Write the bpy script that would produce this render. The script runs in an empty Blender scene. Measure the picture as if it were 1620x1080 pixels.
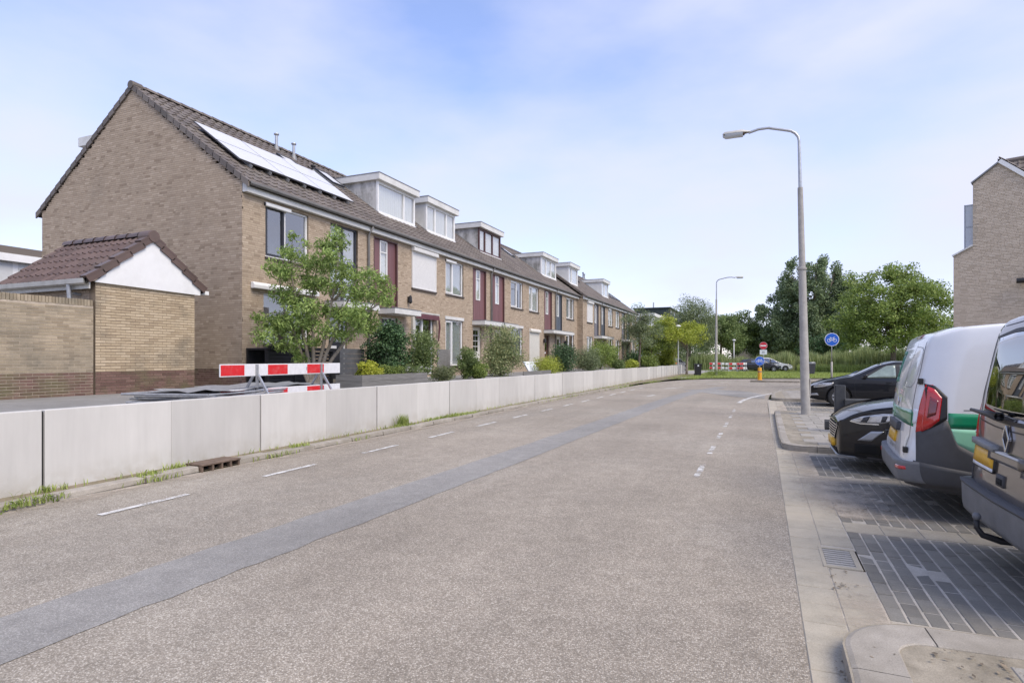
import bpy, bmesh, math, random
import numpy as np
from mathutils import Vector, Matrix
from mathutils.bvhtree import BVHTree

random.seed(7)
rng = np.random.default_rng(7)
SC = bpy.context.scene
COL = SC.collection
R = math.radians

# ------------------------------------------------------------------ camera, sky, sun, exposure
YAW = math.atan(395.0 / 936.0)            # the street runs 22.9 degrees to the right of the lens axis
cam = bpy.data.cameras.new('camera')
cam.sensor_width = 36.0
cam.lens = 936.0 / 1620.0 * 36.0
cam.shift_y = 27.0 / 1620.0
cam.clip_end = 3000.0
cam_ob = bpy.data.objects.new('camera', cam)
COL.objects.link(cam_ob)
cam_ob.location = (0, 0, 1.55)
cam_ob.rotation_euler = (R(90), 0, YAW)
SC.camera = cam_ob

SUN_EL, SUN_AZ = 50.0, 112.0              # azimuth clockwise from +Y (down the street)
world = bpy.data.worlds.new('World')
SC.world = world
world.use_nodes = True
wn, wl = world.node_tree.nodes, world.node_tree.links
wn.clear()
w_out = wn.new('ShaderNodeOutputWorld')
w_bg = wn.new('ShaderNodeBackground')
w_sky = wn.new('ShaderNodeTexSky')
w_sky.sky_type = 'NISHITA'
w_sky.sun_disc = False
w_sky.sun_elevation = R(SUN_EL)
w_sky.sun_rotation = R(SUN_AZ)
w_sky.air_density = 1.0
w_sky.dust_density = 0.4
w_sky.ozone_density = 4.0
w_bg.inputs['Strength'].default_value = 0.118
w_tc = wn.new('ShaderNodeTexCoord')
w_map = wn.new('ShaderNodeMapping')
w_map.inputs['Scale'].default_value = (1.0, 1.0, 2.6)
w_map.inputs['Rotation'].default_value = (0, 0, R(35))
w_no = wn.new('ShaderNodeTexNoise')
w_no.inputs['Scale'].default_value = 1.7
w_no.inputs['Detail'].default_value = 6.0
w_no.inputs['Roughness'].default_value = 0.5
w_ramp = wn.new('ShaderNodeValToRGB')
w_ramp.color_ramp.elements[0].position = 0.36
w_ramp.color_ramp.elements[0].color = (0.09, 0.09, 0.09, 1)
w_ramp.color_ramp.elements[1].position = 0.70
w_ramp.color_ramp.elements[1].color = (0.95, 0.95, 0.95, 1)
w_sep = wn.new('ShaderNodeSeparateXYZ')
w_hz = wn.new('ShaderNodeMapRange')       # thicker veil of cloud towards the horizon, all the way round
w_hz.inputs['From Min'].default_value = 0.0
w_hz.inputs['From Max'].default_value = 0.42
w_hz.inputs['To Min'].default_value = 0.38
w_hz.inputs['To Max'].default_value = 0.0
w_add = wn.new('ShaderNodeMath'); w_add.operation = 'ADD'; w_add.use_clamp = True
w_mix = wn.new('ShaderNodeMixRGB')
w_mix.inputs['Color2'].default_value = (2.88, 2.99, 3.80, 1)
wl.new(w_tc.outputs['Generated'], w_map.inputs['Vector'])
wl.new(w_map.outputs['Vector'], w_no.inputs['Vector'])
wl.new(w_no.outputs['Fac'], w_ramp.inputs['Fac'])
wl.new(w_tc.outputs['Generated'], w_sep.inputs['Vector'])
wl.new(w_sep.outputs['Z'], w_hz.inputs['Value'])
wl.new(w_ramp.outputs['Color'], w_add.inputs[0])
wl.new(w_hz.outputs['Result'], w_add.inputs[1])
wl.new(w_add.outputs['Value'], w_mix.inputs['Fac'])
w_tint = wn.new('ShaderNodeMixRGB'); w_tint.blend_type = 'MULTIPLY'; w_tint.inputs['Fac'].default_value = 1.0
w_tint.inputs['Color2'].default_value = (1.16, 1.0, 1.06, 1)   # shifts the sky colour towards lavender, as a white balance
wl.new(w_sky.outputs['Color'], w_tint.inputs['Color1'])
wl.new(w_tint.outputs['Color'], w_mix.inputs['Color1'])
wl.new(w_mix.outputs['Color'], w_bg.inputs['Color'])
wl.new(w_bg.outputs['Background'], w_out.inputs['Surface'])

sun = bpy.data.lights.new('sun', 'SUN')
sun.energy = 1.5
sun.angle = R(38)
sun.color = (1.0, 0.89, 0.72)
sun_ob = bpy.data.objects.new('sun', sun)
COL.objects.link(sun_ob)
_d = Vector((math.sin(R(SUN_AZ)) * math.cos(R(SUN_EL)), math.cos(R(SUN_AZ)) * math.cos(R(SUN_EL)), math.sin(R(SUN_EL))))
sun_ob.rotation_euler = _d.to_track_quat('Z', 'Y').to_euler()
sun_ob.location = _d * 60

SC.view_settings.view_transform = 'Standard'
SC.view_settings.look = 'None'
SC.view_settings.exposure = 1.3
SC.view_settings.gamma = 1.0
SC.view_settings.use_curve_mapping = False
SC.cycles.max_bounces = 6
SC.cycles.transparent_max_bounces = 12
SC.cycles.use_denoising = True

# ------------------------------------------------------------------ helpers: objects and meshes
OFF = {}

def top_of(o):
    while o.parent is not None:
        o = o.parent
    return o

def tag(o, label=None, cat=None, group=None, kind=None):
    if label: o['label'] = label
    if cat: o['category'] = cat
    if group: o['group'] = group
    if kind: o['kind'] = kind
    return o

def thing(name, label, cat, loc=(0, 0, 0), rz=0.0, group=None, local=False):
    o = bpy.data.objects.new(name, None)
    o.empty_display_size = 0.2
    COL.objects.link(o)
    o.location = loc
    o.rotation_euler = (0, 0, rz)
    tag(o, label, cat, group)
    OFF[o.name] = Vector((0, 0, 0)) if local else Vector(loc)
    return o

def link(name, me, mat=None, parent=None, loc=None):
    o = bpy.data.objects.new(name, me)
    COL.objects.link(o)
    if mat is not None and len(me.materials) == 0:
        me.materials.append(mat)
    if parent is not None:
        o.parent = parent
    if loc is not None:
        o.location = loc
    return o

def base_off(parent, loc):
    if parent is not None:
        return OFF.get(top_of(parent).name, Vector((0, 0, 0)))
    return Vector(loc) if loc is not None else Vector((0, 0, 0))

def np_mesh(name, V, Q):
    """fast mesh from an (n,3) array and an (m,k) face array"""
    me = bpy.data.meshes.new(name)
    V = np.ascontiguousarray(V, dtype=np.float32)
    Q = np.ascontiguousarray(Q, dtype=np.int32)
    k = Q.shape[1]
    me.vertices.add(len(V)); me.vertices.foreach_set('co', V.ravel())
    me.loops.add(Q.size); me.loops.foreach_set('vertex_index', Q.ravel())
    me.polygons.add(len(Q))
    me.polygons.foreach_set('loop_start', np.arange(0, Q.size, k, dtype=np.int32))
    me.update(calc_edges=True)
    me.shade_flat()
    return me

class MB:
    """collects shapes into one mesh"""
    def __init__(self):
        self.V = []; self.F = []; self.mi = []; self.m = 0
    def add(self, vs, fs):
        b = len(self.V)
        self.V.extend([tuple(v) for v in vs])
        for f in fs:
            self.F.append(tuple(i + b for i in f)); self.mi.append(self.m)
        return self
    def box(self, x0, x1, y0, y1, z0, z1):
        if x1 < x0: x0, x1 = x1, x0
        if y1 < y0: y0, y1 = y1, y0
        if z1 < z0: z0, z1 = z1, z0
        return self.add([(x0, y0, z0), (x1, y0, z0), (x1, y1, z0), (x0, y1, z0), (x0, y0, z1), (x1, y0, z1), (x1, y1, z1), (x0, y1, z1)],
                        [(0, 3, 2, 1), (4, 5, 6, 7), (0, 1, 5, 4), (1, 2, 6, 5), (2, 3, 7, 6), (3, 0, 4, 7)])
    def obb(self, c, a, b, d):
        c, a, b, d = Vector(c), Vector(a), Vector(b), Vector(d)
        if a.cross(b).dot(d) < 0: d = -d
        vs = [c - a - b - d, c + a - b - d, c + a + b - d, c - a + b - d, c - a - b + d, c + a - b + d, c + a + b + d, c - a + b + d]
        return self.add(vs, [(0, 3, 2, 1), (4, 5, 6, 7), (0, 1, 5, 4), (1, 2, 6, 5), (2, 3, 7, 6), (3, 0, 4, 7)])
    def beam(self, p0, p1, w, h, up=(0, 0, 1)):
        p0, p1 = Vector(p0), Vector(p1)
        d = (p1 - p0); L = d.length; d.normalize()
        s = d.cross(Vector(up))
        if s.length < 1e-4: s = d.cross(Vector((1, 0, 0)))
        s.normalize(); u = s.cross(d)
        return self.obb((p0 + p1) / 2, d * (L / 2), s * (w / 2), u * (h / 2))
    def tube(self, path, radii, n=8, cap=True):
        path = [Vector(p) for p in path]
        if not hasattr(radii, '__len__'): radii = [radii] * len(path)
        vs, fs = [], []
        ref = None
        for i, p in enumerate(path):
            d = (path[min(i + 1, len(path) - 1)] - path[max(i - 1, 0)])
            d.normalize()
            if ref is None:
                ref = Vector((1, 0, 0)) if abs(d.x) < 0.9 else Vector((0, 1, 0))
            a = ref - d * ref.dot(d)
            if a.length < 1e-5: a = d.orthogonal()
            a.normalize(); ref = a
            b = d.cross(a)
            for k in range(n):
                t = 2 * math.pi * k / n
                vs.append(p + (a * math.cos(t) + b * math.sin(t)) * radii[i])
        for i in range(len(path) - 1):
            for k in range(n):
                k2 = (k + 1) % n
                fs.append((i * n + k, i * n + k2, (i + 1) * n + k2, (i + 1) * n + k))
        if cap:
            fs.append(tuple(reversed(range(n))))
            fs.append(tuple((len(path) - 1) * n + k for k in range(n)))
        return self.add(vs, fs)
    def prism(self, poly, vec):
        poly = [Vector(p) for p in poly]; vec = Vector(vec); n = len(poly)
        nrm = Vector((0, 0, 0))
        for i in range(n): nrm += poly[i].cross(poly[(i + 1) % n])
        if nrm.dot(vec) < 0: poly.reverse()
        vs = poly + [p + vec for p in poly]
        fs = [tuple(reversed(range(n))), tuple(range(n, 2 * n))]
        for i in range(n):
            j = (i + 1) % n
            fs.append((i, j, n + j, n + i))
        return self.add(vs, fs)
    def lathe(self, prof, c=(0, 0, 0), n=24, axis='z'):
        vs, fs = [], []
        for (r, h) in prof:
            for k in range(n):
                t = 2 * math.pi * k / n
                p = (r * math.cos(t), r * math.sin(t), h)
                if axis == 'y': p = (p[0], h, p[1])
                if axis == 'x': p = (h, p[0], p[1])
                vs.append((p[0] + c[0], p[1] + c[1], p[2] + c[2]))
        for i in range(len(prof) - 1):
            for k in range(n):
                k2 = (k + 1) % n
                f = (i * n + k, i * n + k2, (i + 1) * n + k2, (i + 1) * n + k)
                fs.append(f if axis != 'y' else f[::-1])
        return self.add(vs, fs)
    def grid(self, P, flip=False):
        P = np.asarray(P); a, b = P.shape[:2]
        fs = []
        for i in range(a - 1):
            for j in range(b - 1):
                f = (i * b + j, i * b + j + 1, (i + 1) * b + j + 1, (i + 1) * b + j)
                fs.append(f[::-1] if flip else f)
        return self.add([tuple(p) for p in P.reshape(-1, 3)], fs)
    def build(self, name, mat, parent=None, loc=None, smooth=False, bevel=0.0, seg=2, angle=None):
        off = base_off(parent, loc)
        me = bpy.data.meshes.new(name)
        me.from_pydata([(v[0] - off.x, v[1] - off.y, v[2] - off.z) for v in self.V], [], self.F)
        mats = mat if isinstance(mat, (list, tuple)) else [mat]
        for m in mats: me.materials.append(m)
        if len(mats) > 1: me.polygons.foreach_set('material_index', self.mi)
        if smooth: me.polygons.foreach_set('use_smooth', [True] * len(me.polygons))
        me.update()
        o = link(name, me, None, parent, loc)
        if angle is not None:
            me.set_sharp_from_angle(angle=R(angle))
        if bevel:
            md = o.modifiers.new('bevel', 'BEVEL')
            md.width = bevel; md.segments = seg; md.limit_method = 'ANGLE'; md.angle_limit = R(40)
        return o

CUBE_F = np.array([(0, 3, 2, 1), (4, 5, 6, 7), (0, 1, 5, 4), (1, 2, 6, 5), (2, 3, 7, 6), (3, 0, 4, 7)])
CUBE_V = np.array([(-1, -1, -1), (1, -1, -1), (1, 1, -1), (-1, 1, -1), (-1, -1, 1), (1, -1, 1), (1, 1, 1), (-1, 1, 1)], float)

def boxes_mesh(name, C, H, basis=None, jitter=0.0):
    """many boxes in one mesh: centres C, half sizes H (n,3), optional 3x3 row basis"""
    C = np.asarray(C, float); H = np.asarray(H, float)
    L = CUBE_V[None] * H[:, None]
    if jitter: L = L + rng.normal(0, jitter, L.shape)
    if basis is not None: L = L @ np.asarray(basis)
    V = (L + C[:, None]).reshape(-1, 3)
    Q = (CUBE_F[None] + (np.arange(len(C)) * 8)[:, None, None]).reshape(-1, 4)
    return np_mesh(name, V, Q)

# ------------------------------------------------------------------ helpers: materials
def new_mat(name):
    m = bpy.data.materials.new(name); m.use_nodes = True
    return m, m.node_tree.nodes, m.node_tree.links, m.node_tree.nodes['Principled BSDF']

def noise(n, l, scale, detail=4.0, rough=0.55, coord='Object', stretch=None):
    tc = n.new('ShaderNodeTexCoord'); no = n.new('ShaderNodeTexNoise')
    no.inputs['Scale'].default_value = scale; no.inputs['Detail'].default_value = detail
    no.inputs['Roughness'].default_value = rough
    if coord == 'World':
        g = n.new('ShaderNodeNewGeometry'); src = g.outputs['Position']
    else:
        src = tc.outputs[coord]
    if stretch:
        mp = n.new('ShaderNodeMapping'); mp.inputs['Scale'].default_value = stretch
        l.new(src, mp.inputs['Vector']); src = mp.outputs['Vector']
    l.new(src, no.inputs['Vector'])
    return no.outputs['Fac']

def math_n(n, l, op, a, b=None, clamp=False):
    m = n.new('ShaderNodeMath'); m.operation = op; m.use_clamp = clamp
    for i, v in enumerate((a, b)):
        if v is None: continue
        if isinstance(v, (int, float)): m.inputs[i].default_value = v
        else: l.new(v, m.inputs[i])
    return m.outputs[0]

def mixc(n, l, fac, a, b, mode='MIX'):
    m = n.new('ShaderNodeMixRGB'); m.blend_type = mode
    for i, v in ((0, fac), (1, a), (2, b)):
        if isinstance(v, (int, float)): m.inputs[i].default_value = v
        elif isinstance(v, tuple): m.inputs[i].default_value = (v[0], v[1], v[2], 1)
        else: l.new(v, m.inputs[i])
    return m.outputs[0]

def ramp(n, l, fac, stops):
    r = n.new('ShaderNodeValToRGB'); e = r.color_ramp.elements
    while len(e) < len(stops): e.new(0.5)
    for i, (p, c) in enumerate(stops):
        e[i].position = p; e[i].color = (c[0], c[1], c[2], 1) if isinstance(c, tuple) else (c, c, c, 1)
    l.new(fac, r.inputs['Fac'])
    return r.outputs['Color']

def bump(n, l, b, height, strength=0.3, dist=0.01):
    bp = n.new('ShaderNodeBump'); bp.inputs['Strength'].default_value = strength; bp.inputs['Distance'].default_value = dist
    l.new(height, bp.inputs['Height']); l.new(bp.outputs['Normal'], b.inputs['Normal'])

def piece_random(n, l):
    g = n.new('ShaderNodeNewGeometry'); oi = n.new('ShaderNodeObjectInfo')
    s = math_n(n, l, 'ADD', g.outputs['Random Per Island'], oi.outputs['Random'])
    return math_n(n, l, 'FRACT', s)

def smat(name, col, rough=0.6, metal=0.0, var=0.12, scale=6.0, bmp=0.0, bscale=60.0, coat=0.0, stain=None, spec=None, stretch=None, sthr=(0.48, 0.75)):
    """painted / plain material with soft mottling; stain = (colour, amount)"""
    m, n, l, b = new_mat(name)
    f = noise(n, l, scale, 5.0, 0.6, 'World', stretch)
    lo = tuple(c * (1 - var) for c in col); hi = tuple(min(1, c * (1 + var)) for c in col)
    c = mixc(n, l, ramp(n, l, f, [(0.3, 0.0), (0.7, 1.0)]), lo, hi)
    if stain:
        f2 = noise(n, l, scale * 0.45, 7.0, 0.7, 'World', stretch)
        c = mixc(n, l, math_n(n, l, 'MULTIPLY', ramp(n, l, f2, [(sthr[0], 0.0), (sthr[1], 1.0)]), stain[1]), c, stain[0])
    l.new(c, b.inputs['Base Color'])
    b.inputs['Roughness'].default_value = rough; b.inputs['Metallic'].default_value = metal
    if coat: b.inputs['Coat Weight'].default_value = coat; b.inputs['Coat Roughness'].default_value = 0.03
    if spec is not None: b.inputs['Specular IOR Level'].default_value = spec
    if bmp: bump(n, l, b, noise(n, l, bscale, 4.0, 0.6, 'World'), bmp, 0.01)
    return m

def pmat(name, stops, rough=0.85, dirt=None, grain=0.25, gscale=90.0, bmp=0.4, dscale=0.7, dthr=(0.5, 0.72)):
    """material of many pieces: each brick / tile / slab takes its own shade; dirt = colour of stains with a shape of their own"""
    m, n, l, b = new_mat(name)
    c = ramp(n, l, piece_random(n, l), stops)
    g = noise(n, l, gscale, 4.0, 0.7, 'World')
    c = mixc(n, l, 1.0, c, ramp(n, l, g, [(0.25, 1 - grain), (0.75, 1 + grain)]), 'MULTIPLY')
    if dirt:
        d = noise(n, l, dscale, 7.0, 0.65, 'World')
        c = mixc(n, l, math_n(n, l, 'MULTIPLY', ramp(n, l, d, [(dthr[0], 0.0), (dthr[1], 1.0)]), dirt[1]), c, dirt[0])
    l.new(c, b.inputs['Base Color']); b.inputs['Roughness'].default_value = rough
    if bmp: bump(n, l, b, g, bmp, 0.006)
    return m

def leaf_mat(name, dark, light, trans=0.35):
    m, n, l, b = new_mat(name)
    pr = piece_random(n, l)
    c = mixc(n, l, pr, dark, light)
    f = noise(n, l, 0.9, 3.0, 0.5, 'World')
    c = mixc(n, l, 1.0, c, ramp(n, l, f, [(0.3, 0.75), (0.7, 1.25)]), 'MULTIPLY')
    l.new(c, b.inputs['Base Color']); b.inputs['Roughness'].default_value = 0.5
    b.inputs['Specular IOR Level'].default_value = 0.35
    t = n.new('ShaderNodeBsdfTranslucent'); l.new(c, t.inputs['Color'])
    mx = n.new('ShaderNodeMixShader'); mx.inputs[0].default_value = trans
    out = n['Material Output']
    l.new(b.outputs[0], mx.inputs[1]); l.new(t.outputs[0], mx.inputs[2]); l.new(mx.outputs[0], out.inputs['Surface'])
    return m

def glass_mat(name, tint=(0.96, 0.98, 0.98), ior=1.5, extra=0.30):
    m, n, l, b = new_mat(name)
    tr = n.new('ShaderNodeBsdfTransparent'); tr.inputs['Color'].default_value = (*tint, 1)
    gl = n.new('ShaderNodeBsdfGlossy'); gl.inputs['Roughness'].default_value = 0.015
    fr = n.new('ShaderNodeFresnel'); fr.inputs['IOR'].default_value = ior
    mx = n.new('ShaderNodeMixShader')
    f = math_n(n, l, 'ADD', math_n(n, l, 'MULTIPLY', fr.outputs[0], 1.3), extra, True)
    g = n.new('ShaderNodeNewGeometry')          # one pane reflects once: its inner face only lets light through
    f = math_n(n, l, 'MULTIPLY', f, math_n(n, l, 'SUBTRACT', 1.0, g.outputs['Backfacing']))
    l.new(f, mx.inputs[0]); l.new(tr.outputs[0], mx.inputs[1]); l.new(gl.outputs[0], mx.inputs[2])
    l.new(mx.outputs[0], n['Material Output'].inputs['Surface'])
    n.remove(b)
    return m
# ------------------------------------------------------------------ materials
M = {}
BRICK = [(0.0, (0.275, 0.21, 0.148)), (0.15, (0.37, 0.292, 0.212)), (0.8, (0.42, 0.335, 0.247)), (1.0, (0.475, 0.385, 0.29))]
M['brick'] = pmat('yellow_brick', BRICK, 0.9, ((0.215, 0.178, 0.135), 0.55), 0.16, 70, 0.5, 0.55, (0.50, 0.78))
M['brick_wet'] = pmat('weathered_brick', [(0.0, (0.27, 0.215, 0.145)), (0.4, (0.35, 0.285, 0.195)), (1.0, (0.42, 0.345, 0.245))], 0.9, ((0.13, 0.122, 0.095), 0.75), 0.3, 70, 0.5, 0.9, (0.44, 0.68))
M['plinth'] = pmat('plinth_brick', [(0.0, (0.11, 0.062, 0.05)), (0.5, (0.16, 0.092, 0.075)), (1.0, (0.20, 0.125, 0.10))], 0.9, ((0.13, 0.12, 0.06), 0.8), 0.3, 70, 0.5, 1.6, (0.46, 0.66))
M['mortar'] = smat('mortar', (0.275, 0.22, 0.165), 0.95, 0, 0.2, 9, 0.3, 120)
M['mortar_light'] = smat('mortar_pale', (0.43, 0.365, 0.285), 0.95, 0, 0.15, 9, 0.3, 120)
M['mortar_dark'] = smat('dark_mortar', (0.20, 0.155, 0.11), 0.95, 0, 0.2, 9)
M['brick_shed'] = pmat('shed_brick', [(0.0, (0.36, 0.28, 0.185)), (0.4, (0.43, 0.34, 0.225)), (1.0, (0.50, 0.405, 0.28))], 0.9, ((0.13, 0.125, 0.105), 0.7), 0.2, 70, 0.4, 0.8, (0.52, 0.74))
M['brick_right'] = pmat('pale_brown_brick', [(0.0, (0.47, 0.39, 0.30)), (0.5, (0.55, 0.46, 0.36)), (1.0, (0.60, 0.51, 0.405))], 0.9, None, 0.2, 70, 0.4)
M['tile'] = pmat('roof_tile_concrete', [(0.0, (0.095, 0.078, 0.067)), (0.5, (0.130, 0.108, 0.093)), (1.0, (0.170, 0.145, 0.123))], 0.62, ((0.11, 0.105, 0.075), 0.45), 0.25, 60, 0.3, 1.2)
M['tile_shed'] = pmat('brown_roof_tile', [(0.0, (0.085, 0.056, 0.047)), (1.0, (0.130, 0.088, 0.074))], 0.42, ((0.08, 0.07, 0.055), 0.5), 0.25, 60, 0.25, 1.5)
M['under'] = smat('roof_underlay', (0.028, 0.024, 0.022), 0.9, 0, 0.2)
M['white'] = smat('white_paint', (0.74, 0.74, 0.73), 0.42, 0, 0.04, 3, stain=((0.42, 0.41, 0.37), 0.25))
M['trim'] = smat('weathered_white_trim', (0.62, 0.62, 0.60), 0.5, 0, 0.06, 3, stain=((0.30, 0.29, 0.26), 0.45))
M['gutterw'] = smat('grey_white_gutter', (0.50, 0.49, 0.45), 0.5, 0, 0.1, 5, stain=((0.22, 0.21, 0.18), 0.5))
M['pvc'] = smat('white_window_frame', (0.72, 0.72, 0.71), 0.35, 0, 0.03)
M['cream'] = smat('cream_door_paint', (0.66, 0.64, 0.58), 0.4, 0, 0.04)
M['shutter'] = smat('roller_shutter_slats', (0.66, 0.655, 0.64), 0.5, 0, 0.04)
M['red_panel'] = smat('maroon_panel', (0.165, 0.078, 0.082), 0.5, 0, 0.12, 2, stain=((0.24, 0.13, 0.13), 0.5), stretch=(1, 1, 0.25))
M['grey_panel'] = smat('slate_panel', (0.085, 0.10, 0.125), 0.5, 0, 0.1, 2)
M['lilac_panel'] = smat('grey_violet_panel', (0.17, 0.165, 0.19), 0.5, 0, 0.1, 2)
M['dark_frame'] = smat('anthracite_frame', (0.035, 0.037, 0.045), 0.4, 0, 0.06)
M['brown_frame'] = smat('brown_frame', (0.085, 0.04, 0.036), 0.45, 0, 0.08)
M['door_dark'] = smat('dark_door', (0.020, 0.020, 0.026), 0.35, 0, 0.1)
M['door_brown'] = smat('brown_wood_door', (0.10, 0.045, 0.025), 0.45, 0, 0.2, 3, stretch=(6, 6, 0.6))
M['glass'] = glass_mat('window_glass')
M['glass_dark'] = glass_mat('tinted_car_glass', (0.30, 0.35, 0.34), 1.5, 0.07)
M['glass_rear'] = glass_mat('reflective_rear_glass', (0.16, 0.18, 0.18), 1.6, 0.22)
M['room'] = smat('dim_room', (0.24, 0.23, 0.21), 0.9, 0, 0.2, 1.5)
M['curtain'] = smat('pale_curtain', (0.78, 0.77, 0.74), 0.9, 0, 0.08, 5, stretch=(1, 9, 0.4))
M['blind'] = smat('grey_blind', (0.50, 0.51, 0.51), 0.8, 0, 0.06)
M['sill'] = smat('dark_window_sill', (0.075, 0.06, 0.05), 0.6, 0, 0.15)
M['pipe'] = smat('grey_downpipe', (0.17, 0.165, 0.16), 0.5, 0, 0.12)
M['zinc'] = smat('galvanised_metal', (0.42, 0.43, 0.44), 0.42, 0.65, 0.14, 14)
M['lead'] = smat('lead_flashing', (0.22, 0.225, 0.23), 0.55, 0.2, 0.15)
M['solar'] = smat('glare_painted_glass', (0.60, 0.60, 0.61), 0.28, 0, 0.03, 2, spec=0.4)  # pale base colour stands in for bright cloud reflected in the glass
M['solar_frame'] = smat('solar_frame', (0.12, 0.12, 0.13), 0.4, 0.5, 0.05)
M['black'] = smat('black_plastic', (0.016, 0.016, 0.018), 0.5, 0, 0.2)
M['dormer_side'] = smat('stained_dormer_cladding', (0.50, 0.49, 0.47), 0.7, 0, 0.1, 3, stain=((0.13, 0.125, 0.105), 0.85), stretch=(1.6, 1.6, 0.8), sthr=(0.42, 0.62))
M['dormer_pale'] = smat('pale_dormer_cladding', (0.62, 0.62, 0.60), 0.6, 0, 0.06, 3, stain=((0.32, 0.32, 0.29), 0.4))
M['awning'] = smat('maroon_awning', (0.10, 0.035, 0.045), 0.8, 0, 0.15)
M['bark'] = smat('grey_brown_bark', (0.15, 0.12, 0.09), 0.9, 0, 0.35, 14, 0.8, 40, stretch=(1, 1, 0.3))
M['bark_pale'] = smat('pale_bark', (0.25, 0.215, 0.17), 0.9, 0, 0.3, 14, 0.6, 40, stretch=(1, 1, 0.3))
M['wood_grey'] = smat('weathered_grey_wood', (0.17, 0.165, 0.155), 0.85, 0, 0.25, 5, 0.3, 50, stretch=(0.5, 0.5, 6))
M['slate_wood'] = smat('slate_grey_boards', (0.10, 0.105, 0.115), 0.7, 0, 0.2, 5)
M['lamp_concrete'] = smat('lamp_post_concrete', (0.36, 0.345, 0.32), 0.85, 0, 0.12, 6, 0.3, 90, stain=((0.16, 0.15, 0.14), 0.4))
M['rubber'] = smat('tyre_rubber', (0.018, 0.018, 0.019), 0.8, 0, 0.2)
M['alloy'] = smat('alloy_rim', (0.55, 0.56, 0.57), 0.3, 0.8, 0.06)
M['chrome'] = smat('chrome_trim', (0.62, 0.63, 0.65), 0.12, 1.0, 0.03)
M['plastic'] = smat('grey_bumper_plastic', (0.058, 0.059, 0.064), 0.62, 0, 0.12, 8, 0.15, 300)
M['plastic_light'] = smat('worn_grey_bumper', (0.14, 0.145, 0.155), 0.55, 0, 0.15, 8, 0.15, 300)
M['plate'] = smat('yellow_number_plate', (0.70, 0.40, 0.03), 0.4, 0, 0.12, 5)
M['red_lens'] = smat('red_lamp_lens', (0.50, 0.008, 0.012), 0.12, 0, 0.2, 14, coat=1.0)
M['red_dark'] = smat('dark_red_lens', (0.17, 0.008, 0.012), 0.15, 0, 0.2, 14, coat=1.0)
M['lamp_lens'] = smat('headlamp_lens', (0.42, 0.43, 0.45), 0.08, 0.5, 0.35, 22, coat=1.0)
M['car_black'] = smat('black_car_paint', (0.005, 0.0055, 0.008), 0.3, 0, 0.1, coat=0.55, spec=0.25)
M['glass_side'] = smat('grass_view_car_glass', (0.20, 0.25, 0.22), 0.05, 0, 0.35, 3.0, coat=1.0)  # opaque; bright grass seen through the windows is painted into its colour
M['car_dark'] = smat('dark_blue_car_paint', (0.012, 0.013, 0.022), 0.25, 0, 0.1, coat=1.0)
M['car_white'] = smat('white_car_paint', (0.70, 0.71, 0.72), 0.3, 0, 0.03, coat=0.8)
M['car_brown'] = smat('brown_metallic_paint', (0.115, 0.098, 0.085), 0.28, 0.55, 0.06, coat=1.0)
M['green_dark'] = smat('dark_green_vinyl', (0.005, 0.22, 0.10), 0.3, 0, 0.04, coat=0.5)
M['green_pale'] = smat('mint_green_vinyl', (0.26, 0.56, 0.38), 0.3, 0, 0.04, coat=0.5)
M['print_grey'] = smat('grey_print', (0.16, 0.17, 0.18), 0.5, 0, 0.1)
M['print_brown'] = smat('brown_print', (0.38, 0.22, 0.13), 0.5, 0, 0.1)
M['print_green'] = smat('green_print', (0.05, 0.22, 0.15), 0.5, 0, 0.1)
M['barrier_red'] = smat('red_reflective_sheet', (0.58, 0.016, 0.022), 0.35, 0, 0.08, 18, stain=((0.62, 0.30, 0.28), 0.3))
M['barrier_white'] = smat('white_reflective_sheet', (0.68, 0.68, 0.69), 0.4, 0, 0.06, 14, stain=((0.40, 0.40, 0.40), 0.3))
M['sign_blue'] = smat('blue_sign_face', (0.02, 0.12, 0.55), 0.35, 0, 0.05)
M['sign_white'] = smat('white_sign_face', (0.72, 0.75, 0.80), 0.4, 0, 0.04)
M['sign_red'] = smat('red_sign_face', (0.50, 0.012, 0.03), 0.4, 0, 0.05)
M['yellow'] = smat('yellow_bollard_plastic', (0.66, 0.33, 0.015), 0.45, 0, 0.1, 9)
M['bollard'] = smat('dark_recycled_plastic', (0.040, 0.043, 0.047), 0.7, 0, 0.2, 10, 0.3, 120)
M['iron'] = smat('rusty_cast_iron', (0.16, 0.115, 0.085), 0.8, 0.3, 0.35, 14, 0.4, 90)
M['dark_hole'] = smat('dark_hollow', (0.006, 0.006, 0.006), 0.95, 0, 0.2)
M['mesh_steel'] = smat('dull_fence_steel', (0.33, 0.335, 0.34), 0.5, 0.4, 0.2, 12)
M['modern'] = smat('dark_green_cladding', (0.030, 0.042, 0.040), 0.6, 0, 0.15)
M['timber'] = smat('brown_timber_cladding', (0.11, 0.085, 0.07), 0.7, 0, 0.2)
M['far_roof'] = smat('taupe_roof_slates', (0.155, 0.135, 0.115), 0.8, 0, 0.12, 1.0)
M['alu'] = smat('aluminium_rail', (0.33, 0.35, 0.38), 0.4, 0.6, 0.08)
M['frost'] = smat('frosted_balcony_glass', (0.50, 0.54, 0.58), 0.25, 0, 0.04, coat=0.6)

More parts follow.
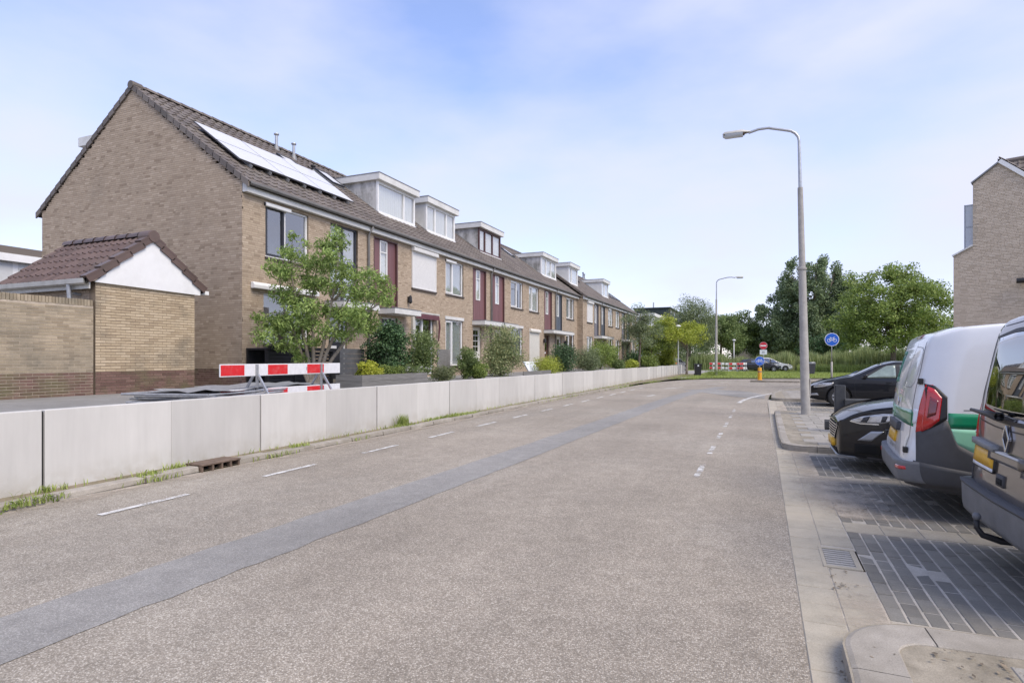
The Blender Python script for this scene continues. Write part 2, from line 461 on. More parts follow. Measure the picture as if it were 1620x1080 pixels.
L_ = {}
L_['ash'] = leaf_mat('ash_leaf', (0.12, 0.2, 0.045), (0.4, 0.51, 0.16))
L_['laurel'] = leaf_mat('dark_glossy_leaf', (0.025, 0.058, 0.025), (0.1, 0.18, 0.07), 0.15)
L_['mid'] = leaf_mat('mid_green_leaf', (0.085, 0.135, 0.042), (0.26, 0.33, 0.12))
L_['fresh'] = leaf_mat('fresh_green_leaf', (0.115, 0.18, 0.037), (0.34, 0.42, 0.115))
L_['gold'] = leaf_mat('yellow_green_leaf', (0.280, 0.333, 0.035), (0.600, 0.600, 0.105))
L_['lime'] = leaf_mat('lime_leaf', (0.22, 0.28, 0.035), (0.52, 0.56, 0.1))
L_['olive'] = leaf_mat('olive_leaf', (0.105, 0.131, 0.052), (0.280, 0.315, 0.149))
L_['cream'] = leaf_mat('variegated_leaf', (0.088, 0.149, 0.052), (0.473, 0.490, 0.245))
L_['poplar'] = leaf_mat('poplar_leaf', (0.095, 0.145, 0.07), (0.29, 0.36, 0.19), 0.25)
L_['willow'] = leaf_mat('willow_leaf', (0.1, 0.14, 0.065), (0.31, 0.36, 0.19))
L_['grass'] = leaf_mat('grass_blade', (0.17, 0.235, 0.05), (0.42, 0.48, 0.14))
L_['reed'] = leaf_mat('reed_blade', (0.16, 0.215, 0.075), (0.45, 0.5, 0.23), 0.3)
L_['conifer'] = leaf_mat('conifer_needle', (0.088, 0.123, 0.035), (0.280, 0.298, 0.088))
L_['flower'] = leaf_mat('white_petal', (0.6, 0.6, 0.55), (0.8, 0.8, 0.75))

def asphalt(name, stones, rough_lo, joints=0.7, cell=75.0, patch=None, var=0.16):
    """surface-dressed asphalt: single chips of stone in dark bitumen"""
    m, n, l, b = new_mat(name)
    g = n.new('ShaderNodeNewGeometry')
    vo = n.new('ShaderNodeTexVoronoi'); vo.inputs['Scale'].default_value = cell
    l.new(g.outputs['Position'], vo.inputs['Vector'])
    sep = n.new('ShaderNodeSeparateColor'); l.new(vo.outputs['Color'], sep.inputs['Color'])
    c = ramp(n, l, sep.outputs[0], stones)
    edge = ramp(n, l, vo.outputs['Distance'], [(0.30, 0.0), (0.62, 1.0)])
    c = mixc(n, l, math_n(n, l, 'MULTIPLY', edge, joints), c, rough_lo)
    big = noise(n, l, 0.33, 6.0, 0.6, 'World')
    c = mixc(n, l, 1.0, c, ramp(n, l, big, [(0.3, 1 - var), (0.7, 1 + var)]), 'MULTIPLY')
    mid = noise(n, l, 5.0, 4.0, 0.6, 'World')
    c = mixc(n, l, 1.0, c, ramp(n, l, mid, [(0.25, 0.88), (0.75, 1.12)]), 'MULTIPLY')
    tr_ = noise(n, l, 1.0, 5.0, 0.55, 'World', (1.15, 0.05, 1.0))        # wheel tracks along the road
    c = mixc(n, l, 1.0, c, ramp(n, l, tr_, [(0.3, 0.90), (0.7, 1.08)]), 'MULTIPLY')
    st_ = noise(n, l, 1.3, 6.0, 0.7, 'World')                             # small dark stains
    c = mixc(n, l, ramp(n, l, st_, [(0.66, 0.0), (0.74, 0.35)]), c, (0.13, 0.115, 0.10))
    if patch:
        f = noise(n, l, 0.16, 5.0, 0.6, 'World')
        c = mixc(n, l, math_n(n, l, 'MULTIPLY', ramp(n, l, f, [(0.48, 0.0), (0.62, 1.0)]), patch[1]), c, patch[0], 'MULTIPLY')
    l.new(c, b.inputs['Base Color']); b.inputs['Roughness'].default_value = 0.82
    b.inputs['Specular IOR Level'].default_value = 0.3
    inv = math_n(n, l, 'SUBTRACT', 1.0, vo.outputs['Distance'])
    bump(n, l, b, inv, 0.6, 0.008)
    return m

M['asphalt'] = asphalt('chip_sealed_asphalt', [(0.0, (0.222, 0.192, 0.150)), (0.3, (0.313, 0.275, 0.222)), (0.65, (0.400, 0.354, 0.290)), (0.88, (0.495, 0.446, 0.372)), (1.0, (0.59, 0.540, 0.46))], (0.178, 0.152, 0.120), 0.62, 112.0, ((0.97, 1.0, 1.03), 0.7))
M['asphalt_patch'] = asphalt('fine_grey_asphalt', [(0.0, (0.215, 0.207, 0.192)), (0.6, (0.292, 0.282, 0.262)), (1.0, (0.40, 0.385, 0.36))], (0.19, 0.183, 0.17), 0.45, 140.0)

def sandy(name, c1, c2, sand, amount, scale=1.2, island=True):
    m, n, l, b = new_mat(name)
    c = mixc(n, l, piece_random(n, l), c1, c2)
    sp = noise(n, l, 130, 3.0, 0.7, 'World')
    c = mixc(n, l, 1.0, c, ramp(n, l, sp, [(0.25, 0.72), (0.75, 1.28)]), 'MULTIPLY')
    md = noise(n, l, 7.0, 5.0, 0.6, 'World')
    c = mixc(n, l, 1.0, c, ramp(n, l, md, [(0.3, 0.86), (0.7, 1.14)]), 'MULTIPLY')
    f = noise(n, l, scale, 7.0, 0.65, 'World')
    c = mixc(n, l, math_n(n, l, 'MULTIPLY', ramp(n, l, f, [(0.40, 0.0), (0.64, 1.0)]), amount), c, sand)
    l.new(c, b.inputs['Base Color']); b.inputs['Roughness'].default_value = 0.9
    bump(n, l, b, sp, 0.35, 0.006)
    return m

SAND = (0.42, 0.37, 0.285)
M['gutter_slab'] = sandy('gutter_slab_concrete', (0.315, 0.288, 0.232), (0.365, 0.333, 0.27), SAND, 0.7)
M['kerb'] = sandy('kerb_concrete', (0.29, 0.265, 0.225), (0.35, 0.32, 0.275), (0.17, 0.15, 0.115), 0.5, 1.8)
M['slab'] = sandy('pavement_slab_concrete', (0.26, 0.245, 0.215), (0.34, 0.315, 0.28), (0.20, 0.19, 0.155), 0.5, 1.5)
M['band'] = sandy('bay_divider_concrete', (0.29, 0.26, 0.205), (0.35, 0.315, 0.255), SAND, 0.5, 1.5)
M['paver'] = sandy('dark_paver', (0.135, 0.129, 0.114), (0.195, 0.187, 0.166), (0.26, 0.235, 0.19), 0.4, 1.6)
M['joint'] = sandy('joint_sand', (0.44, 0.41, 0.36), (0.44, 0.41, 0.36), (0.28, 0.25, 0.2), 0.5, 2.0)
M['island_soil'] = sandy('island_soil', (0.30, 0.265, 0.205), (0.30, 0.265, 0.205), (0.15, 0.13, 0.09), 0.7, 5.0)
M['verge_sand'] = sandy('verge_soil', (0.24, 0.195, 0.14), (0.24, 0.195, 0.14), (0.13, 0.12, 0.06), 0.85, 2.5)
M['raised'] = sandy('grey_paving', (0.24, 0.235, 0.225), (0.24, 0.235, 0.225), (0.17, 0.165, 0.15), 0.6, 0.8)
M['ground'] = sandy('rough_grass_soil', (0.10, 0.12, 0.04), (0.10, 0.12, 0.04), (0.15, 0.13, 0.08), 0.5, 0.3)
M['litter'] = pmat('dry_dirt_and_leaves', [(0.0, (0.11, 0.09, 0.065)), (0.6, (0.19, 0.155, 0.11)), (1.0, (0.28, 0.22, 0.15))], 0.95, None, 0.2, 90, 0)
M['lawn'] = sandy('lawn_soil', (0.24, 0.29, 0.09), (0.24, 0.29, 0.09), (0.27, 0.28, 0.11), 0.7, 0.4)
M['path'] = sandy('pale_asphalt_path', (0.30, 0.285, 0.27), (0.30, 0.285, 0.27), (0.25, 0.24, 0.23), 0.6, 0.4)
M['sand_spill'] = sandy('sand_drift', SAND, SAND, (0.33, 0.285, 0.23), 0.6, 3.0)

def panel_concrete():
    m, n, l, b = new_mat('smooth_wall_concrete')
    c = mixc(n, l, piece_random(n, l), (0.46, 0.448, 0.42), (0.57, 0.556, 0.522))
    f = noise(n, l, 1.0, 6.0, 0.6, 'World', (2.2, 2.2, 0.7))
    c = mixc(n, l, 1.0, c, ramp(n, l, f, [(0.3, 0.92), (0.7, 1.06)]), 'MULTIPLY')
    s = noise(n, l, 3.0, 5.0, 0.6, 'World', (4, 4, 0.25))
    c = mixc(n, l, 1.0, c, ramp(n, l, s, [(0.3, 0.965), (0.7, 1.03)]), 'MULTIPLY')
    p = noise(n, l, 30.0, 2.0, 0.5, 'World')
    c = mixc(n, l, ramp(n, l, p, [(0.76, 0.0), (0.80, 0.35)]), c, (0.25, 0.245, 0.23))
    sp = noise(n, l, 4.0, 4.0, 0.6, 'World')
    g = n.new('ShaderNodeNewGeometry'); sx = n.new('ShaderNodeSeparateXYZ'); l.new(g.outputs['Position'], sx.inputs['Vector'])
    lowz = n.new('ShaderNodeMapRange'); lowz.inputs['From Min'].default_value = 0.06; lowz.inputs['From Max'].default_value = 0.34
    lowz.inputs['To Min'].default_value = 0.55; lowz.inputs['To Max'].default_value = 0.0
    l.new(sx.outputs['Z'], lowz.inputs['Value'])
    splash = math_n(n, l, 'MULTIPLY', lowz.outputs[0], ramp(n, l, sp, [(0.38, 0.0), (0.62, 1.0)]))
    c = mixc(n, l, splash, c, (0.36, 0.325, 0.265))          # mud splashed up from the verge
    l.new(c, b.inputs['Base Color']); b.inputs['Roughness'].default_value = 0.7
    bump(n, l, b, s, 0.1, 0.01)
    return m
M['wall_concrete'] = panel_concrete()

def line_paint(thr=0.44):
    m, n, l, b = new_mat('worn_road_paint')
    b.inputs['Base Color'].default_value = (0.62, 0.61, 0.58, 1); b.inputs['Roughness'].default_value = 0.7
    f = noise(n, l, 60, 5.0, 0.8, 'World'); f2 = noise(n, l, 4, 4.0, 0.6, 'World')
    s = math_n(n, l, 'ADD', math_n(n, l, 'MULTIPLY', f, 0.55), math_n(n, l, 'MULTIPLY', f2, 0.45))
    a = ramp(n, l, s, [(thr, 0.0), (thr + 0.06, 1.0)])
    tr = n.new('ShaderNodeBsdfTransparent'); mx = n.new('ShaderNodeMixShader')
    l.new(a, mx.inputs[0]); l.new(tr.outputs[0], mx.inputs[1]); l.new(b.outputs[0], mx.inputs[2])
    l.new(mx.outputs[0], n['Material Output'].inputs['Surface'])
    return m
M['line'] = line_paint()
M['line_faint'] = line_paint(0.478)
def drift_mat():
    m, n, l, b = new_mat('loose_sand')
    f0 = noise(n, l, 130, 3.0, 0.7, 'World')
    c = mixc(n, l, ramp(n, l, f0, [(0.25, 0.0), (0.75, 1.0)]), (0.36, 0.31, 0.25), (0.50, 0.44, 0.36))
    l.new(c, b.inputs['Base Color']); b.inputs['Roughness'].default_value = 0.95
    f = noise(n, l, 45, 5.0, 0.8, 'World'); f2 = noise(n, l, 2.6, 5.0, 0.65, 'World')
    s = math_n(n, l, 'ADD', math_n(n, l, 'MULTIPLY', f, 0.4), math_n(n, l, 'MULTIPLY', f2, 0.6))
    at = n.new('ShaderNodeAttribute'); at.attribute_name = 'fade'
    s = math_n(n, l, 'SUBTRACT', math_n(n, l, 'ADD', s, math_n(n, l, 'MULTIPLY', at.outputs['Fac'], 0.42)), 0.36)
    a = ramp(n, l, s, [(0.36, 0.0), (0.62, 0.9)])
    tr = n.new('ShaderNodeBsdfTransparent'); mx = n.new('ShaderNodeMixShader')
    l.new(a, mx.inputs[0]); l.new(tr.outputs[0], mx.inputs[1]); l.new(b.outputs[0], mx.inputs[2])
    l.new(mx.outputs[0], n['Material Output'].inputs['Surface'])
    return m
M['drift'] = drift_mat()
# ------------------------------------------------------------------ the ground, the road, the pavements
GZ = 0.78          # level of the ground held up behind the concrete wall

def sheet(name, pts, z, mat, kind='structure'):
    b = MB()
    b.add([(x, y, z) for x, y in pts], [tuple(range(len(pts)))])
    o = b.build(name, mat)
    if o.data.polygons[0].normal.z < 0: o.data.flip_normals()
    if kind: o['kind'] = kind
    return o

def smooth_line(pts, n=8):
    """Catmull-Rom through 2D points"""
    P = [pts[0]] + list(pts) + [pts[-1]]; out = []
    for i in range(1, len(P) - 2):
        for k in range(n):
            t = k / n; a, b, c, d = (np.array(P[i + j], float) for j in (-1, 0, 1, 2))
            out.append(tuple(0.5 * ((2 * b) + (c - a) * t + (2 * a - 5 * b + 4 * c - d) * t * t + (3 * b - a - 3 * c + d) * t ** 3)))
    out.append(tuple(pts[-1]))
    return out

sheet('ground', [(-500, -60), (500, -60), (500, 900), (-500, 900)], -0.12, M['ground'])
outer = smooth_line([(-7.0, -14), (-7.0, 10), (-6.95, 24), (-6.7, 34), (-6.0, 41), (-4.0, 46.5), (0, 48.6), (6, 51.5), (14, 56.5), (60, 86)], 6)
inner = smooth_line([(60, 74), (16, 46.5), (6.5, 40.2), (2.6, 36.4), (0.75, 30.5), (0.22, 24), (0.22, 10), (0.22, -14)], 6)
sheet('road', outer + inner, 0.0, M['asphalt'])
# trench reinstated with finer asphalt along the road
pc = smooth_line([(-3.85, -6), (-3.86, 1.5), (-3.80, 4), (-3.62, 9), (-3.45, 15), (-3.25, 22), (-2.9, 28), (-2.0, 34)], 14)
pl, pr_ = [], []
for i, (x, y) in enumerate(pc):
    wob = 0.010 * math.sin(y * 5.1) + 0.010 * math.sin(y * 11.7 + 1)
    pl.append((x - 0.33 + wob, y)); pr_.append((x + 0.31 + 0.010 * math.sin(y * 7.3) + 0.010 * math.sin(y * 17), y))
sheet('asphalt_patch', pl + pr_[::-1], 0.004, M['asphalt_patch'])
sheet('asphalt_patch', [(-0.9, 25.5), (0.1, 24.8), (0.15, 27.5), (-0.6, 29.8), (-2.4, 31.5), (-3.6, 30.2)], 0.006, M['asphalt_patch'])
# painted dashes
def dash(y0, y1, x, w=0.085, dx=0.0, mat='line'):
    b = MB(); n = 6; L, Rr = [], []
    for i in range(n + 1):
        t = i / n; y = y0 + (y1 - y0) * t
        L.append((x + dx * t - w / 2 + random.uniform(-0.006, 0.006), y)); Rr.append((x + dx * t + w / 2 + random.uniform(-0.006, 0.006), y))
    o = sheet('road_marking', L + Rr[::-1], 0.008, M[mat])
    return o
k = 0
for i in range(-2, 14):
    y = 3.80 + 2.085 * i
    dash(y, y + 0.98, -6.03 + 0.012 * i, 0.085)
for i in range(7):
    y = 10.1 + 2.05 * i - 2 * 2.05
    if y > 7.5: dash(y, y + 1.0, -0.79 + 0.005 * i, 0.075, 0.0, 'line_faint')
cl = smooth_line([(-0.74, 22.0), (-0.55, 24.2), (-0.1, 26.6), (0.55, 29.0), (1.1, 30.6)], 5)
sheet('road_marking', [(x - 0.07, y) for x, y in cl] + [(x + 0.07, y) for x, y in cl[::-1]], 0.008, M['line'])
for (a, b) in (((-4.6, 31.0), (-3.9, 33.0)), ((-4.3, 24.5), (-4.2, 25.6)), ((-3.1, 37.2), (-2.2, 38.6)), ((-0.9, 39.6), (0.9, 40.6))):
    d = Vector((b[0] - a[0], b[1] - a[1])).normalized(); nx, ny = -d.y * 0.06, d.x * 0.06
    sheet('road_marking', [(a[0] - nx, a[1] - ny), (b[0] - nx, b[1] - ny), (b[0] + nx, b[1] + ny), (a[0] + nx, a[1] + ny)], 0.008, M['line'])

# sand drifts beside the kerbs
def drift(name, x0, x1, y0, y1, z, side, n=60, m=7):
    """thin loose sand: thickest against the kerb, thinning out to nothing (attribute fade = how much lies there)"""
    b = MB(); P = []; F = []
    for i in range(n + 1):
        y = y0 + (y1 - y0) * i / n; row = []
        for j in range(m):
            t = j / (m - 1); row.append((x0 + (x1 - x0) * t if side > 0 else x1 - (x1 - x0) * t, y, z))
            F.append((1 - t) * min(1.0, i / 6, (n - i) / 6))
        P.append(row)
    b.grid(P, side > 0); o = b.build(name, M['drift'])
    if o.data.polygons[0].normal.z < 0: o.data.flip_normals()
    at = o.data.attributes.new('fade', 'FLOAT', 'POINT'); at.data.foreach_set('value', F)
    o['kind'] = 'structure'
    return o
drift('sand_drift', -7.02, -6.35, 1.0, 30, 0.006, 1, 70)

def pieces(name, parent, items, mat, n_parts, bevel=0.0, near=(0.3, 2.0)):
    """items: (cx, cy, cz, hx, hy, hz). The n_parts nearest become objects that share meshes by size, the rest one stuff mesh"""
    items = sorted(items, key=lambda t: (t[0] - near[0]) ** 2 + (t[1] - near[1]) ** 2)
    cache = {}
    off = base_off(parent, None)
    for t in items[:n_parts]:
        key = tuple(round(v, 3) for v in t[3:6])
        if key not in cache:
            b = MB(); hx, hy, hz = key
            c = min(bevel, hx * 0.3, hy * 0.3)
            if c > 0:   # box with a chamfered top edge
                b.add([(-hx, -hy, -hz), (hx, -hy, -hz), (hx, hy, -hz), (-hx, hy, -hz), (-hx, -hy, hz - c), (hx, -hy, hz - c), (hx, hy, hz - c), (-hx, hy, hz - c),
                       (-hx + c, -hy + c, hz), (hx - c, -hy + c, hz), (hx - c, hy - c, hz), (-hx + c, hy - c, hz)],
                      [(8, 9, 10, 11), (0, 1, 5, 4), (1, 2, 6, 5), (2, 3, 7, 6), (3, 0, 4, 7), (4, 5, 9, 8), (5, 6, 10, 9), (6, 7, 11, 10), (7, 4, 8, 11)])
            else:
                b.box(-hx, hx, -hy, hy, -hz, hz)
            me = bpy.data.meshes.new(name)
            me.from_pydata(b.V, [], b.F); me.materials.append(mat); me.update()
            cache[key] = me
        o = link(name, cache[key], None, parent, Vector(t[:3]) - off)
        o.rotation_euler = (random.uniform(-0.006, 0.006), random.uniform(-0.006, 0.006), random.uniform(-0.008, 0.008))
    rest = items[n_parts:]
    if rest:
        A = np.array(rest); me = boxes_mesh(name, A[:, :3] - np.array(off), A[:, 3:6], None, 0.0008)
        o = link(name, me, mat, parent)
        o['kind'] = 'stuff'
        o.name = name + '_field'

# right-hand gutter of concrete slabs
bed = sheet('gutter_strip', [(0.20, -6), (0.70, -6), (0.70, 4.97), (0.20, 4.97)], -0.003, M['joint'])
sheet('gutter_strip', [(0.20, 5.47), (0.70, 5.47), (0.70, 24.5), (0.20, 24.5)], -0.003, M['joint'])
sheet('gutter_strip', [(0.20, 4.97), (0.43, 4.97), (0.43, 5.47), (0.20, 5.47)], -0.003, M['joint'])
it = []
for c, (xa, xb) in enumerate(((0.222, 0.452), (0.458, 0.690))):
    y = -3.0 + 0.15 * c
    while y < 24.2:
        L = 0.30
        if not (c == 1 and 4.90 < y + L / 2 < 5.50): it.append(((xa + xb) / 2, y + L / 2, -0.03 + random.uniform(-0.0015, 0.0015), (xb - xa) / 2, L / 2 - 0.003, 0.033))
        y += L
pieces('slab', bed, it, M['gutter_slab'], 190, 0.004)
drift('sand_drift', 0.02, 0.70, 1.6, 4.88, 0.0075, -1, 30)
drift('sand_drift', 0.02, 0.70, 5.52, 23, 0.0075, -1, 60)
drift('sand_drift', 0.70, 2.2, 6.2, 9.0, 0.0085, 1, 40)

# gully grate in the gutter
g = thing('gully_grate', 'square cast iron drain grate set in the gutter beside the parking bay', 'drain', (0.555, 5.2, 0.0))
b = MB()
b.box(0.425, 0.685, 4.965, 5.005, -0.05, 0.010); b.box(0.425, 0.685, 5.435, 5.475, -0.05, 0.010)
b.box(0.425, 0.452, 5.005, 5.435, -0.05, 0.007); b.box(0.645, 0.685, 5.005, 5.435, -0.05, 0.007)
b.build('frame', M['gutter_slab'], g, bevel=0.003)
for i in range(8):
    y = 5.032 + i * 0.0535
    b = MB(); b.box(0.452, 0.645, y - 0.011, y + 0.011, -0.03, 0.006); b.build('bar', M['lamp_concrete'], g, bevel=0.004)
b = MB(); b.box(0.43, 0.68, 4.97, 5.47, -0.35, -0.052); b.build('pit', M['dark_hole'], g)

# parking bays with dark pavers and pale dividing bands
bays = sheet('parking_bays', [(0.70, 3.6), (7.4, 3.6), (7.4, 24.5), (0.70, 24.5)], -0.0035, M['joint'])
sheet('parking_bays', [(0.70, -8), (7.4, -8), (7.4, 3.6), (0.70, 3.6)], -0.0035, M['joint'])
it = []; bands = []
for (ya, yb) in ((4.10, 6.05), (6.40, 8.45), (8.80, 10.55), (18.6, 20.9), (21.2, 23.5)):
    ncol = int((6.2 - 0.695) / 0.104); nrow = int((yb - ya) / 0.209 + 0.5); pit = (yb - ya) / nrow
    for i in range(ncol):
        x = 0.695 + 0.104 * (i + 0.5)
        o_ = 0.5 * (i % 2)
        for j in range(nrow + (1 if o_ else 0)):
            a = max(ya, ya + (j - o_) * pit); c = min(yb, ya + (j + 1 - o_) * pit)
            if c - a < 0.05: continue
            it.append((x, (a + c) / 2, -0.045 + random.gauss(0, 0.0022), 0.0455, (c - a) / 2 - 0.0058, 0.046))
pieces('paver', bays, it, M['paver'], 300, 0.004, (0.9, 4.2))
for (ya, yb) in ((3.92, 4.09), (6.06, 6.39), (8.46, 8.79), (10.56, 10.86), (20.9, 21.19)):
    x = 0.695
    while x < 6.2:
        bands.append((x + 0.15, (ya + yb) / 2, -0.031 + random.uniform(-0.001, 0.001), 0.147, (yb - ya) / 2 - 0.003, 0.034)); x += 0.30
pieces('band_slab', bays, bands, M['band'], 90, 0.004)
sheet('footpath', [(6.2, -8), (9.0, -8), (9.0, 24.5), (6.2, 24.5)], -0.006, M['slab'])

# raised islands: kerb stones along an outline, slabs inside
def island(name, outline, slabs_box, kw=0.14, z=0.105, slab=0.30, skip=None, nslab=120, closed=False):
    """outline: list of 2D points, road side on the left of travel -> island on the right"""
    root = sheet(name, outline if closed else outline + skip, z - 0.009, M['island_soil'])
    P = [Vector((x, y)) for x, y in outline]
    # resample into stones of about a metre
    acc = [0.0]
    for i in range(1, len(P)): acc.append(acc[-1] + (P[i] - P[i - 1]).length)
    total = acc[-1]; nst = max(1, round(total / 0.9))
    def at(s):
        for i in range(1, len(P)):
            if s <= acc[i] + 1e-6:
                t = (s - acc[i - 1]) / max(1e-6, acc[i] - acc[i - 1]); return P[i - 1].lerp(P[i], t), (P[i] - P[i - 1]).normalized()
        return P[-1], (P[-1] - P[-2]).normalized()
    for i in range(nst):
        s0, s1 = total * i / nst + 0.004, total * (i + 1) / nst - 0.004
        ss = sorted({s0, s1} | {a for a in acc if s0 + 0.02 < a < s1 - 0.02})
        b = MB(); rows = []
        for s in ss:
            p, t = at(s); nrm = Vector((t.y, -t.x))
            prof = [(0.0, -0.06), (0.0, z - 0.03), (0.012, z - 0.008), (0.035, z), (kw - 0.006, z), (kw, z - 0.006), (kw, -0.06)]
            rows.append([(p.x + nrm.x * d, p.y + nrm.y * d, h) for d, h in prof])
        b.grid(rows, True)
        n = len(rows[0]); m0 = len(b.V)
        b.add(rows[0], [tuple(range(n))]); b.add(rows[-1], [tuple(reversed(range(n)))])
        b.build('kerb_stone', M['kerb'], root)
    it = []
    for (x0, x1, y0, y1, test) in slabs_box:
        nx, ny = int((x1 - x0) / slab), int((y1 - y0) / slab)
        for i in range(nx):
            for j in range(ny):
                off = 0.5 * slab * (j % 2)
                cx, cy = x0 + (i + 0.5) * slab + off, y0 + (j + 0.5) * slab
                if test is not None and not test(cx, cy): continue
                it.append((cx, cy, z - 0.027 + random.gauss(0, 0.0015), slab / 2 - 0.004, slab / 2 - 0.004, 0.024))
    pieces('slab', root, it, M['slab'], nslab, 0.004)
    return root

arc = lambda cx, cy, r, a0, a1, n=8: [(cx + r * math.cos(R(a0 + (a1 - a0) * i / n)), cy + r * math.sin(R(a0 + (a1 - a0) * i / n))) for i in range(n + 1)]
# near island: kerb comes towards the camera then turns right at the bay
near_out = [(0.36, -4.0), (0.36, 2.2), (0.38, 3.2)] + arc(0.80, 3.42, 0.42, 175, 95, 8) + [(1.3, 3.86), (2.2, 3.88), (6.2, 3.88)]
island('traffic_island', near_out, [(0.48, 6.1, -2.2, 3.55, lambda x, y: (x > 0.98 or y < 3.0) and x > 0.76 and x < 6.0)], 0.25, 0.10, 0.30, [(6.2, -4.0)], 130)
far_out = [(6.2, 10.92), (1.6, 10.92), (0.9, 10.90)] + arc(0.72, 11.30, 0.40, 265, 185, 6) + [(0.30, 12.0), (0.31, 15), (0.33, 17.8)] + arc(0.62, 17.9, 0.30, 180, 95, 5) + [(1.2, 18.25), (6.2, 18.3)]
far_out = far_out[::-1]
island('traffic_island', far_out[::-1], [(0.48, 6.1, 11.12, 18.1, lambda x, y: x > 0.72)], 0.14, 0.105, 0.40, [], 150, True)
far2 = [(6.2, 23.6), (1.2, 23.6)] + arc(0.75, 24.05, 0.42, 265, 180, 6) + [(0.38, 27), (0.75, 30.0), (1.7, 33.4), (3.4, 36.6), (6.5, 39.4)]
island('traffic_island', far2, [(0.6, 6.1, 23.9, 29.5, lambda x, y: x > 0.9)], 0.14, 0.11, 0.40, [(12, 36), (12, 23.6)], 40)
sheet('footpath', [(6.2, 10.9), (9.0, 10.9), (9.0, 18.3), (6.2, 18.3)], 0.08, M['slab'])
# splitter island in the bend and the cycle path beyond it
isl = [(-0.7, 42.1), (2.2, 41.7), (9, 44.8), (16, 49), (16.4, 50.2), (9, 46.2), (2.2, 43.6), (-0.5, 43.4), (-0.7, 42.1)]
island('traffic_island', isl[::-1], [], 0.14, 0.12, 0.4, [], 0, True)
sheet('grass_verge', [(-5.6, 47.0), (-3.0, 49.3), (0.5, 50.3), (6, 52.8), (14, 57.6), (60, 88), (60, 140), (-8, 140), (-12, 82), (-6.0, 62)], 0.03, M['lawn'])
sheet('side_street', [(-12, 60.5), (-5.6, 60.5), (-5.4, 70), (-1.5, 78.5), (6, 80), (6, 84), (-4, 83), (-12, 72)], 0.045, M['path'])
sheet('footpath', [(-6.9, 46), (-5.5, 46), (-4.6, 52), (-4.4, 60), (-6.0, 60.4)], 0.05, M['path'])

# the ground behind the concrete wall
b = MB(); b.box(-120, -7.64, -30, 66, -0.5, GZ)
b.build('raised_ground', M['raised'])['kind'] = 'structure'
sheet('verge', [(-7.66, -14), (-7.18, -14), (-7.18, 24), (-6.85, 36), (-5.9, 45), (-5.5, 60), (-7.66, 60)], 0.055, M['verge_sand'])
# kerb along the left edge of the road
root = sheet('kerb_line', [(-7.22, -10), (-7.02, -10), (-7.02, 24), (-7.22, 24)], 0.02, M['verge_sand'])
y = -6.0; i = 0
while y < 33:
    L = 0.99; y_ = y
    if 4.9 < y < 5.1: L = 0.75
    if 5.9 < y < 6.1: y, L = 6.41, 0.58
    if True:
        x = -7.11 + (0.0 if y < 18 else (y - 18) ** 2 * 0.0010)
        b = MB(); dz = random.uniform(-0.012, 0.006); tx = random.uniform(-0.012, 0.012)
        b.add([(x - 0.1 + tx, y + .005, -0.1), (x + 0.1 + tx, y + .005, -0.1), (x + 0.1 - tx, y + L - .005, -0.1), (x - 0.1 - tx, y + L - .005, -0.1),
               (x - 0.1 + tx, y + .005, 0.085 + dz), (x + 0.075 + tx, y + .005, 0.085 + dz), (x + 0.075 - tx, y + L - .005, 0.085 + dz), (x - 0.1 - tx, y + L - .005, 0.085 + dz)],
              [(4, 5, 6, 7), (0, 1, 5, 4), (1, 2, 6, 5), (2, 3, 7, 6), (3, 0, 4, 7)])
        b.build('kerb_stone', M['kerb'], root, bevel=0.012, seg=2)
    y = y_ + 1.0
# inlet of the street drain in that kerb
g = thing('kerb_inlet', 'rusty cast iron street drain inlet in the kerb below the wall', 'drain', (-7.1, 6.08, 0.0))
b = MB(); b.box(-7.32, -6.98, 5.76, 6.40, 0.085, 0.108); b.box(-7.30, -7.0, 5.76, 5.79, -0.05, 0.085); b.box(-7.30, -7.0, 6.37, 6.40, -0.05, 0.085); b.box(-7.32, -7.28, 5.79, 6.37, -0.05, 0.085)
b.build('lid', M['iron'], g, bevel=0.006)
for yy in (5.93, 6.08, 6.23):
    b = MB(); b.box(-7.06, -6.985, yy - 0.015, yy + 0.015, -0.02, 0.085); b.build('bar', M['iron'], g)
b = MB(); b.box(-7.27, -7.2, 5.79, 6.37, -0.05, 0.08); b.build('hollow', M['dark_hole'], g)

# ------------------------------------------------------------------ the concrete retaining wall
rw = thing('retaining_wall', 'long low wall of smooth pale grey concrete panels beside the road', 'wall', (-7.56, 20, 0.0))
edges = [0.96 + 3.157 * i for i in range(-3, 14)]
edges = [e for e in edges if e < 41.6]
for a, c in zip(edges[:-1], edges[1:]):
    b = MB(); top = 0.965 - 0.0006 * (a - 4)
    mid = (a + c) / 2
    dx = random.uniform(-0.006, 0.006)
    b.box(-7.64, -7.50 + dx, a + 0.014, mid - 0.0012, -0.1, top); b.box(-7.64, -7.501 + dx, mid + 0.0012, c - 0.014, -0.1, top)
    b.build('panel', M['wall_concrete'], rw, bevel=0.008)
    b = MB(); b.box(-7.64, -7.535, c - 0.014, c + 0.014, -0.1, top - 0.02); b.build('joint_strip', M['black'], rw)
y = edges[-1]; i = 0
while y < 59.5:
    w = 1.25
    b = MB(); x = -7.5 + 0.0009 * (y - 41.5) ** 2 + random.uniform(-0.02, 0.02)
    b.box(x - 0.12, x, y + 0.02, y + w - 0.02, -0.1, 0.93 + random.uniform(-0.02, 0.02)); b.build('panel', M['wall_concrete'], rw, bevel=0.008)
    y += w
# ------------------------------------------------------------------ brickwork, roofs
BL, BH, BJ, HJ = 0.210, 0.050, 0.0115, 0.008      # brick length, height, joint

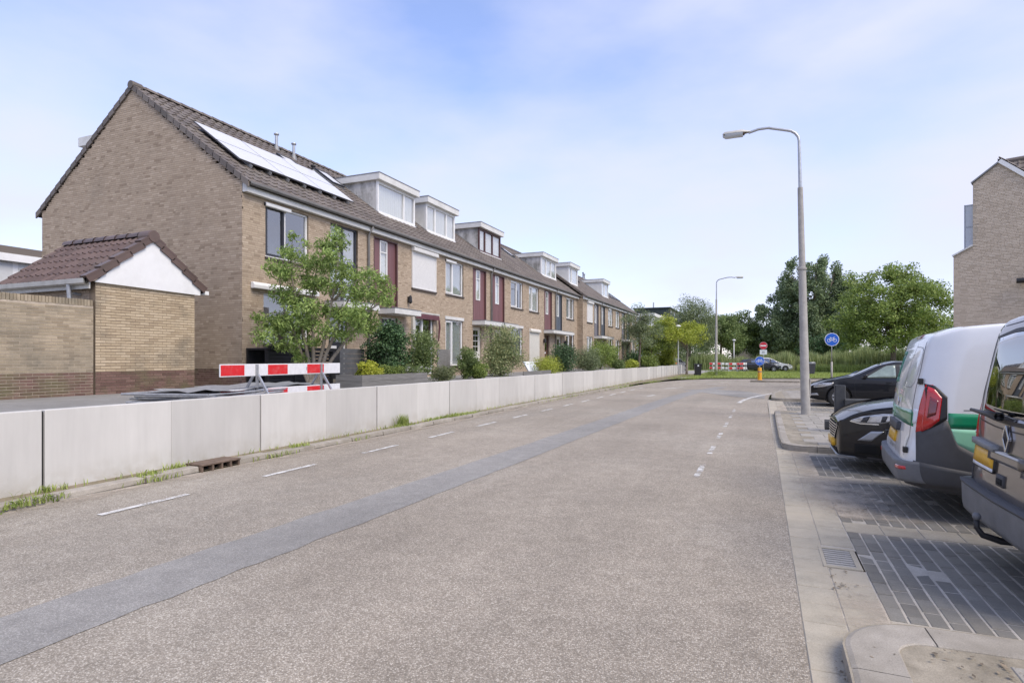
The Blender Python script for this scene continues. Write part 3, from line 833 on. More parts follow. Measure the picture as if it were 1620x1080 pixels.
def subtract(iv, a, b):
    out = []
    for (p, q) in iv:
        if b <= p or a >= q: out.append((p, q)); continue
        if a > p: out.append((p, a))
        if b < q: out.append((b, q))
    return out

def brickwork(wall, O, U, N, ulen, z0, z1, openings=(), mat=None, top=None, plinth=None, n_parts=0, depth=0.05, soldier=None):
    proud = 0.005 if n_parts else 0.0028
    """courses of bricks on the plane through O, along unit vector U, facing N. wall: the mortar mesh they belong to"""
    off = base_off(wall, None)
    O, U, N = Vector(O), Vector(U), Vector(N)
    basis = np.array([tuple(U), tuple(N), (0, 0, 1)])
    sets = {'a': [], 'p': []}
    z = z0; i = 0
    while z + BH <= z1 + 1e-4:
        wild = not n_parts
        o = -(BL + HJ) * random.random() if wild else -(BL + HJ) * 0.5 * (i % 2)
        u = o
        while u < ulen:
            bl = 0.099 if wild and random.random() < 0.28 else BL
            a, c = max(0.0, u), min(ulen, u + bl)
            u += bl + HJ
            if c - a < 0.03: continue
            if top is not None:
                if z + BH > min(top(a), top(c)): continue
            iv = [(a, c)]
            for (ua, ub, za, zb) in openings:
                if z + BH > za and z < zb: iv = subtract(iv, ua, ub)
            for (p, q) in iv:
                if q - p < 0.025: continue
                key = 'p' if plinth and z + BH < plinth else 'a'
                sets[key].append(((p + q) / 2, z + BH / 2, (q - p) / 2))
        z += BH + BJ; i += 1
    for key, mt in (('a', mat), ('p', M['plinth'])):
        S = sets[key]
        if not S: continue
        full = []; rest = []
        if n_parts:
            S2 = sorted(S, key=lambda s: (s[2] < BL / 2 - 0.002, (O + U * s[0]).x ** 2 + (O + U * s[0]).y ** 2 + (s[1] - 1.5) ** 2))
            full = [s for s in S2[:n_parts] if s[2] >= BL / 2 - 0.002]; rest = S2[len(full):]
        else: rest = S
        if full:
            me = boxes_mesh('brick', [(0, 0, 0)], [(BL / 2, depth / 2, BH / 2)], basis)
            me.materials.append(mt)
            for s in full:
                p = O + U * s[0] + N * (-depth / 2 + proud + random.gauss(0, 0.0008)); p.z = s[1] + random.gauss(0, 0.0008)
                ob = link('brick', me, None, wall, p - off)
        if rest:
            A = np.array(rest)
            C = np.array(O)[None] + A[:, :1] * np.array(U)[None] + np.array(N)[None] * (-depth / 2 + proud + rng.normal(0, 0.0007, (len(A), 1)))
            C[:, 2] = A[:, 1]
            H = np.stack([A[:, 2], np.full(len(A), depth / 2), np.full(len(A), BH / 2)], 1)
            me = boxes_mesh('bricks', C - np.array(off), H, basis)
            o = link('brick_courses', me, mt, wall); o['kind'] = 'stuff'

def wall_mesh(parent, O, U, N, ulen, z0, z1, openings=(), thick=0.28, top=None, name='wall', mat=None):
    """solid wall (mortar colour) with the openings cut out: a grid of cells"""
    O, U, N = Vector(O), Vector(U), Vector(N)
    us = sorted({0.0, ulen} | {v for o in openings for v in o[:2]}); zs = sorted({z0, z1} | {v for o in openings for v in o[2:4]})
    b = MB()
    for i in range(len(us) - 1):
        for j in range(len(zs) - 1):
            uc, zc = (us[i] + us[i + 1]) / 2, (zs[j] + zs[j + 1]) / 2
            if any(o[0] < uc < o[1] and o[2] < zc < o[3] for o in openings): continue
            c = O + U * uc + N * (-thick / 2); c.z = zc
            b.obb(c, U * ((us[i + 1] - us[i]) / 2), N * (thick / 2), Vector((0, 0, (zs[j + 1] - zs[j]) / 2)))
    if top is not None:      # gable triangle: list of (u, z)
        P = []
        for (u, z) in top:
            p = O + U * u; p.z = z; P.append(p)
        b.prism(P, N * (-thick))
    return b.build(name, mat or M['mortar'], parent)

def tile_shape(w, L, roll=0.034, lift=0.028, lip=0.022):
    """one roof tile: u across, v up the slope, n out. 11 quads"""
    prof = [(0.0, 0.006), (0.10, roll * 0.75), (0.19, roll), (0.28, roll * 0.75), (0.40, 0.004), (0.70, 0.0), (1.0, 0.006)]
    lo = [(p * w, 0.0, h + lift) for p, h in prof]; up = [(p * w, L, h) for p, h in prof]; under = [(p * w, 0.0, h + lift - lip) for p, h in prof]
    n = len(prof); V = np.array(lo + up + under)
    Q = [(i, i + 1, n + i + 1, n + i) for i in range(n - 1)] + [(2 * n + i, 2 * n + i + 1, i + 1, i) for i in range(n - 1)]
    return V, np.array(Q)

def tiled_slope(roof, O, U, V, width, length, mat, n_parts=0, w=0.30, L=0.33, skip=None, roll=0.034):
    """O lower left corner; U along the eave, V up the slope"""
    off = base_off(roof, None)
    O, U, V = Vector(O), Vector(U).normalized(), Vector(V).normalized(); N = U.cross(V)
    if N.z < 0: N = -N
    nu = max(1, round(width / w)); w = width / nu; nv = max(1, round(length / L)); L = length / nv
    TV, TQ = tile_shape(w, L * 1.12, roll)
    B = np.array([tuple(U), tuple(V), tuple(N)])
    base = TV @ B
    spots = []
    for j in range(nv):
        for i in range(nu):
            p = O + U * (w * i) + V * (L * j)
            if skip and skip(p + U * w / 2 + V * L / 2): continue
            spots.append(p)
    spots.sort(key=lambda p: p.x ** 2 + p.y ** 2 + p.z ** 2)
    if n_parts:
        me = np_mesh('roof_tile', base, TQ if U.cross(V).z > 0 else TQ[:, ::-1]); me.shade_smooth(); me.set_sharp_from_angle(angle=R(45)); me.materials.append(mat)
        for p in spots[:n_parts]:
            link('roof_tile', me, None, roof, p - off + N * random.uniform(0, 0.003))
    rest = spots[n_parts:]
    if rest:
        A = np.array([tuple(p) for p in rest]) - np.array(off) + np.array(N)[None] * rng.uniform(0, 0.003, (len(rest), 1))
        VV = (A[:, None] + base[None]).reshape(-1, 3)
        QQ = ((TQ if U.cross(V).z > 0 else TQ[:, ::-1])[None] + (np.arange(len(rest)) * len(TV))[:, None, None]).reshape(-1, 4)
        me = np_mesh('roof_tiles', VV, QQ); me.shade_smooth(); me.set_sharp_from_angle(angle=R(45))
        o = link('roof_tile_field', me, mat, roof); o['kind'] = 'stuff'

# ------------------------------------------------------------------ windows and doors of a facade that faces +X
def window(parent, X, y0, y1, z0, z1, frame, split=0.5, style='casement', curtain=None, sill=True, name='window', room=True, casement_mat=None):
    b = MB(); fw = 0.06; xf, xb = X - 0.055, X - 0.125
    b.box(xb, xf, y0, y1, z1 - fw, z1); b.box(xb, xf, y0, y1, z0, z0 + fw)
    b.box(xb, xf, y0, y0 + fw, z0 + fw, z1 - fw); b.box(xb, xf, y1 - fw, y1, z0 + fw, z1 - fw)
    ym = y0 + (y1 - y0) * split if split else None
    if ym: b.box(xb, xf, ym - fw / 2, ym + fw / 2, z0 + fw, z1 - fw)
    wnd = b.build(name, frame, parent, bevel=0.006)
    spans = [(y0 + fw, ym - fw / 2), (ym + fw / 2, y1 - fw)] if ym else [(y0 + fw, y1 - fw)]
    for i, (a, c) in enumerate(spans):
        za, zc = z0 + fw, z1 - fw
        if style == 'casement' and i == 0:
            cm = casement_mat or frame
            b = MB(); t = 0.055; xo = xf + 0.018
            b.box(xb + .01, xo, a, c, zc - t, zc); b.box(xb + .01, xo, a, c, za, za + t); b.box(xb + .01, xo, a, a + t, za + t, zc - t); b.box(xb + .01, xo, c - t, c, za + t, zc - t)
            b.build('casement', cm, wnd, bevel=0.005)
            a, c, za, zc = a + t, c - t, za + t, zc - t
        if style == 'casement' and i == 1 and zc - za > 1.0 and False: pass
        b = MB(); b.box(X - 0.105, X - 0.095, a, c, za, zc); b.build('pane', M['glass'], wnd)
    if curtain is not None:
        b = MB(); n = 40; P = []
        for i in range(n + 1):
            y = y0 + fw + (y1 - y0 - 2 * fw) * i / n; x = X - 0.15 + 0.012 * math.sin(i * 1.9)
            P.append([(x, y, z0 + fw), (x, y, z1 - fw)])
        b.grid(P); b.build('curtain', curtain, wnd)
    if room:
        b = MB(); d = 1.1
        b.add([(X - 0.13, y0, z0), (X - 0.13, y1, z0), (X - 0.13, y1, z1), (X - 0.13, y0, z1), (X - d, y0 - .3, z0 - .2), (X - d, y1 + .3, z0 - .2), (X - d, y1 + .3, z1 + .2), (X - d, y0 - .3, z1 + .2)],
              [(4, 5, 6, 7), (0, 1, 5, 4), (1, 2, 6, 5), (2, 3, 7, 6), (3, 0, 4, 7)])
        b.build('reveal', M['room'], wnd)
    if sill:
        b = MB(); b.box(X - 0.06, X + 0.06, y0 - 0.03, y1 + 0.03, z0 - 0.065, z0 - 0.002); b.build('sill', M['sill'], wnd, bevel=0.006)
    return wnd

def shutter(parent, X, y0, y1, z0, z1, mat=None, sill=True):
    """closed roller shutter of thin slats with its box above"""
    b = MB(); z = z0; x = X + 0.03
    while z < z1 - 0.17:
        b.box(x - 0.012, x, y0 + 0.04, y1 - 0.04, z + 0.002, min(z + 0.048, z1 - 0.17)); z += 0.05
    s = b.build('roller_shutter', mat or M['shutter'], parent)
    b = MB(); b.box(X + 0.004, X + 0.05, y0, y0 + 0.045, z0, z1 - 0.17); b.box(X + 0.004, X + 0.05, y1 - 0.045, y1, z0, z1 - 0.17); b.box(X + 0.004, X + 0.055, y0, y1, z0 - 0.04, z0)
    b.build('guide_rail', mat or M['shutter'], s)
    b = MB(); b.prism([(X, y0 - 0.02, z1 - 0.17), (X + 0.16, y0 - 0.02, z1 - 0.17), (X + 0.17, y0 - 0.02, z1 - 0.06), (X + 0.10, y0 - 0.02, z1 + 0.02), (X, y0 - 0.02, z1 + 0.02)], (0, y1 - y0 + 0.04, 0))
    b.build('shutter_box', mat or M['shutter'], s, bevel=0.008)
    b = MB(); b.box(X - 0.2, X - 0.05, y0, y1, z0, z1); b.build('backing', M['room'], s)
    if sill:
        b = MB(); b.box(X - 0.05, X + 0.07, y0 - 0.03, y1 + 0.03, z0 - 0.11, z0 - 0.045); b.build('sill', M['sill'], s)
    return s

def panel_strip(parent, X, y0, y1, z0, z1, mat, win=True, frame=None, trimmat=None):
    """tall coloured panel with a slim window high up"""
    b = MB(); x = X - 0.07
    n = max(2, round((y1 - y0) / 0.5)); ws = (y1 - y0) / n
    wy0, wy1 = y0 + (y1 - y0) * 0.30, y0 + (y1 - y0) * 0.60; wz0, wz1 = z0 + 1.05, z1 - 0.06
    ys = [y0, wy0, wy1, y1]
    for i in range(3):
        a, c = ys[i], ys[i + 1]
        if i == 1 and win:
            b.box(x - 0.05, x, a + .004, c - .004, z0, wz0); b.box(x - 0.05, x, a + .004, c - .004, wz1, z1)
        else: b.box(x - 0.05, x, a + .004, c - .004, z0, z1)
    p = b.build('facade_panel', mat, parent)
    b = MB(); b.box(X - 0.1, X + 0.012, y1 - 0.07, y1, z0, z1); b.box(X - 0.1, X + 0.012, y0, y0 + 0.05, z0, z1); b.box(X - 0.1, X + 0.01, y0 + .05, y1 - .07, z1 - 0.045, z1)
    b.build('panel_frame', trimmat or M['brown_frame'], p)
    b = MB(); b.box(X - 0.16, X - 0.125, y0, y1, z0, z1); b.build('backing', M['room'], p)
    if win:
        f = frame or M['pvc']; b = MB(); t = 0.05; xo = X - 0.045
        b.box(xo - 0.06, xo, wy0, wy1, wz1 - t, wz1); b.box(xo - 0.06, xo, wy0, wy1, wz0, wz0 + t); b.box(xo - 0.06, xo, wy0, wy0 + t, wz0 + t, wz1 - t); b.box(xo - 0.06, xo, wy1 - t, wy1, wz0 + t, wz1 - t); b.box(xo - 0.06, xo, wy0 + t, wy1 - t, wz1 - 0.45, wz1 - 0.41)
        b.build('window_frame', f, p)
        b = MB(); b.box(xo - 0.04, xo - 0.03, wy0 + t, wy1 - t, wz0 + t, wz1 - t); b.build('pane', M['glass'], p)
        b = MB(); b.box(xo - 0.075, xo - 0.07, wy0 + t, wy1 - t, wz0 + t, wz1 - 0.45); b.build('curtain', M['curtain'], p)
    return p

def front_door(parent, X, y0, y1, z0, z1, mat, style='plain', frame=None):
    b = MB(); x = X - 0.12; f = frame or M['pvc']
    b.box(x - 0.05, x, y0 + 0.06, y1 - 0.06, z0, z1 - 0.06)
    d = b.build('door', mat, parent, bevel=0.005)
    b = MB(); b.box(x - 0.06, x + 0.04, y0, y0 + 0.06, z0, z1); b.box(x - 0.06, x + 0.04, y1 - 0.06, y1, z0, z1); b.box(x - 0.06, x + 0.04, y0 + 0.06, y1 - 0.06, z1 - 0.06, z1)
    b.build('door_frame', f, d)
    if style == 'grid':
        for i in range(2):
            for j in range(4):
                w = (y1 - y0 - 0.34) / 2
                a = y0 + 0.17 + i * w; zb = z0 + 1.05 + j * 0.27
                b = MB(); b.box(x, x + 0.006, a + 0.02, a + w - 0.02, zb, zb + 0.23); b.build('pane', M['glass_rear'], d)
    elif style == 'glazed':
        b = MB(); b.box(x, x + 0.006, y0 + 0.18, y1 - 0.18, z0 + 0.3, z1 - 0.2); b.build('pane', M['glass_rear'], d)
    else:
        b = MB(); b.box(x, x + 0.006, y0 + 0.16, y1 - 0.16, z0 + 1.25, z1 - 0.2); b.build('pane', M['glass_rear'], d)
        b = MB(); b.box(x, x + 0.012, y0 + 0.22, y0 + 0.52, z0 + 1.02, z0 + 1.12); b.build('letter_plate', M['white'], d)
    b = MB(); b.tube([(x, y0 + 0.13, z0 + 1.0), (x + 0.05, y0 + 0.13, z0 + 1.0), (x + 0.05, y0 + 0.24, z0 + 1.0)], 0.010, 6); b.build('handle', M['zinc'], d)
    b = MB(); b.box(X - 0.6, X - 0.175, y0, y1, z0, z1); b.build('backing', M['room'], d)
    return d
# ------------------------------------------------------------------ the terraced houses
K = 0.735; ZF = 6.10        # roof pitch (rise per metre), top of the front brickwork
def zr(x, Xf): return 6.50 + (Xf - x) * K

def dormer(h, Xf, y0, y1, side, wins, frame, xf_off=1.27, top=9.05, blind=None, split=None):
    """flat-roofed box dormer: front at x = Xf - xf_off"""
    x1 = Xf - xf_off; zb = zr(x1, Xf) + 0.02; xb = Xf - (top - 0.25 - 6.50) / K - 0.25
    d = bpy.data.objects.new('dormer', None); COL.objects.link(d); d.parent = h; d.empty_display_size = 0.2
    poly = [(x1 - 0.09, zr(x1 - 0.09, Xf) - 0.12), (x1 - 0.09, top - 0.28), (xb, top - 0.28), (xb, zr(xb, Xf) - 0.12)]
    for (a, c) in ((y0, y0 + 0.06), (y1 - 0.06, y1)):
        b = MB(); b.prism([(p[0], a, p[1]) for p in poly], (0, c - a, 0)); b.build('cheek', side, d)
    # front frame
    b = MB(); t = 0.09
    b.box(x1 - 0.09, x1, y0, y0 + t, zb, top - 0.28); b.box(x1 - 0.09, x1, y1 - t, y1, zb, top - 0.28)
    b.box(x1 - 0.09, x1, y0 + t, y1 - t, zb, zb + 0.10); b.box(x1 - 0.09, x1, y0 + t, y1 - t, top - 0.40, top - 0.28)
    ys = [y0 + t]
    for f in wins[:-1]: ys.append(y0 + t + (y1 - y0 - 2 * t) * f)
    ys.append(y1 - t)
    for y in ys[1:-1]: b.box(x1 - 0.09, x1, y - 0.04, y + 0.04, zb + 0.10, top - 0.40)
    b.build('window_frame', frame, d, bevel=0.006)
    for i in range(len(ys) - 1):
        a, c = ys[i] + (0.04 if i else 0), ys[i + 1] - (0.04 if i < len(ys) - 2 else 0)
        b = MB(); b.box(x1 - 0.06, x1 - 0.05, a, c, zb + 0.10, top - 0.40); b.build('pane', M['glass'], d)
    n = 50; P = []
    for i in range(n + 1):
        y = y0 + t + (y1 - y0 - 2 * t) * i / n; P.append([(x1 - 0.105 + 0.01 * math.sin(i * 2.1), y, zb + .08), (x1 - 0.105 + 0.01 * math.sin(i * 2.1), y, top - 0.38)])
    b = MB(); b.grid(P); b.build('curtain', blind or M['curtain'], d)
    # roof slab with pale edge boards, lead apron
    b = MB(); b.box(xb - 0.15, x1 + 0.17, y0 - 0.12, y1 + 0.12, top - 0.28, top - 0.02); b.build('roof_edge', M['trim'], d, bevel=0.008)
    b = MB(); b.box(xb - 0.13, x1 + 0.185, y0 - 0.135, y1 + 0.135, top - 0.02, top + 0.012); b.build('roof_trim', M['lead'], d)
    b = MB(); b.box(x1 - 0.02, x1 + 0.05, y0 - 0.02, y1 + 0.02, zb - 0.06, zb); b.build('sill', M['white'], d)
    b = MB()
    ux = Vector((-1, 0, K)).normalized()
    for y in (y0 - 0.06, y1 + 0.06):
        b.beam(Vector((x1 + 0.05, y, zr(x1 + .05, Xf) + 0.075)), Vector((xb, y, zr(xb, Xf) + 0.075)), 0.12, 0.02)
    b.build('lead_flashing', M['lead'], d)
    return d

def skylight(h, Xf, y0, y1, xa, xb, cover=None):
    """roof window lying in the slope between x = xa (low) and xb (high)"""
    U = Vector((0, 1, 0)); V = Vector((-1, 0, K)).normalized(); N = Vector((K, 0, 1)).normalized()
    c = Vector(((xa + xb) / 2, (y0 + y1) / 2, zr((xa + xb) / 2, Xf))) + N * 0.10; L = (Vector((xa, 0, zr(xa, Xf))) - Vector((xb, 0, zr(xb, Xf)))).length
    b = MB(); w = (y1 - y0) / 2; t = 0.05
    b.obb(c + U * (w - t / 2), U * t / 2, V * L / 2, N * 0.045); b.obb(c - U * (w - t / 2), U * t / 2, V * L / 2, N * 0.045)
    b.obb(c + V * (L / 2 - t / 2), U * (w - t), V * t / 2, N * 0.045); b.obb(c - V * (L / 2 - t / 2), U * (w - t), V * t / 2, N * 0.045)
    o = b.build('roof_window', M['dark_frame'], h)
    b = MB(); b.obb(c + N * 0.02, U * (w - t), V * (L / 2 - t), N * 0.005); b.build('pane', M['solar'], o)
    b = MB(); b.obb(c - N * 0.05, U * (w + 0.06), V * (L / 2 + 0.06), N * 0.02); b.build('flashing', M['lead'], o)
    return o

def house(label, y0, y1, Xf, wy, py, cfg, n_tiles=0, n_bricks=0, gable=False, verge=False):
    h = thing('terraced_house', label, 'house', (Xf - 4.4, (y0 + y1) / 2, GZ), group='terraced houses along the road')
    ops = []; g = cfg.get
    # openings on the facade: (y, z) rectangles
    W1 = (wy[0], wy[1], 4.46, 6.0); ops.append(W1)
    gl = g('ground'); G1 = None
    if gl:
        G1 = (gl[1], gl[2], gl[3], gl[4]); ops.append(G1)
    pz0 = 3.42; P1 = (py[0], py[1], pz0, 6.02); ops.append(P1)
    D1 = (g('door')[1], g('door')[2], GZ, 3.10); ops.append(D1)
    loc = [(a - y0, c - y0, zz0, zz1) for a, c, zz0, zz1 in ops]
    wall = wall_mesh(h, (Xf, y0, 0), (0, 1, 0), (1, 0, 0), y1 - y0, GZ - 0.1, ZF + 0.3, loc)
    wall.data.materials[0] = M['mortar']
    brickwork(wall, (Xf, y0, 0), (0, 1, 0), (1, 0, 0), y1 - y0, GZ, ZF, loc, M['brick'], None, g('plinth'), n_bricks)
    # rear wall and roof
    Xr = Xf - 8.9; xm = Xf - 4.45
    b = MB(); b.box(Xr, Xr + 0.25, y0, y1, GZ - 0.1, 6.35); b.build('rear_wall', M['mortar'], h)
    b = MB(); zo = 0.10
    b.prism([(Xf + 0.22, y0, zr(Xf + 0.22, Xf) - zo), (Xf + 0.22, y0, zr(Xf + 0.22, Xf)), (xm, y0, zr(xm, Xf)), (Xr - 0.22, y0, zr(Xf + 0.22, Xf)), (Xr - 0.22, y0, zr(Xf + 0.22, Xf) - zo), (xm, y0, zr(xm, Xf) - zo)], (0, y1 - y0, 0))
    roof = b.build('roof', M['under'], h)
    dm = g('dormer'); sk = g('skylights') or []
    def skip(p):
        if dm and dm[0] - 0.02 < p.y < dm[1] + 0.02 and Xf - 3.6 < p.x < Xf - 1.20: return True
        for s in sk:
            if s[0] - .05 < p.y < s[1] + .05 and s[3] - .05 < p.x < s[2] + .05: return True
        return False
    sl = math.hypot(4.45 + 0.27, (4.45 + 0.27) * K)
    tiled_slope(roof, (Xf + 0.27, y0, zr(Xf + 0.27, Xf) + 0.012), (0, 1, 0), (-1, 0, K), y1 - y0, sl, M['tile'], n_tiles, 0.30, 0.34, skip)
    # rear slope, plain courses
    tiled_slope(roof, (Xr - 0.27, y1, zr(Xf + 0.27, Xf) + 0.012), (0, -1, 0), (1, 0, K), y1 - y0, sl, M['tile'], 0, 0.30, 0.34)
    zt = zr(xm, Xf) + 0.05
    nr = round((y1 - y0) / 0.40); st = (y1 - y0) / nr
    for i in range(nr):          # ridge tiles
        a = y0 + i * st; b = MB(); pth = []
        vs = []; fs = []
        for (yy, rr) in ((a - 0.02, 0.135), (a + st + 0.01, 0.118)):
            for k2 in range(7):
                t = math.pi * k2 / 6; vs.append((xm + rr * math.cos(t), yy, zt - 0.045 + rr * 0.9 * math.sin(t)))
        for k2 in range(6): fs.append((k2, k2 + 1, 7 + k2 + 1, 7 + k2))
        fs.append(tuple(range(7)))
        b.add(vs, fs); b.build('ridge_tile', M['tile'], roof)
    # eaves: white fascia board, gutter
    b = MB(); b.box(Xf + 0.012, Xf + 0.165, y0 + .002, y1 - .002, ZF - 0.005, 6.36); b.build('fascia', M['trim'], h)
    gx, gz = Xf + 0.265, 6.315
    b = MB()
    b.grid([[(gx - 0.085, y, gz + 0.045), (gx - 0.08, y, gz - 0.01), (gx - 0.05, y, gz - 0.045), (gx + 0.02, y, gz - 0.045), (gx + 0.055, y, gz - 0.01), (gx + 0.06, y, gz + 0.045), (gx + 0.045, y, gz + 0.045), (gx + 0.035, y, gz), (gx - 0.06, y, gz - 0.025)] for y in (y0 + 0.001, y1 - 0.001)])
    b.build('gutter', M['pipe'], h)
    if g('pipe'):
        yp = g('pipe')
        b = MB(); b.tube([(gx, yp, gz - 0.06), (Xf + 0.10, yp, gz - 0.28), (Xf + 0.075, yp, gz - 0.4), (Xf + 0.075, yp, GZ)], 0.042, 10); dp = b.build('downpipe', M['pipe'], h, smooth=True)
        for zz in (5.0, 3.9, 2.6, 1.6):
            b = MB(); b.lathe([(0.043, zz - 0.02), (0.05, zz - 0.02), (0.05, zz + 0.02), (0.043, zz + 0.02)], (Xf + 0.075, yp, 0), 10); b.build('clamp', M['pipe'], dp)
    # first-floor window or shutter
    if g('w1') == 'shutter': shutter(h, Xf, W1[0], W1[1], W1[2], W1[3] + 0.08, g('shmat'))
    else: window(h, Xf, *W1, g('frame') or M['pvc'], g('split', 0.42), 'casement', g('curtain'), casement_mat=g('casement'))
    if g('screen'):
        b = MB(); b.box(Xf - 0.05, Xf + 0.07, W1[0] - 0.02, W1[0] + (W1[1] - W1[0]) * 0.55, W1[3] - 0.10, W1[3] + 0.01); s = b.build('blind_box', M['white'], h, bevel=0.02)
        b = MB(); b.lathe([(0.0, 0.0), (0.045, 0.0), (0.045, 0.03), (0.0, 0.03)], (Xf + 0.005, W1[0] - 0.055, W1[3] - 0.05), 12, 'y'); b.build('end_cap', M['black'], s)
    # ground floor
    if gl:
        kind = gl[0]
        if kind == 'shutter': shutter(h, Xf, *G1, M['cream'])
        else: window(h, Xf, *G1, g('gframe') or g('frame') or M['pvc'], gl[5], 'casement' if kind == 'casement' else 'fixed', gl[6], sill=G1[2] > 1.2)
    # tall panel
    if g('panel') == 'glazed':
        w = window(h, Xf, py[0], py[1], pz0, 6.02, M['dark_frame'], 0.48, 'fixed', M['blind'], sill=False)
        b = MB(); b.box(Xf - 0.12, Xf - 0.04, py[0], py[1], 4.7, 4.78); b.build('transom', M['dark_frame'], w)
    else:
        panel_strip(h, Xf, py[0], py[1], pz0, 6.02, g('panel'), True, M['pvc'], g('ptrim'))
    # door with canopy
    dk = g('door'); front_door(h, Xf, dk[1], dk[2], GZ + 0.08, 3.10, dk[3], dk[4], dk[5] if len(dk) > 5 else None)
    b = MB(); b.box(Xf - 0.2, Xf + 0.12, dk[1] - 0.02, dk[2] + 0.02, GZ - 0.05, GZ + 0.08); b.build('door_step', M['slab'], h)
    if g('canopy'):
        a, c, dpt = g('canopy')
        b = MB(); b.box(Xf + 0.002, Xf + dpt, a, c, 3.20, 3.40); cn = b.build('canopy', M['trim'], h, bevel=0.008)
        b = MB(); b.box(Xf + 0.002, Xf + dpt + 0.012, a - 0.012, c + 0.012, 3.40, 3.425); b.build('edge_trim', M['lead'], cn)
    if g('lintel'):
        for (a, c, zz) in g('lintel'):
            b = MB(); b.box(Xf + 0.002, Xf + 0.035, a, c, zz, zz + 0.14); b.build('lintel', M['trim'], h)
    if dm: dormer(h, Xf, *dm)
    for s in sk: skylight(h, Xf, *s)
    for (yy, xx, hh, mt) in g('vents') or []:
        b = MB(); zb = zr(xx, Xf)
        b.tube([(xx, yy, zb - 0.05), (xx, yy, zb + hh)], 0.055, 10); v = b.build('vent_pipe', M[mt], h, smooth=True, angle=40)
        b = MB(); b.lathe([(0.06, zb + hh - 0.05), (0.10, zb + hh - 0.02), (0.10, zb + hh + 0.02), (0.0, zb + hh + 0.05)], (xx, yy, 0), 12); b.build('vent_cap', M[mt], v, smooth=True)
        b = MB(); b.lathe([(0.13, zb - 0.06), (0.09, zb + 0.12), (0.056, zb + 0.2)], (xx, yy, 0), 12); b.build('vent_collar', M['lead'], v, smooth=True)
    if gable:
        tp = lambda u: zr(Xf - u, Xf) - 0.03 if u <= 4.45 else zr(Xf - (8.9 - u), Xf) - 0.03
        gw = wall_mesh(h, (Xf - 0.285, y0, 0), (-1, 0, 0), (0, -1, 0), 8.9 - 0.285 - 0.25, GZ - 0.1, 6.2, (), 0.28, [(-0.28, 6.2), (4.45 - 0.285, zr(xm, Xf) - 0.1), (8.9 - 0.285, 6.2)], 'gable_wall')
        for (vsz) in (1,):
            pass
        # the mortar body stands just inside the brick faces
        gw.data.transform(Matrix.Translation((0, 0.0, 0)))
        brickwork(gw, (Xf, y0, 0), (-1, 0, 0), (0, -1, 0), 8.9, GZ, 9.9, (), M['brick'], tp, GZ + 0.50, 0)
    if gable or verge:
        V = Vector((-1, 0, K)).normalized(); N = Vector((K, 0, 1)).normalized()
        for sgn in (1, -1):
            for i in range(18):
                s = sl / 18
                xa = (Xf + 0.27) - 4.72 * i / 18; xc = (Xf + 0.27) - 4.72 * (i + 1.08) / 18
                if sgn < 0: xa2, xc2 = 2 * xm - xa, 2 * xm - xc
                else: xa2, xc2 = xa, xc
                za, zc = zr(xa, Xf) + 0.075, zr(xc, Xf) + 0.045
                b = MB()
                b.prism([(xa2, y0 - 0.05, za - 0.17), (xa2, y0 - 0.05, za), (xc2, y0 - 0.05, zc), (xc2, y0 - 0.05, zc - 0.17)], (0, 0.045, 0))
                b.prism([(xa2, y0 - 0.051, za - 0.03), (xa2, y0 - 0.051, za + 0.012), (xc2, y0 - 0.051, zc + 0.012), (xc2, y0 - 0.051, zc - 0.03)], (0, 0.16, 0))
                b.build('verge_tile', M['tile'], roof)
        b = MB(); b.lathe([(0.0, y0 - 0.075), (0.12, y0 - 0.075), (0.13, y0 - 0.03), (0.13, y0 + 0.25)], (xm, 0, zt - 0.03), 14, 'y'); b.build('ridge_end_tile', M['tile'], roof)
    return h

XF = -13.05
h1 = house('end house with blank brick gable and solar panels on its roof', 12.0, 17.58, XF, (12.82, 14.56), (15.59, 17.01), dict(
    casement=M['dark_frame'], frame=M['pvc'], split=0.46, screen=True, ground=('fixed', 12.75, 14.55, 1.98, 3.42, 0, None), gframe=M['pvc'],
    panel='glazed', door=('d', 15.50, 16.42, M['door_dark'], 'plain', M['pvc']), plinth=GZ + 0.35, pipe=17.55,
    skylights=[(16.5, 17.2, -15.85, -16.35)], vents=[(17.45, -17.2, 0.62, 'zinc'), (17.2 + 0.95, -17.05, 0.6, 'zinc')] [:1], canopy=(15.3, 17.2, 0.8)), 300, 0, True)
b = MB(); b.prism([(XF + 0.01, 12.28, 3.50), (XF + 0.16, 12.28, 3.50), (XF + 0.17, 12.28, 3.60), (XF + 0.10, 12.28, 3.68), (XF + 0.01, 12.28, 3.68)], (0, 2.6, 0))
aw = b.build('awning_box', M['white'], h1, bevel=0.015)
b = MB(); b.box(XF - 0.09, XF - 0.085, 12.82, 14.48, 2.02, 2.36); b.build('frosted_film', M['frost'], h1)

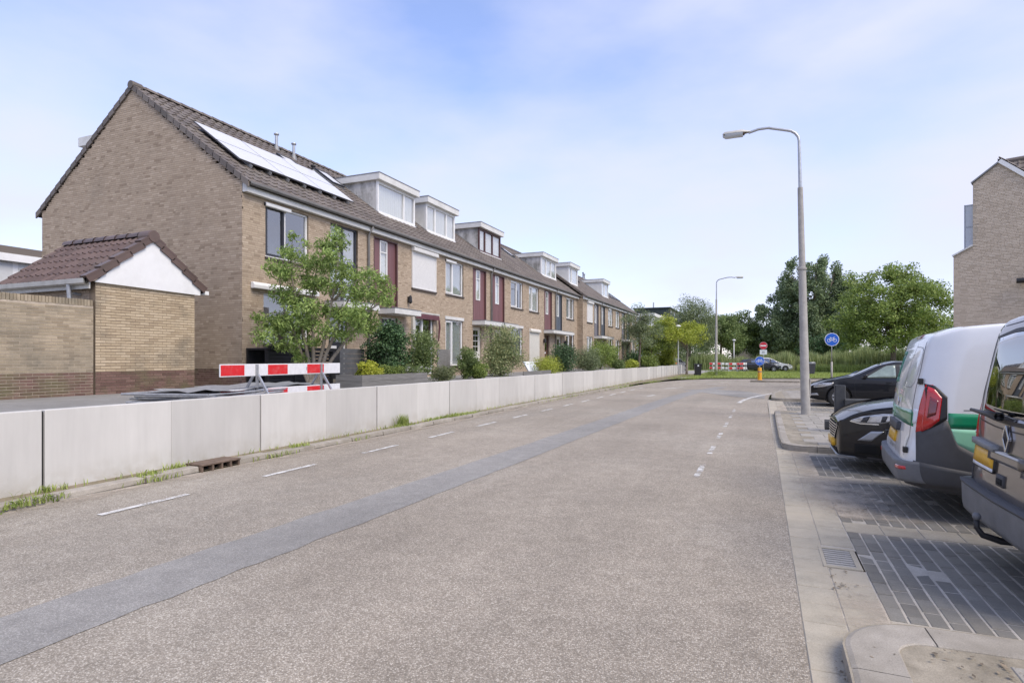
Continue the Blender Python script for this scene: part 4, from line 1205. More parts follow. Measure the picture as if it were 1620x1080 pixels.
h2 = house('house with a wide dormer, maroon panel and closed upper shutter', 17.58, 22.82, XF, (20.47, 22.38), (17.93, 19.48), dict(
    w1='shutter', ground=('casement', 20.72, 22.2, GZ + 0.1, 3.28, 0.46, None), panel=M['red_panel'],
    door=('d', 18.45, 19.45, M['door_dark'], 'glazed', M['pvc']), canopy=(18.2, 20.0, 0.75), dormer=(19.95, 22.75, M['dormer_side'], [0.70, 1], M['white']),
    skylights=[(18.7, 19.4, -15.6, -16.5)], vents=[(18.15, -17.0, 0.6, 'zinc'), (18.0, -15.9, 0.35, 'black')]), 120)
h3 = house('house with an unstained pale dormer, white casements and a cream door', 22.82, 28.04, XF, (23.27, 24.98), (25.98, 27.5), dict(
    frame=M['pvc'], split=0.44, curtain=M['blind'], screen=True, ground=('casement', 23.27, 24.95, GZ + 0.45, 3.30, 0.42, M['blind']), panel=M['red_panel'],
    door=('d', 26.0, 26.95, M['cream'], 'grid', M['cream']), canopy=(25.9, 28.2, 0.7), lintel=[(23.2, 25.0, 3.32)], pipe=28.02, dormer=(23.72, 26.5, M['dormer_pale'], [0.28, 0.70, 1], M['white'])), 60)
h4 = house('house with a mossy dormer in brown frames and maroon panel', 28.04, 33.25, XF, (30.74, 32.56), (28.27, 29.85), dict(
    frame=M['pvc'], casement=M['pvc'], split=0.55, screen=False, ground=('fixed', 30.74, 32.5, 1.75, 3.30, 0, M['grey_panel']), gframe=M['pvc'], panel=M['red_panel'],
    door=('d', 28.6, 29.55, M['cream'], 'plain', M['cream']), canopy=(28.35, 30.2, 0.7), lintel=[(30.6, 32.6, 3.32)], dormer=(29.3, 32.2, M['dormer_side'], [0.25, 0.62, 1], M['brown_frame'])))
h5 = house('house without a dormer, closed cream ground-floor shutter and maroon panel', 33.25, 38.48, XF, (33.6, 35.26), (36.32, 37.84), dict(
    frame=M['pvc'], split=0.4, curtain=M['curtain'], ground=('shutter', 33.6, 35.3, 1.35, 3.35), panel=M['red_panel'],
    door=('d', 36.4, 37.35, M['door_brown'], 'plain', M['brown_frame']), canopy=(36.2, 38.7, 0.7), pipe=38.46, skylights=[(35.0, 35.7, -16.0, -16.8), (36.9, 37.6, -15.7, -16.5)]))
h6 = house('last house of the near row with slate grey panel', 38.48, 43.8, XF, (41.06, 42.94), (38.63, 40.03), dict(
    frame=M['pvc'], split=0.5, curtain=M['blind'], ground=('casement', 41.0, 42.9, 1.5, 3.30, 0.45, None), panel=M['grey_panel'], ptrim=M['dark_frame'],
    door=('d', 38.9, 39.9, M['cream'], 'glazed', M['cream']), canopy=(38.7, 40.6, 0.7), lintel=[(40.9, 43.0, 3.32)], dormer=(39.3, 42.5, M['dormer_side'], [0.3, 0.66, 1], M['white'])))
XG = -12.6
h7 = house('first house of the forward-set row with shuttered window and pale dormer', 43.8, 49.1, XG, (44.9, 46.5), (47.1, 48.5), dict(
    w1='shutter', ground=('casement', 44.9, 46.6, 1.5, 3.30, 0.45, M['curtain']), panel=M['lilac_panel'], ptrim=M['dark_frame'],
    door=('d', 47.2, 48.2, M['door_brown'], 'plain'), canopy=(47.0, 49.3, 0.7), pipe=49.08, dormer=(44.3, 46.7, M['dormer_pale'], [0.3, 1], M['white']), skylights=[(48.0, 48.6, -15.2, -15.9)], vents=[(48.3, -16.9, 0.7, 'black'), (49.0, -16.9, 0.7, 'pipe')]), 0, 0, False, True)
b = MB(); b.box(XG - 0.9, XG - 0.3, 43.72, 43.8, GZ, 6.2)
gw7 = wall_mesh(h7, (XG - 0.004, 43.8, 0), (-1, 0, 0), (0, -1, 0), 2.0, GZ, 6.25, (), 0.12, None, 'side_wall')
brickwork(gw7, (XG, 43.8, 0), (-1, 0, 0), (0, -1, 0), 0.7, GZ, 6.2, (), M['brick'])
h8 = house('house with dark grey panel beside the grey-violet one, no dormer', 49.1, 54.3, XG, (51.9, 53.6), (49.4, 50.7), dict(
    frame=M['pvc'], split=0.5, curtain=M['curtain'], screen=True, ground=('casement', 51.9, 53.6, 1.5, 3.3, 0.45, None), panel=M['grey_panel'], ptrim=M['dark_frame'],
    door=('d', 49.5, 50.5, M['door_dark'], 'plain'), canopy=(49.2, 51.2, 0.7), skylights=[(50.2, 50.9, -15.0, -15.8)]))
h9 = house('house in the far row with small dormer and olive window frame', 54.3, 59.5, XG, (54.8, 56.4), (57.4, 58.8), dict(
    frame=M['pvc'], split=0.5, curtain=M['curtain'], ground=('casement', 54.8, 56.4, 1.5, 3.3, 0.45, None), panel=M['lilac_panel'], ptrim=M['dark_frame'],
    door=('d', 57.5, 58.5, M['door_brown'], 'plain'), canopy=(57.3, 59.7, 0.7), pipe=59.48, dormer=(54.7, 57.2, M['dormer_pale'], [0.4, 1], M['white']), vents=[(58.8, -16.9, 0.7, 'black'), (59.3, -16.9, 0.6, 'pipe')]))
h10 = house('farthest terraced house, half hidden by trees, with a row of skylights', 59.5, 64.8, XG, (62.4, 64.0), (59.9, 61.2), dict(
    frame=M['pvc'], split=0.5, curtain=M['curtain'], ground=('casement', 62.4, 64.0, 1.5, 3.3, 0.45, None), panel=M['grey_panel'], ptrim=M['dark_frame'],
    door=('d', 60.0, 61.0, M['door_dark'], 'plain'), canopy=(59.8, 61.7, 0.7), skylights=[(60.0, 60.8, -14.2, -15.4), (61.5, 62.3, -14.2, -15.4), (63.0, 63.8, -14.2, -15.4)]))

# dormer on the rear slope of the end house: its edge shows behind the verge
b = MB(); b.box(-21.75, -18.2, 13.0, 16.0, 8.86, 9.16); rd = b.build('rear_dormer', M['trim'], h1)
b = MB(); b.box(-21.5, -18.4, 13.2, 15.8, 7.2, 8.86); b.build('cladding', M['dormer_pale'], rd)

# patterned awning rolled up over the garden door of the shuttered house
b = MB(); P = []
for i in range(40):
    y = 20.55 + 1.9 * i / 39; s = 0.05 * abs(math.sin(i * 1.2))
    P.append([(XF + 0.12, y, 3.40), (XF + 0.16, y, 3.34), (XF + 0.17, y, 3.16 + s)])
b.grid(P); b.build('awning_valance', M['awning'], h2)
b = MB(); b.box(XF + 0.01, XF + 0.14, 20.5, 22.5, 3.40, 3.47); b.box(XF + 0.01, XF + 0.10, 20.42, 20.6, GZ, 3.40); b.build('awning_frame', M['gutterw'], h2)
b = MB(); b.tube([(XF + 0.14, 22.42, 3.35), (XF + 0.16, 22.46, 2.9), (XF + 0.13, 22.42, 2.3)], [0.03, 0.05, 0.03], 6); b.build('folded_cloth', M['awning'], h2)
for (hh, yy, zz) in ((h5, 36.15, 2.7), (h6, 40.5, 2.65), (h2, 20.2, 3.9)):
    b = MB(); b.box(XF + 0.02, XF + 0.10, yy - 0.05, yy + 0.05, zz - 0.12, zz + 0.12); b.lathe([(0.03, zz - 0.16), (0.08, zz - 0.1), (0.06, zz + 0.12), (0.02, zz + 0.18)], (XF + 0.12, yy, 0), 8); b.build('wall_lantern', M['black'], hh)

# solar panels on the end house
sa = thing('solar_array', 'six solar panels with painted pale glare in two rows on the end roof', 'solar panel', (-14.85, 15.2, 7.9))
V = Vector((-1, 0, K)).normalized(); N = Vector((K, 0, 1)).normalized(); U = Vector((0, 1, 0))
O = Vector((-13.92, 12.62, zr(-13.92, XF))) + N * 0.17
for r in range(2):
    for c in range(3):
        ce = O + U * (0.86 + c * 1.735) + V * (0.575 + r * 1.16)
        b = MB(); b.obb(ce, U * 0.862, V * 0.572, N * 0.02); p = b.build('panel', M['solar_frame'], sa)
        b = MB(); b.obb(ce + N * 0.022, U * 0.847, V * 0.557, N * 0.003); b.build('cell_glass', M['solar'], p)
for c in range(7):
    ce = O + U * (0.4 + c * 0.74) + V * 1.1
    b = MB(); b.obb(ce - N * 0.07, U * 0.02, V * 1.2, N * 0.045); b.build('rail', M['zinc'], sa)

# ------------------------------------------------------------------ the garden wall and the shed
gwall = thing('garden_wall', 'tall yellow brick garden wall with dark red plinth left of the shed', 'wall', (XF - 0.1, 5.0, GZ))
gm = wall_mesh(gwall, (XF, -6.0, 0), (0, 1, 0), (1, 0, 0), 14.10, GZ - 0.1, 2.66, (), 0.2, None, 'wall', M['mortar_light'])
brickwork(gm, (XF, -6.0, 0), (0, 1, 0), (1, 0, 0), 14.10, GZ, 2.66, (), M['brick_wet'], None, 1.31, 300)
it = []                                   # coping course of bricks on edge
y = -6.0; b = MB()
me = boxes_mesh('coping_brick', [(0, 0, 0)], [(0.10, 0.0255, 0.065)]); me.materials.append(M['brick_wet'])
while y < 8.08:
    if y > 3.5: link('coping_brick', me, None, gm, Vector((XF - 0.094 + random.gauss(0, 0.002), y + 0.028, 2.722 + random.gauss(0, 0.002))) - OFF[gwall.name])
    else: it.append((XF - 0.094, y + 0.028, 2.722))
    y += 0.0605
A = np.array(it) - np.array(OFF[gwall.name]); o = link('coping_course', boxes_mesh('coping', A, np.tile([0.10, 0.0255, 0.065], (len(A), 1))), M['brick_wet'], gm); o['kind'] = 'stuff'

shed = thing('garden_shed', 'small brick shed with brown tiled roof and white boarded gable', 'shed', (-14.5, 9.3, GZ))
Y0, Y1, XS = 8.14, 10.52, XF
m1 = wall_mesh(shed, (XS + 0.004, Y0, 0), (0, 1, 0), (1, 0, 0), Y1 - Y0, GZ - 0.1, 3.2, (), 0.2, None, 'front_wall', M['mortar_dark'])
brickwork(m1, (XS + 0.008, Y0, 0), (0, 1, 0), (1, 0, 0), Y1 - Y0, GZ, 3.19, (), M['brick_shed'], None, 1.30, 300)
m2 = wall_mesh(shed, (XS - 0.2, Y0 + 0.012, 0), (-1, 0, 0), (0, -1, 0), 2.8, GZ - 0.1, 3.2, (), 0.2, None, 'side_wall', M['mortar'])
brickwork(m2, (XS - 0.06, Y0 + 0.01, 0), (-1, 0, 0), (0, -1, 0), 2.9, 2.4, 3.19, (), M['brick'])
b = MB(); b.box(XS - 3.0, XS - 0.2, Y1 - 0.2, Y1, GZ, 3.2); b.box(XS - 3.0, XS - 2.8, Y0 + .22, Y1 - .2, GZ, 3.2); b.build('rear_wall', M['mortar'], shed)
YR = 9.38; ZRG = 4.36; ye0, ye1 = 7.93, 10.76; ze0 = 3.20; ze1 = ZRG - (ZRG - ze0) / (YR - ye0) * (ye1 - YR)
xa, xb = XS + 0.06, -16.15
b = MB(); b.prism([(xa, ye0, ze0), (xa, YR, ZRG), (xa, ye1, ze1), (xa, ye1, ze1 - 0.08), (xa, YR, ZRG - 0.10), (xa, ye0, ze0 - 0.08)], (xb - xa, 0, 0))
sroof = b.build('roof', M['under'], shed)
Vl = Vector((0, YR - ye0, ZRG - ze0)); Vr = Vector((0, YR - ye1, ZRG - ze1))
tiled_slope(sroof, (xb, ye0 - 0.04, ze0 - 0.03 + 0.02), (1, 0, 0), tuple(Vl), xa - xb, Vl.length + 0.04, M['tile_shed'], 140, 0.205, 0.31, None, 0.04)
tiled_slope(sroof, (xa, ye1 + 0.04, ze1 - 0.03 + 0.02), (-1, 0, 0), tuple(Vr), xa - xb, Vr.length + 0.04, M['tile_shed'], 0, 0.205, 0.31, None, 0.04)
i = 0; x = xb
while x < xa - 0.1:
    vs = []; fs = []
    for (xx, rr) in ((x, 0.115), (x + 0.41, 0.13)):
        for k2 in range(7):
            t = math.pi * k2 / 6; vs.append((xx, YR + rr * math.cos(t), ZRG + 0.02 + rr * math.sin(t)))
    for k2 in range(6): fs.append((k2, 7 + k2, 7 + k2 + 1, k2 + 1))
    b = MB(); b.add(vs, fs); b.build('ridge_tile', M['tile_shed'], sroof); x += 0.4
b = MB(); b.lathe([(0.0, xa + 0.07), (0.135, xa + 0.07), (0.145, xa + 0.03), (0.145, xa - 0.3)], (0, YR, ZRG + 0.01), 16, 'x'); b.build('ridge_end_tile', M['tile_shed'], sroof)
for (ya, za, Vv) in ((ye0 - 0.04, ze0 + 0.05, Vl), (ye1 + 0.04, ze1 + 0.05, Vr)):
    n = 5; p0 = Vector((xa, ya, za)); st = (Vv + Vv.normalized() * 0.04) / n; nn = Vector((0, -Vv.z, Vv.y)).normalized()
    if nn.z < 0: nn = -nn
    for i in range(n):
        a = p0 + st * i; c = a + st * 1.06 - nn * 0.02; a = a + nn * 0.02
        b = MB(); q = nn * 0.15
        b.prism([a + Vector((0.055, 0, 0)), c + Vector((0.055, 0, 0)), c - q + Vector((0.055, 0, 0)), a - q + Vector((0.055, 0, 0))], (-0.04, 0, 0))
        b.prism([a + nn * .012 + Vector((0.06, 0, 0)), c + nn * .012 + Vector((0.06, 0, 0)), c - nn * .03 + Vector((0.06, 0, 0)), a - nn * .03 + Vector((0.06, 0, 0))], (-0.2, 0, 0))
        b.build('verge_tile', M['tile_shed'], sroof)
b = MB(); b.prism([(xa - 0.02, Y0 - 0.05, 3.17), (xa - 0.02, YR, ZRG - 0.06), (xa - 0.02, ye1 - 0.12, ze1 + 0.02), (xa - 0.02, ye1 - 0.12, 3.13)], (0.03, 0, 0)); b.build('gable_board', M['white'], shed)
b = MB(); b.box(xb, xa, ye0 + 0.05, ye0 + 0.075, 3.02, 3.20); b.build('fascia', M['gutterw'], shed)
b = MB(); b.grid([[(x, ye0 + 0.045, 3.22), (x, ye0 + 0.04, 3.13), (x, ye0 - 0.01, 3.10), (x, ye0 - 0.07, 3.13), (x, ye0 - 0.085, 3.225), (x, ye0 - 0.065, 3.225), (x, ye0 - 0.05, 3.14), (x, ye0 + 0.02, 3.13)] for x in (xb, xa + 0.02)]); b.build('gutter', M['gutterw'], shed)
b = MB(); b.tube([(XS - 0.5, ye0 - 0.02, 3.12), (XS - 0.5, ye0 + 0.0, 2.78)], 0.045, 10); b.tube([(XS - 0.5, ye0 + 0.0, 2.93), (XS - 0.5, Y0 + 0.02, 2.93)], 0.035, 8)
b.build('downpipe', M['zinc'], shed, smooth=True, angle=40)
b = MB(); b.box(xa - 0.3, xa + 0.06, ye1 - 0.02, ye1 + 0.09, ze1 - 0.10, ze1 - 0.01); b.build('gutter', M['white'], shed)

# the row of houses far behind the garden wall: a roof with a long white dormer
fh = thing('terraced_house', 'distant house behind the garden wall with a wide white dormer', 'house', (-40, 20, GZ))
b = MB(); b.prism([(-37.0, 2, 5.2), (-44, 2, 8.2), (-51, 2, 5.2)], (0, 44, 0)); b.build('roof', M['far_roof'], fh)
b = MB(); b.box(-51, -37.2, 2, 46, GZ, 5.2); b.build('wall', M['brick'], fh)
b = MB(); b.box(-42, -37.6, 14, 27, 4.9, 7.15); d = b.build('dormer', M['white'], fh)
b = MB(); b.box(-43.5, -37.3, 13.5, 27.6, 7.15, 7.6); b.build('roof_edge', M['tile'], d)
b = MB(); b.box(-37.3, -37.25, 13.6, 27.5, 6.8, 7.2); b.build('fascia', M['white'], d)
for i in range(5):
    b = MB(); b.box(-37.59, -37.56, 14.4 + i * 2.5, 16.6 + i * 2.5, 5.35, 6.75); b.build('pane', M['blind'], d)
b = MB(); b.grid([[(-36.9, y, 5.15), (-38.0, y, 5.8)] for y in (2, 46)]); b.build('lower_roof', M['tile'], fh)
# ------------------------------------------------------------------ vehicles
def lerp_profile(pts, xs, sig=0.0):
    xs = np.asarray(xs); p = np.array(pts)
    if sig <= 0: return np.interp(xs, p[:, 0], p[:, 1])
    g = np.linspace(-2.5, 2.5, 21) * sig; w = np.exp(-0.5 * (g / sig) ** 2); w /= w.sum()
    return sum(wi * np.interp(xs + gi, p[:, 0], p[:, 1]) for gi, wi in zip(g, w))

def catmull(P, n):
    P = np.asarray(P, float); Q = np.vstack([2 * P[0] - P[1], P, 2 * P[-1] - P[-2]])
    out = []
    for i in range(1, len(Q) - 2):
        for k in range(n):
            t = k / n; a, b, c, d = Q[i - 1], Q[i], Q[i + 1], Q[i + 2]
            out.append(0.5 * (2 * b + (c - a) * t + (2 * a - 5 * b + 4 * c - d) * t * t + (3 * b - a - 3 * c + d) * t ** 3))
    out.append(P[-1])
    return np.array(out)

def car_body(L, W, top, belt, zb, tumble, endf=(0.30, 0.20), endr=(0.25, 0.12), lean=None, sig=0.05, roofr=0.16, crown=0.03, zbottom=None, tumble_prof=None):
    """closed shell; x forward (front at +L/2). top: [(x from front, z)]. Returns V (ns, nr, 3) grid as numpy mesh arrays"""
    s = np.concatenate([np.linspace(0, 0.06, 5), np.linspace(0.09, 0.5, 12), np.linspace(0.55, L - 0.55, 60), np.linspace(L - 0.5, L - 0.09, 12), np.linspace(L - 0.06, L, 5)])
    zt = lerp_profile(top, s, sig)
    rings = []
    for x, z_t in zip(s, zt):
        hw = W / 2
        df, ds = endf
        if x < df * 2.2: hw -= ds * ((df * 2.2 - x) / (df * 2.2)) ** 2.4
        dr, dsr = endr
        if L - x < dr * 2.2: hw -= dsr * ((dr * 2.2 - (L - x)) / (dr * 2.2)) ** 2.4
        zbx = zb if zbottom is None else float(np.interp(x, [p[0] for p in zbottom], [p[1] for p in zbottom]))
        bl = min(belt, z_t - 0.05)
        e = max(0.0, z_t - bl)
        r = min(roofr, e * 0.7)
        tb = tumble * max(0.0, (z_t - r - bl)) if e > 0.12 else 0.0
        yt = hw - 0.015 - tb
        P = [(0, zbx), (hw * 0.6, zbx), (hw - 0.13, zbx + 0.005), (hw - 0.035, zbx + 0.06), (hw - 0.004, zbx + 0.2), (hw, zbx + (bl - zbx) * 0.6), (hw - 0.012, bl - 0.02),
             (hw - 0.015 - tb * 0.5, (bl + z_t - r) / 2 + 0.01), (yt, z_t - r), (yt - r * 0.30, z_t - r * 0.33), (yt - r * 1.0, z_t - crown * 0.75 - 0.005), (yt * 0.42, z_t - crown * 0.2), (0, z_t)]
        ring = catmull([(0.0, a, b) for a, b in P], 4)
        ring[:, 0] = L / 2 - x
        ring[:, 1] = np.maximum(ring[:, 1], 0)
        rings.append(ring)
    G = np.array(rings)                       # front .. rear
    def cap(ring, sign):
        c = np.array([ring[0, 0], 0, (ring[:, 2].min() + ring[:, 2].max()) / 2]); out = []
        for f, dx in ((0.97, 0.018), (0.90, 0.032), (0.75, 0.045), (0.5, 0.055), (0.25, 0.06), (0.0, 0.062)):
            q = c + (ring - c) * f; q[:, 0] = ring[:, 0] + sign * dx; out.append(q)
        return np.array(out)
    G = np.concatenate([cap(G[0], 1)[::-1], G, cap(G[-1], -1)])
    if lean is not None: G = lean(G)
    nr = G.shape[1]
    left = G.copy(); right = G[:, ::-1].copy(); right[:, :, 1] *= -1
    full = np.concatenate([left, right[:, 1:-1]], 1)      # closed ring
    a, b = full.shape[:2]
    V = full.reshape(-1, 3); Q = []
    for i in range(a - 1):
        for j in range(b):
            j2 = (j + 1) % b
            Q.append((i * b + j, i * b + j2, (i + 1) * b + j2, (i + 1) * b + j))
    return V, Q

class Car:
    def __init__(self, name, label, cat, loc, rz, V, Q, paint, wheels, wr, ww, group, wheel_r=None, cut=True, low=0.225):
        self.root = thing(name, label, cat, loc, rz, group, local=True)
        me = bpy.data.meshes.new('body')
        bm = bmesh.new()
        vs = [bm.verts.new(v) for v in V]
        for f in Q:
            try: bm.faces.new([vs[i] for i in f])
            except ValueError: pass
        bmesh.ops.remove_doubles(bm, verts=bm.verts, dist=0.0004)
        bmesh.ops.recalc_face_normals(bm, faces=bm.faces)
        bm.to_mesh(me); bm.free()
        self.bvh = None
        self.wheels = wheels; self.wr = wr
        o = link('body', me, paint, self.root)
        # the ray target is the shell before the wheel arches are cut
        bm = bmesh.new(); bm.from_mesh(me); self.bvh = BVHTree.FromBMesh(bm); bm.free()
        if cut:
            cu = bmesh.new()
            W = max(v[1] for v in V)
            for x in wheels:
                for sy in (-1, 1):
                    mt = Matrix.Translation((x, sy * (W - 0.02), wr + 0.005)) @ Matrix.Rotation(R(90), 4, 'X')
                    bmesh.ops.create_cone(cu, cap_ends=True, segments=36, radius1=wr + 0.065, radius2=wr + 0.065, depth=0.50, matrix=mt)
            cm = bpy.data.meshes.new('cut'); cu.to_mesh(cm); cu.free()
            co = bpy.data.objects.new('cut', cm); COL.objects.link(co)
            co.parent = self.root
            md = o.modifiers.new('arches', 'BOOLEAN'); md.operation = 'DIFFERENCE'; md.object = co; md.solver = 'EXACT'
            bpy.context.view_layer.update()
            dg = bpy.context.evaluated_depsgraph_get()
            me2 = bpy.data.meshes.new_from_object(o.evaluated_get(dg))
            o.modifiers.clear(); o.data = me2
            bpy.data.objects.remove(co); bpy.data.meshes.remove(cm)
            if not o.data.materials: o.data.materials.append(paint)
        o.data.polygons.foreach_set('use_smooth', [True] * len(o.data.polygons))
        o.data.set_sharp_from_angle(angle=R(50))
        self.body = o
        o.data.materials.append(M['plastic'])          # dark sills and underside
        for p in o.data.polygons:
            if p.center.z < low: p.material_index = 1
    def hit(self, p, axis):
        d = {'+x': (-1, 0, 0), '-x': (1, 0, 0), '+y': (0, -1, 0), '-y': (0, 1, 0), '+z': (0, 0, -1)}[axis]
        if axis[1] == 'x': o = ((6 if axis[0] == '+' else -6), p[0], p[1])
        elif axis[1] == 'y': o = (p[0], (4 if axis[0] == '+' else -4), p[1])
        else: o = (p[0], p[1], 5)
        loc, nrm, idx, dist = self.bvh.ray_cast(Vector(o), Vector(d))
        if loc is None:
            loc, nrm, idx, dist = self.bvh.find_nearest(Vector(o[:1] + o[1:]) * 1.0)
        return loc, Vector(d)
    def patch(self, name, lo, hi, axis, mat, h=0.004, n=14, m=7, parent=None, skirt=True, smooth=True):
        """a panel that follows the body: lo and hi are polylines of equal meaning in the projection plane"""
        def resample(pl, n):
            pl = np.array(pl, float)
            if len(pl) == 1: return np.repeat(pl, n, 0)
            t = np.linspace(0, len(pl) - 1, n); i = np.minimum(t.astype(int), len(pl) - 2); f = (t - i)[:, None]
            return pl[i] * (1 - f) + pl[i + 1] * f
        A, B = resample(lo, n), resample(hi, n)
        P = np.zeros((m, n, 3)); Bk = np.zeros((m, n, 3))
        for j in range(m):
            for i in range(n):
                q = A[i] * (1 - j / (m - 1)) + B[i] * (j / (m - 1))
                loc, d = self.hit(q, axis)
                P[j, i] = loc - d * h; Bk[j, i] = loc + d * 0.012
        b = MB(); b.grid(P)
        if skirt:
            for (e, k) in ((P[0], Bk[0]), (P[-1], Bk[-1]), (P[:, 0], Bk[:, 0]), (P[:, -1], Bk[:, -1])):
                b.grid(np.array([e, k]))
        o = b.build(name, mat, parent or self.root, smooth=smooth, angle=35 if smooth else None)
        bm = bmesh.new(); bm.from_mesh(o.data); bmesh.ops.remove_doubles(bm, verts=bm.verts, dist=0.0002); bmesh.ops.recalc_face_normals(bm, faces=bm.faces)
        bm.to_mesh(o.data); bm.free()
        return o
    def seam(self, name, pts, axis, w=0.008, mat=None, parent=None, h=0.0015):
        pts = [np.array(p, float) for p in pts]; lo, hi = [], []
        for i, p in enumerate(pts):
            t = pts[min(i + 1, len(pts) - 1)] - pts[max(i - 1, 0)]; t = t / max(1e-6, np.linalg.norm(t)); nn = np.array([-t[1], t[0]]) * w / 2
            lo.append(p - nn); hi.append(p + nn)
        return self.patch(name, lo, hi, axis, mat or M['black'], h, max(10, len(pts) * 5), 2, parent or self.body, False)
    def wheel(self, x, side, ybody, rim_mat, spokes=5, ww=0.2):
        r = self.wr; c = (x, side * (ybody - ww / 2 - 0.012), r)
        b = MB(); prof = [(r * 0.62, -ww / 2), (r * 0.90, -ww / 2), (r * 0.975, -ww * 0.40), (r, -ww * 0.25), (r, ww * 0.25), (r * 0.975, ww * 0.40), (r * 0.90, ww / 2), (r * 0.62, ww / 2), (r * 0.60, ww * 0.3), (r * 0.60, -ww * 0.3)]
        b.lathe(prof, c, 40, 'y'); t = b.build('wheel', M['rubber'], self.root, smooth=True, angle=40)
        yo = c[1] + side * ww * 0.42
        b = MB(); b.lathe([(r * 0.64, yo + side * 0.006), (r * 0.60, yo + side * 0.008), (r * 0.56, yo - side * 0.02), (r * 0.53, yo - side * 0.05)], (c[0], 0, c[2]), 36, 'y'); b.build('rim', rim_mat, t, smooth=True, angle=40)
        for k in range(spokes):
            a = 2 * math.pi * k / spokes + 0.3
            for da in (-0.10, 0.10):
                p0 = Vector((c[0] + r * 0.10 * math.cos(a), yo - side * 0.015, c[2] + r * 0.10 * math.sin(a))); p1 = Vector((c[0] + r * 0.58 * math.cos(a + da), yo - side * 0.008, c[2] + r * 0.58 * math.sin(a + da)))
                b = MB(); b.beam(p0, p1, 0.03, 0.03, (0, 1, 0)); b.build('spoke', rim_mat, t)
        b = MB(); b.lathe([(0.0, yo + side * 0.004), (r * 0.14, yo + side * 0.002), (r * 0.16, yo - side * 0.03)], (c[0], 0, c[2]), 16, 'y'); b.build('hub_cap', rim_mat, t, smooth=True)
        b = MB(); b.lathe([(0.0, yo - side * 0.055), (r * 0.6, yo - side * 0.055)], (c[0], 0, c[2]), 24, 'y'); b.build('brake_disc', M['dark_hole'], t)
        return t

def mirror_part(car, x, y, z, side, mat, sx=0.10, sy=0.20, sz=0.13):
    b = MB(); c = Vector((x, side * (y + 0.13), z))
    vs = []
    for (ax, s) in ((-0.5, 0.85), (0.0, 1.0), (0.5, 0.7)):
        for (ay, az) in ((-0.5, -0.35), (-0.35, -0.5), (0.35, -0.5), (0.5, -0.3), (0.5, 0.35), (0.35, 0.5), (-0.35, 0.45), (-0.5, 0.3)):
            vs.append(c + Vector((ax * sx, ay * sy * s, az * sz * s)))
    fs = [(i * 8 + k, i * 8 + (k + 1) % 8, (i + 1) * 8 + (k + 1) % 8, (i + 1) * 8 + k) for i in range(2) for k in range(8)] + [tuple(reversed(range(8))), tuple(range(16, 24))]
    b.add(vs, fs); m_ = b.build('wing_mirror', mat, car.root, bevel=0.012)
    b = MB(); b.beam((x, side * (y - 0.02), z - 0.05), (x, side * (y + 0.08), z - 0.04), 0.05, 0.03); b.build('mirror_arm', M['black'], m_)

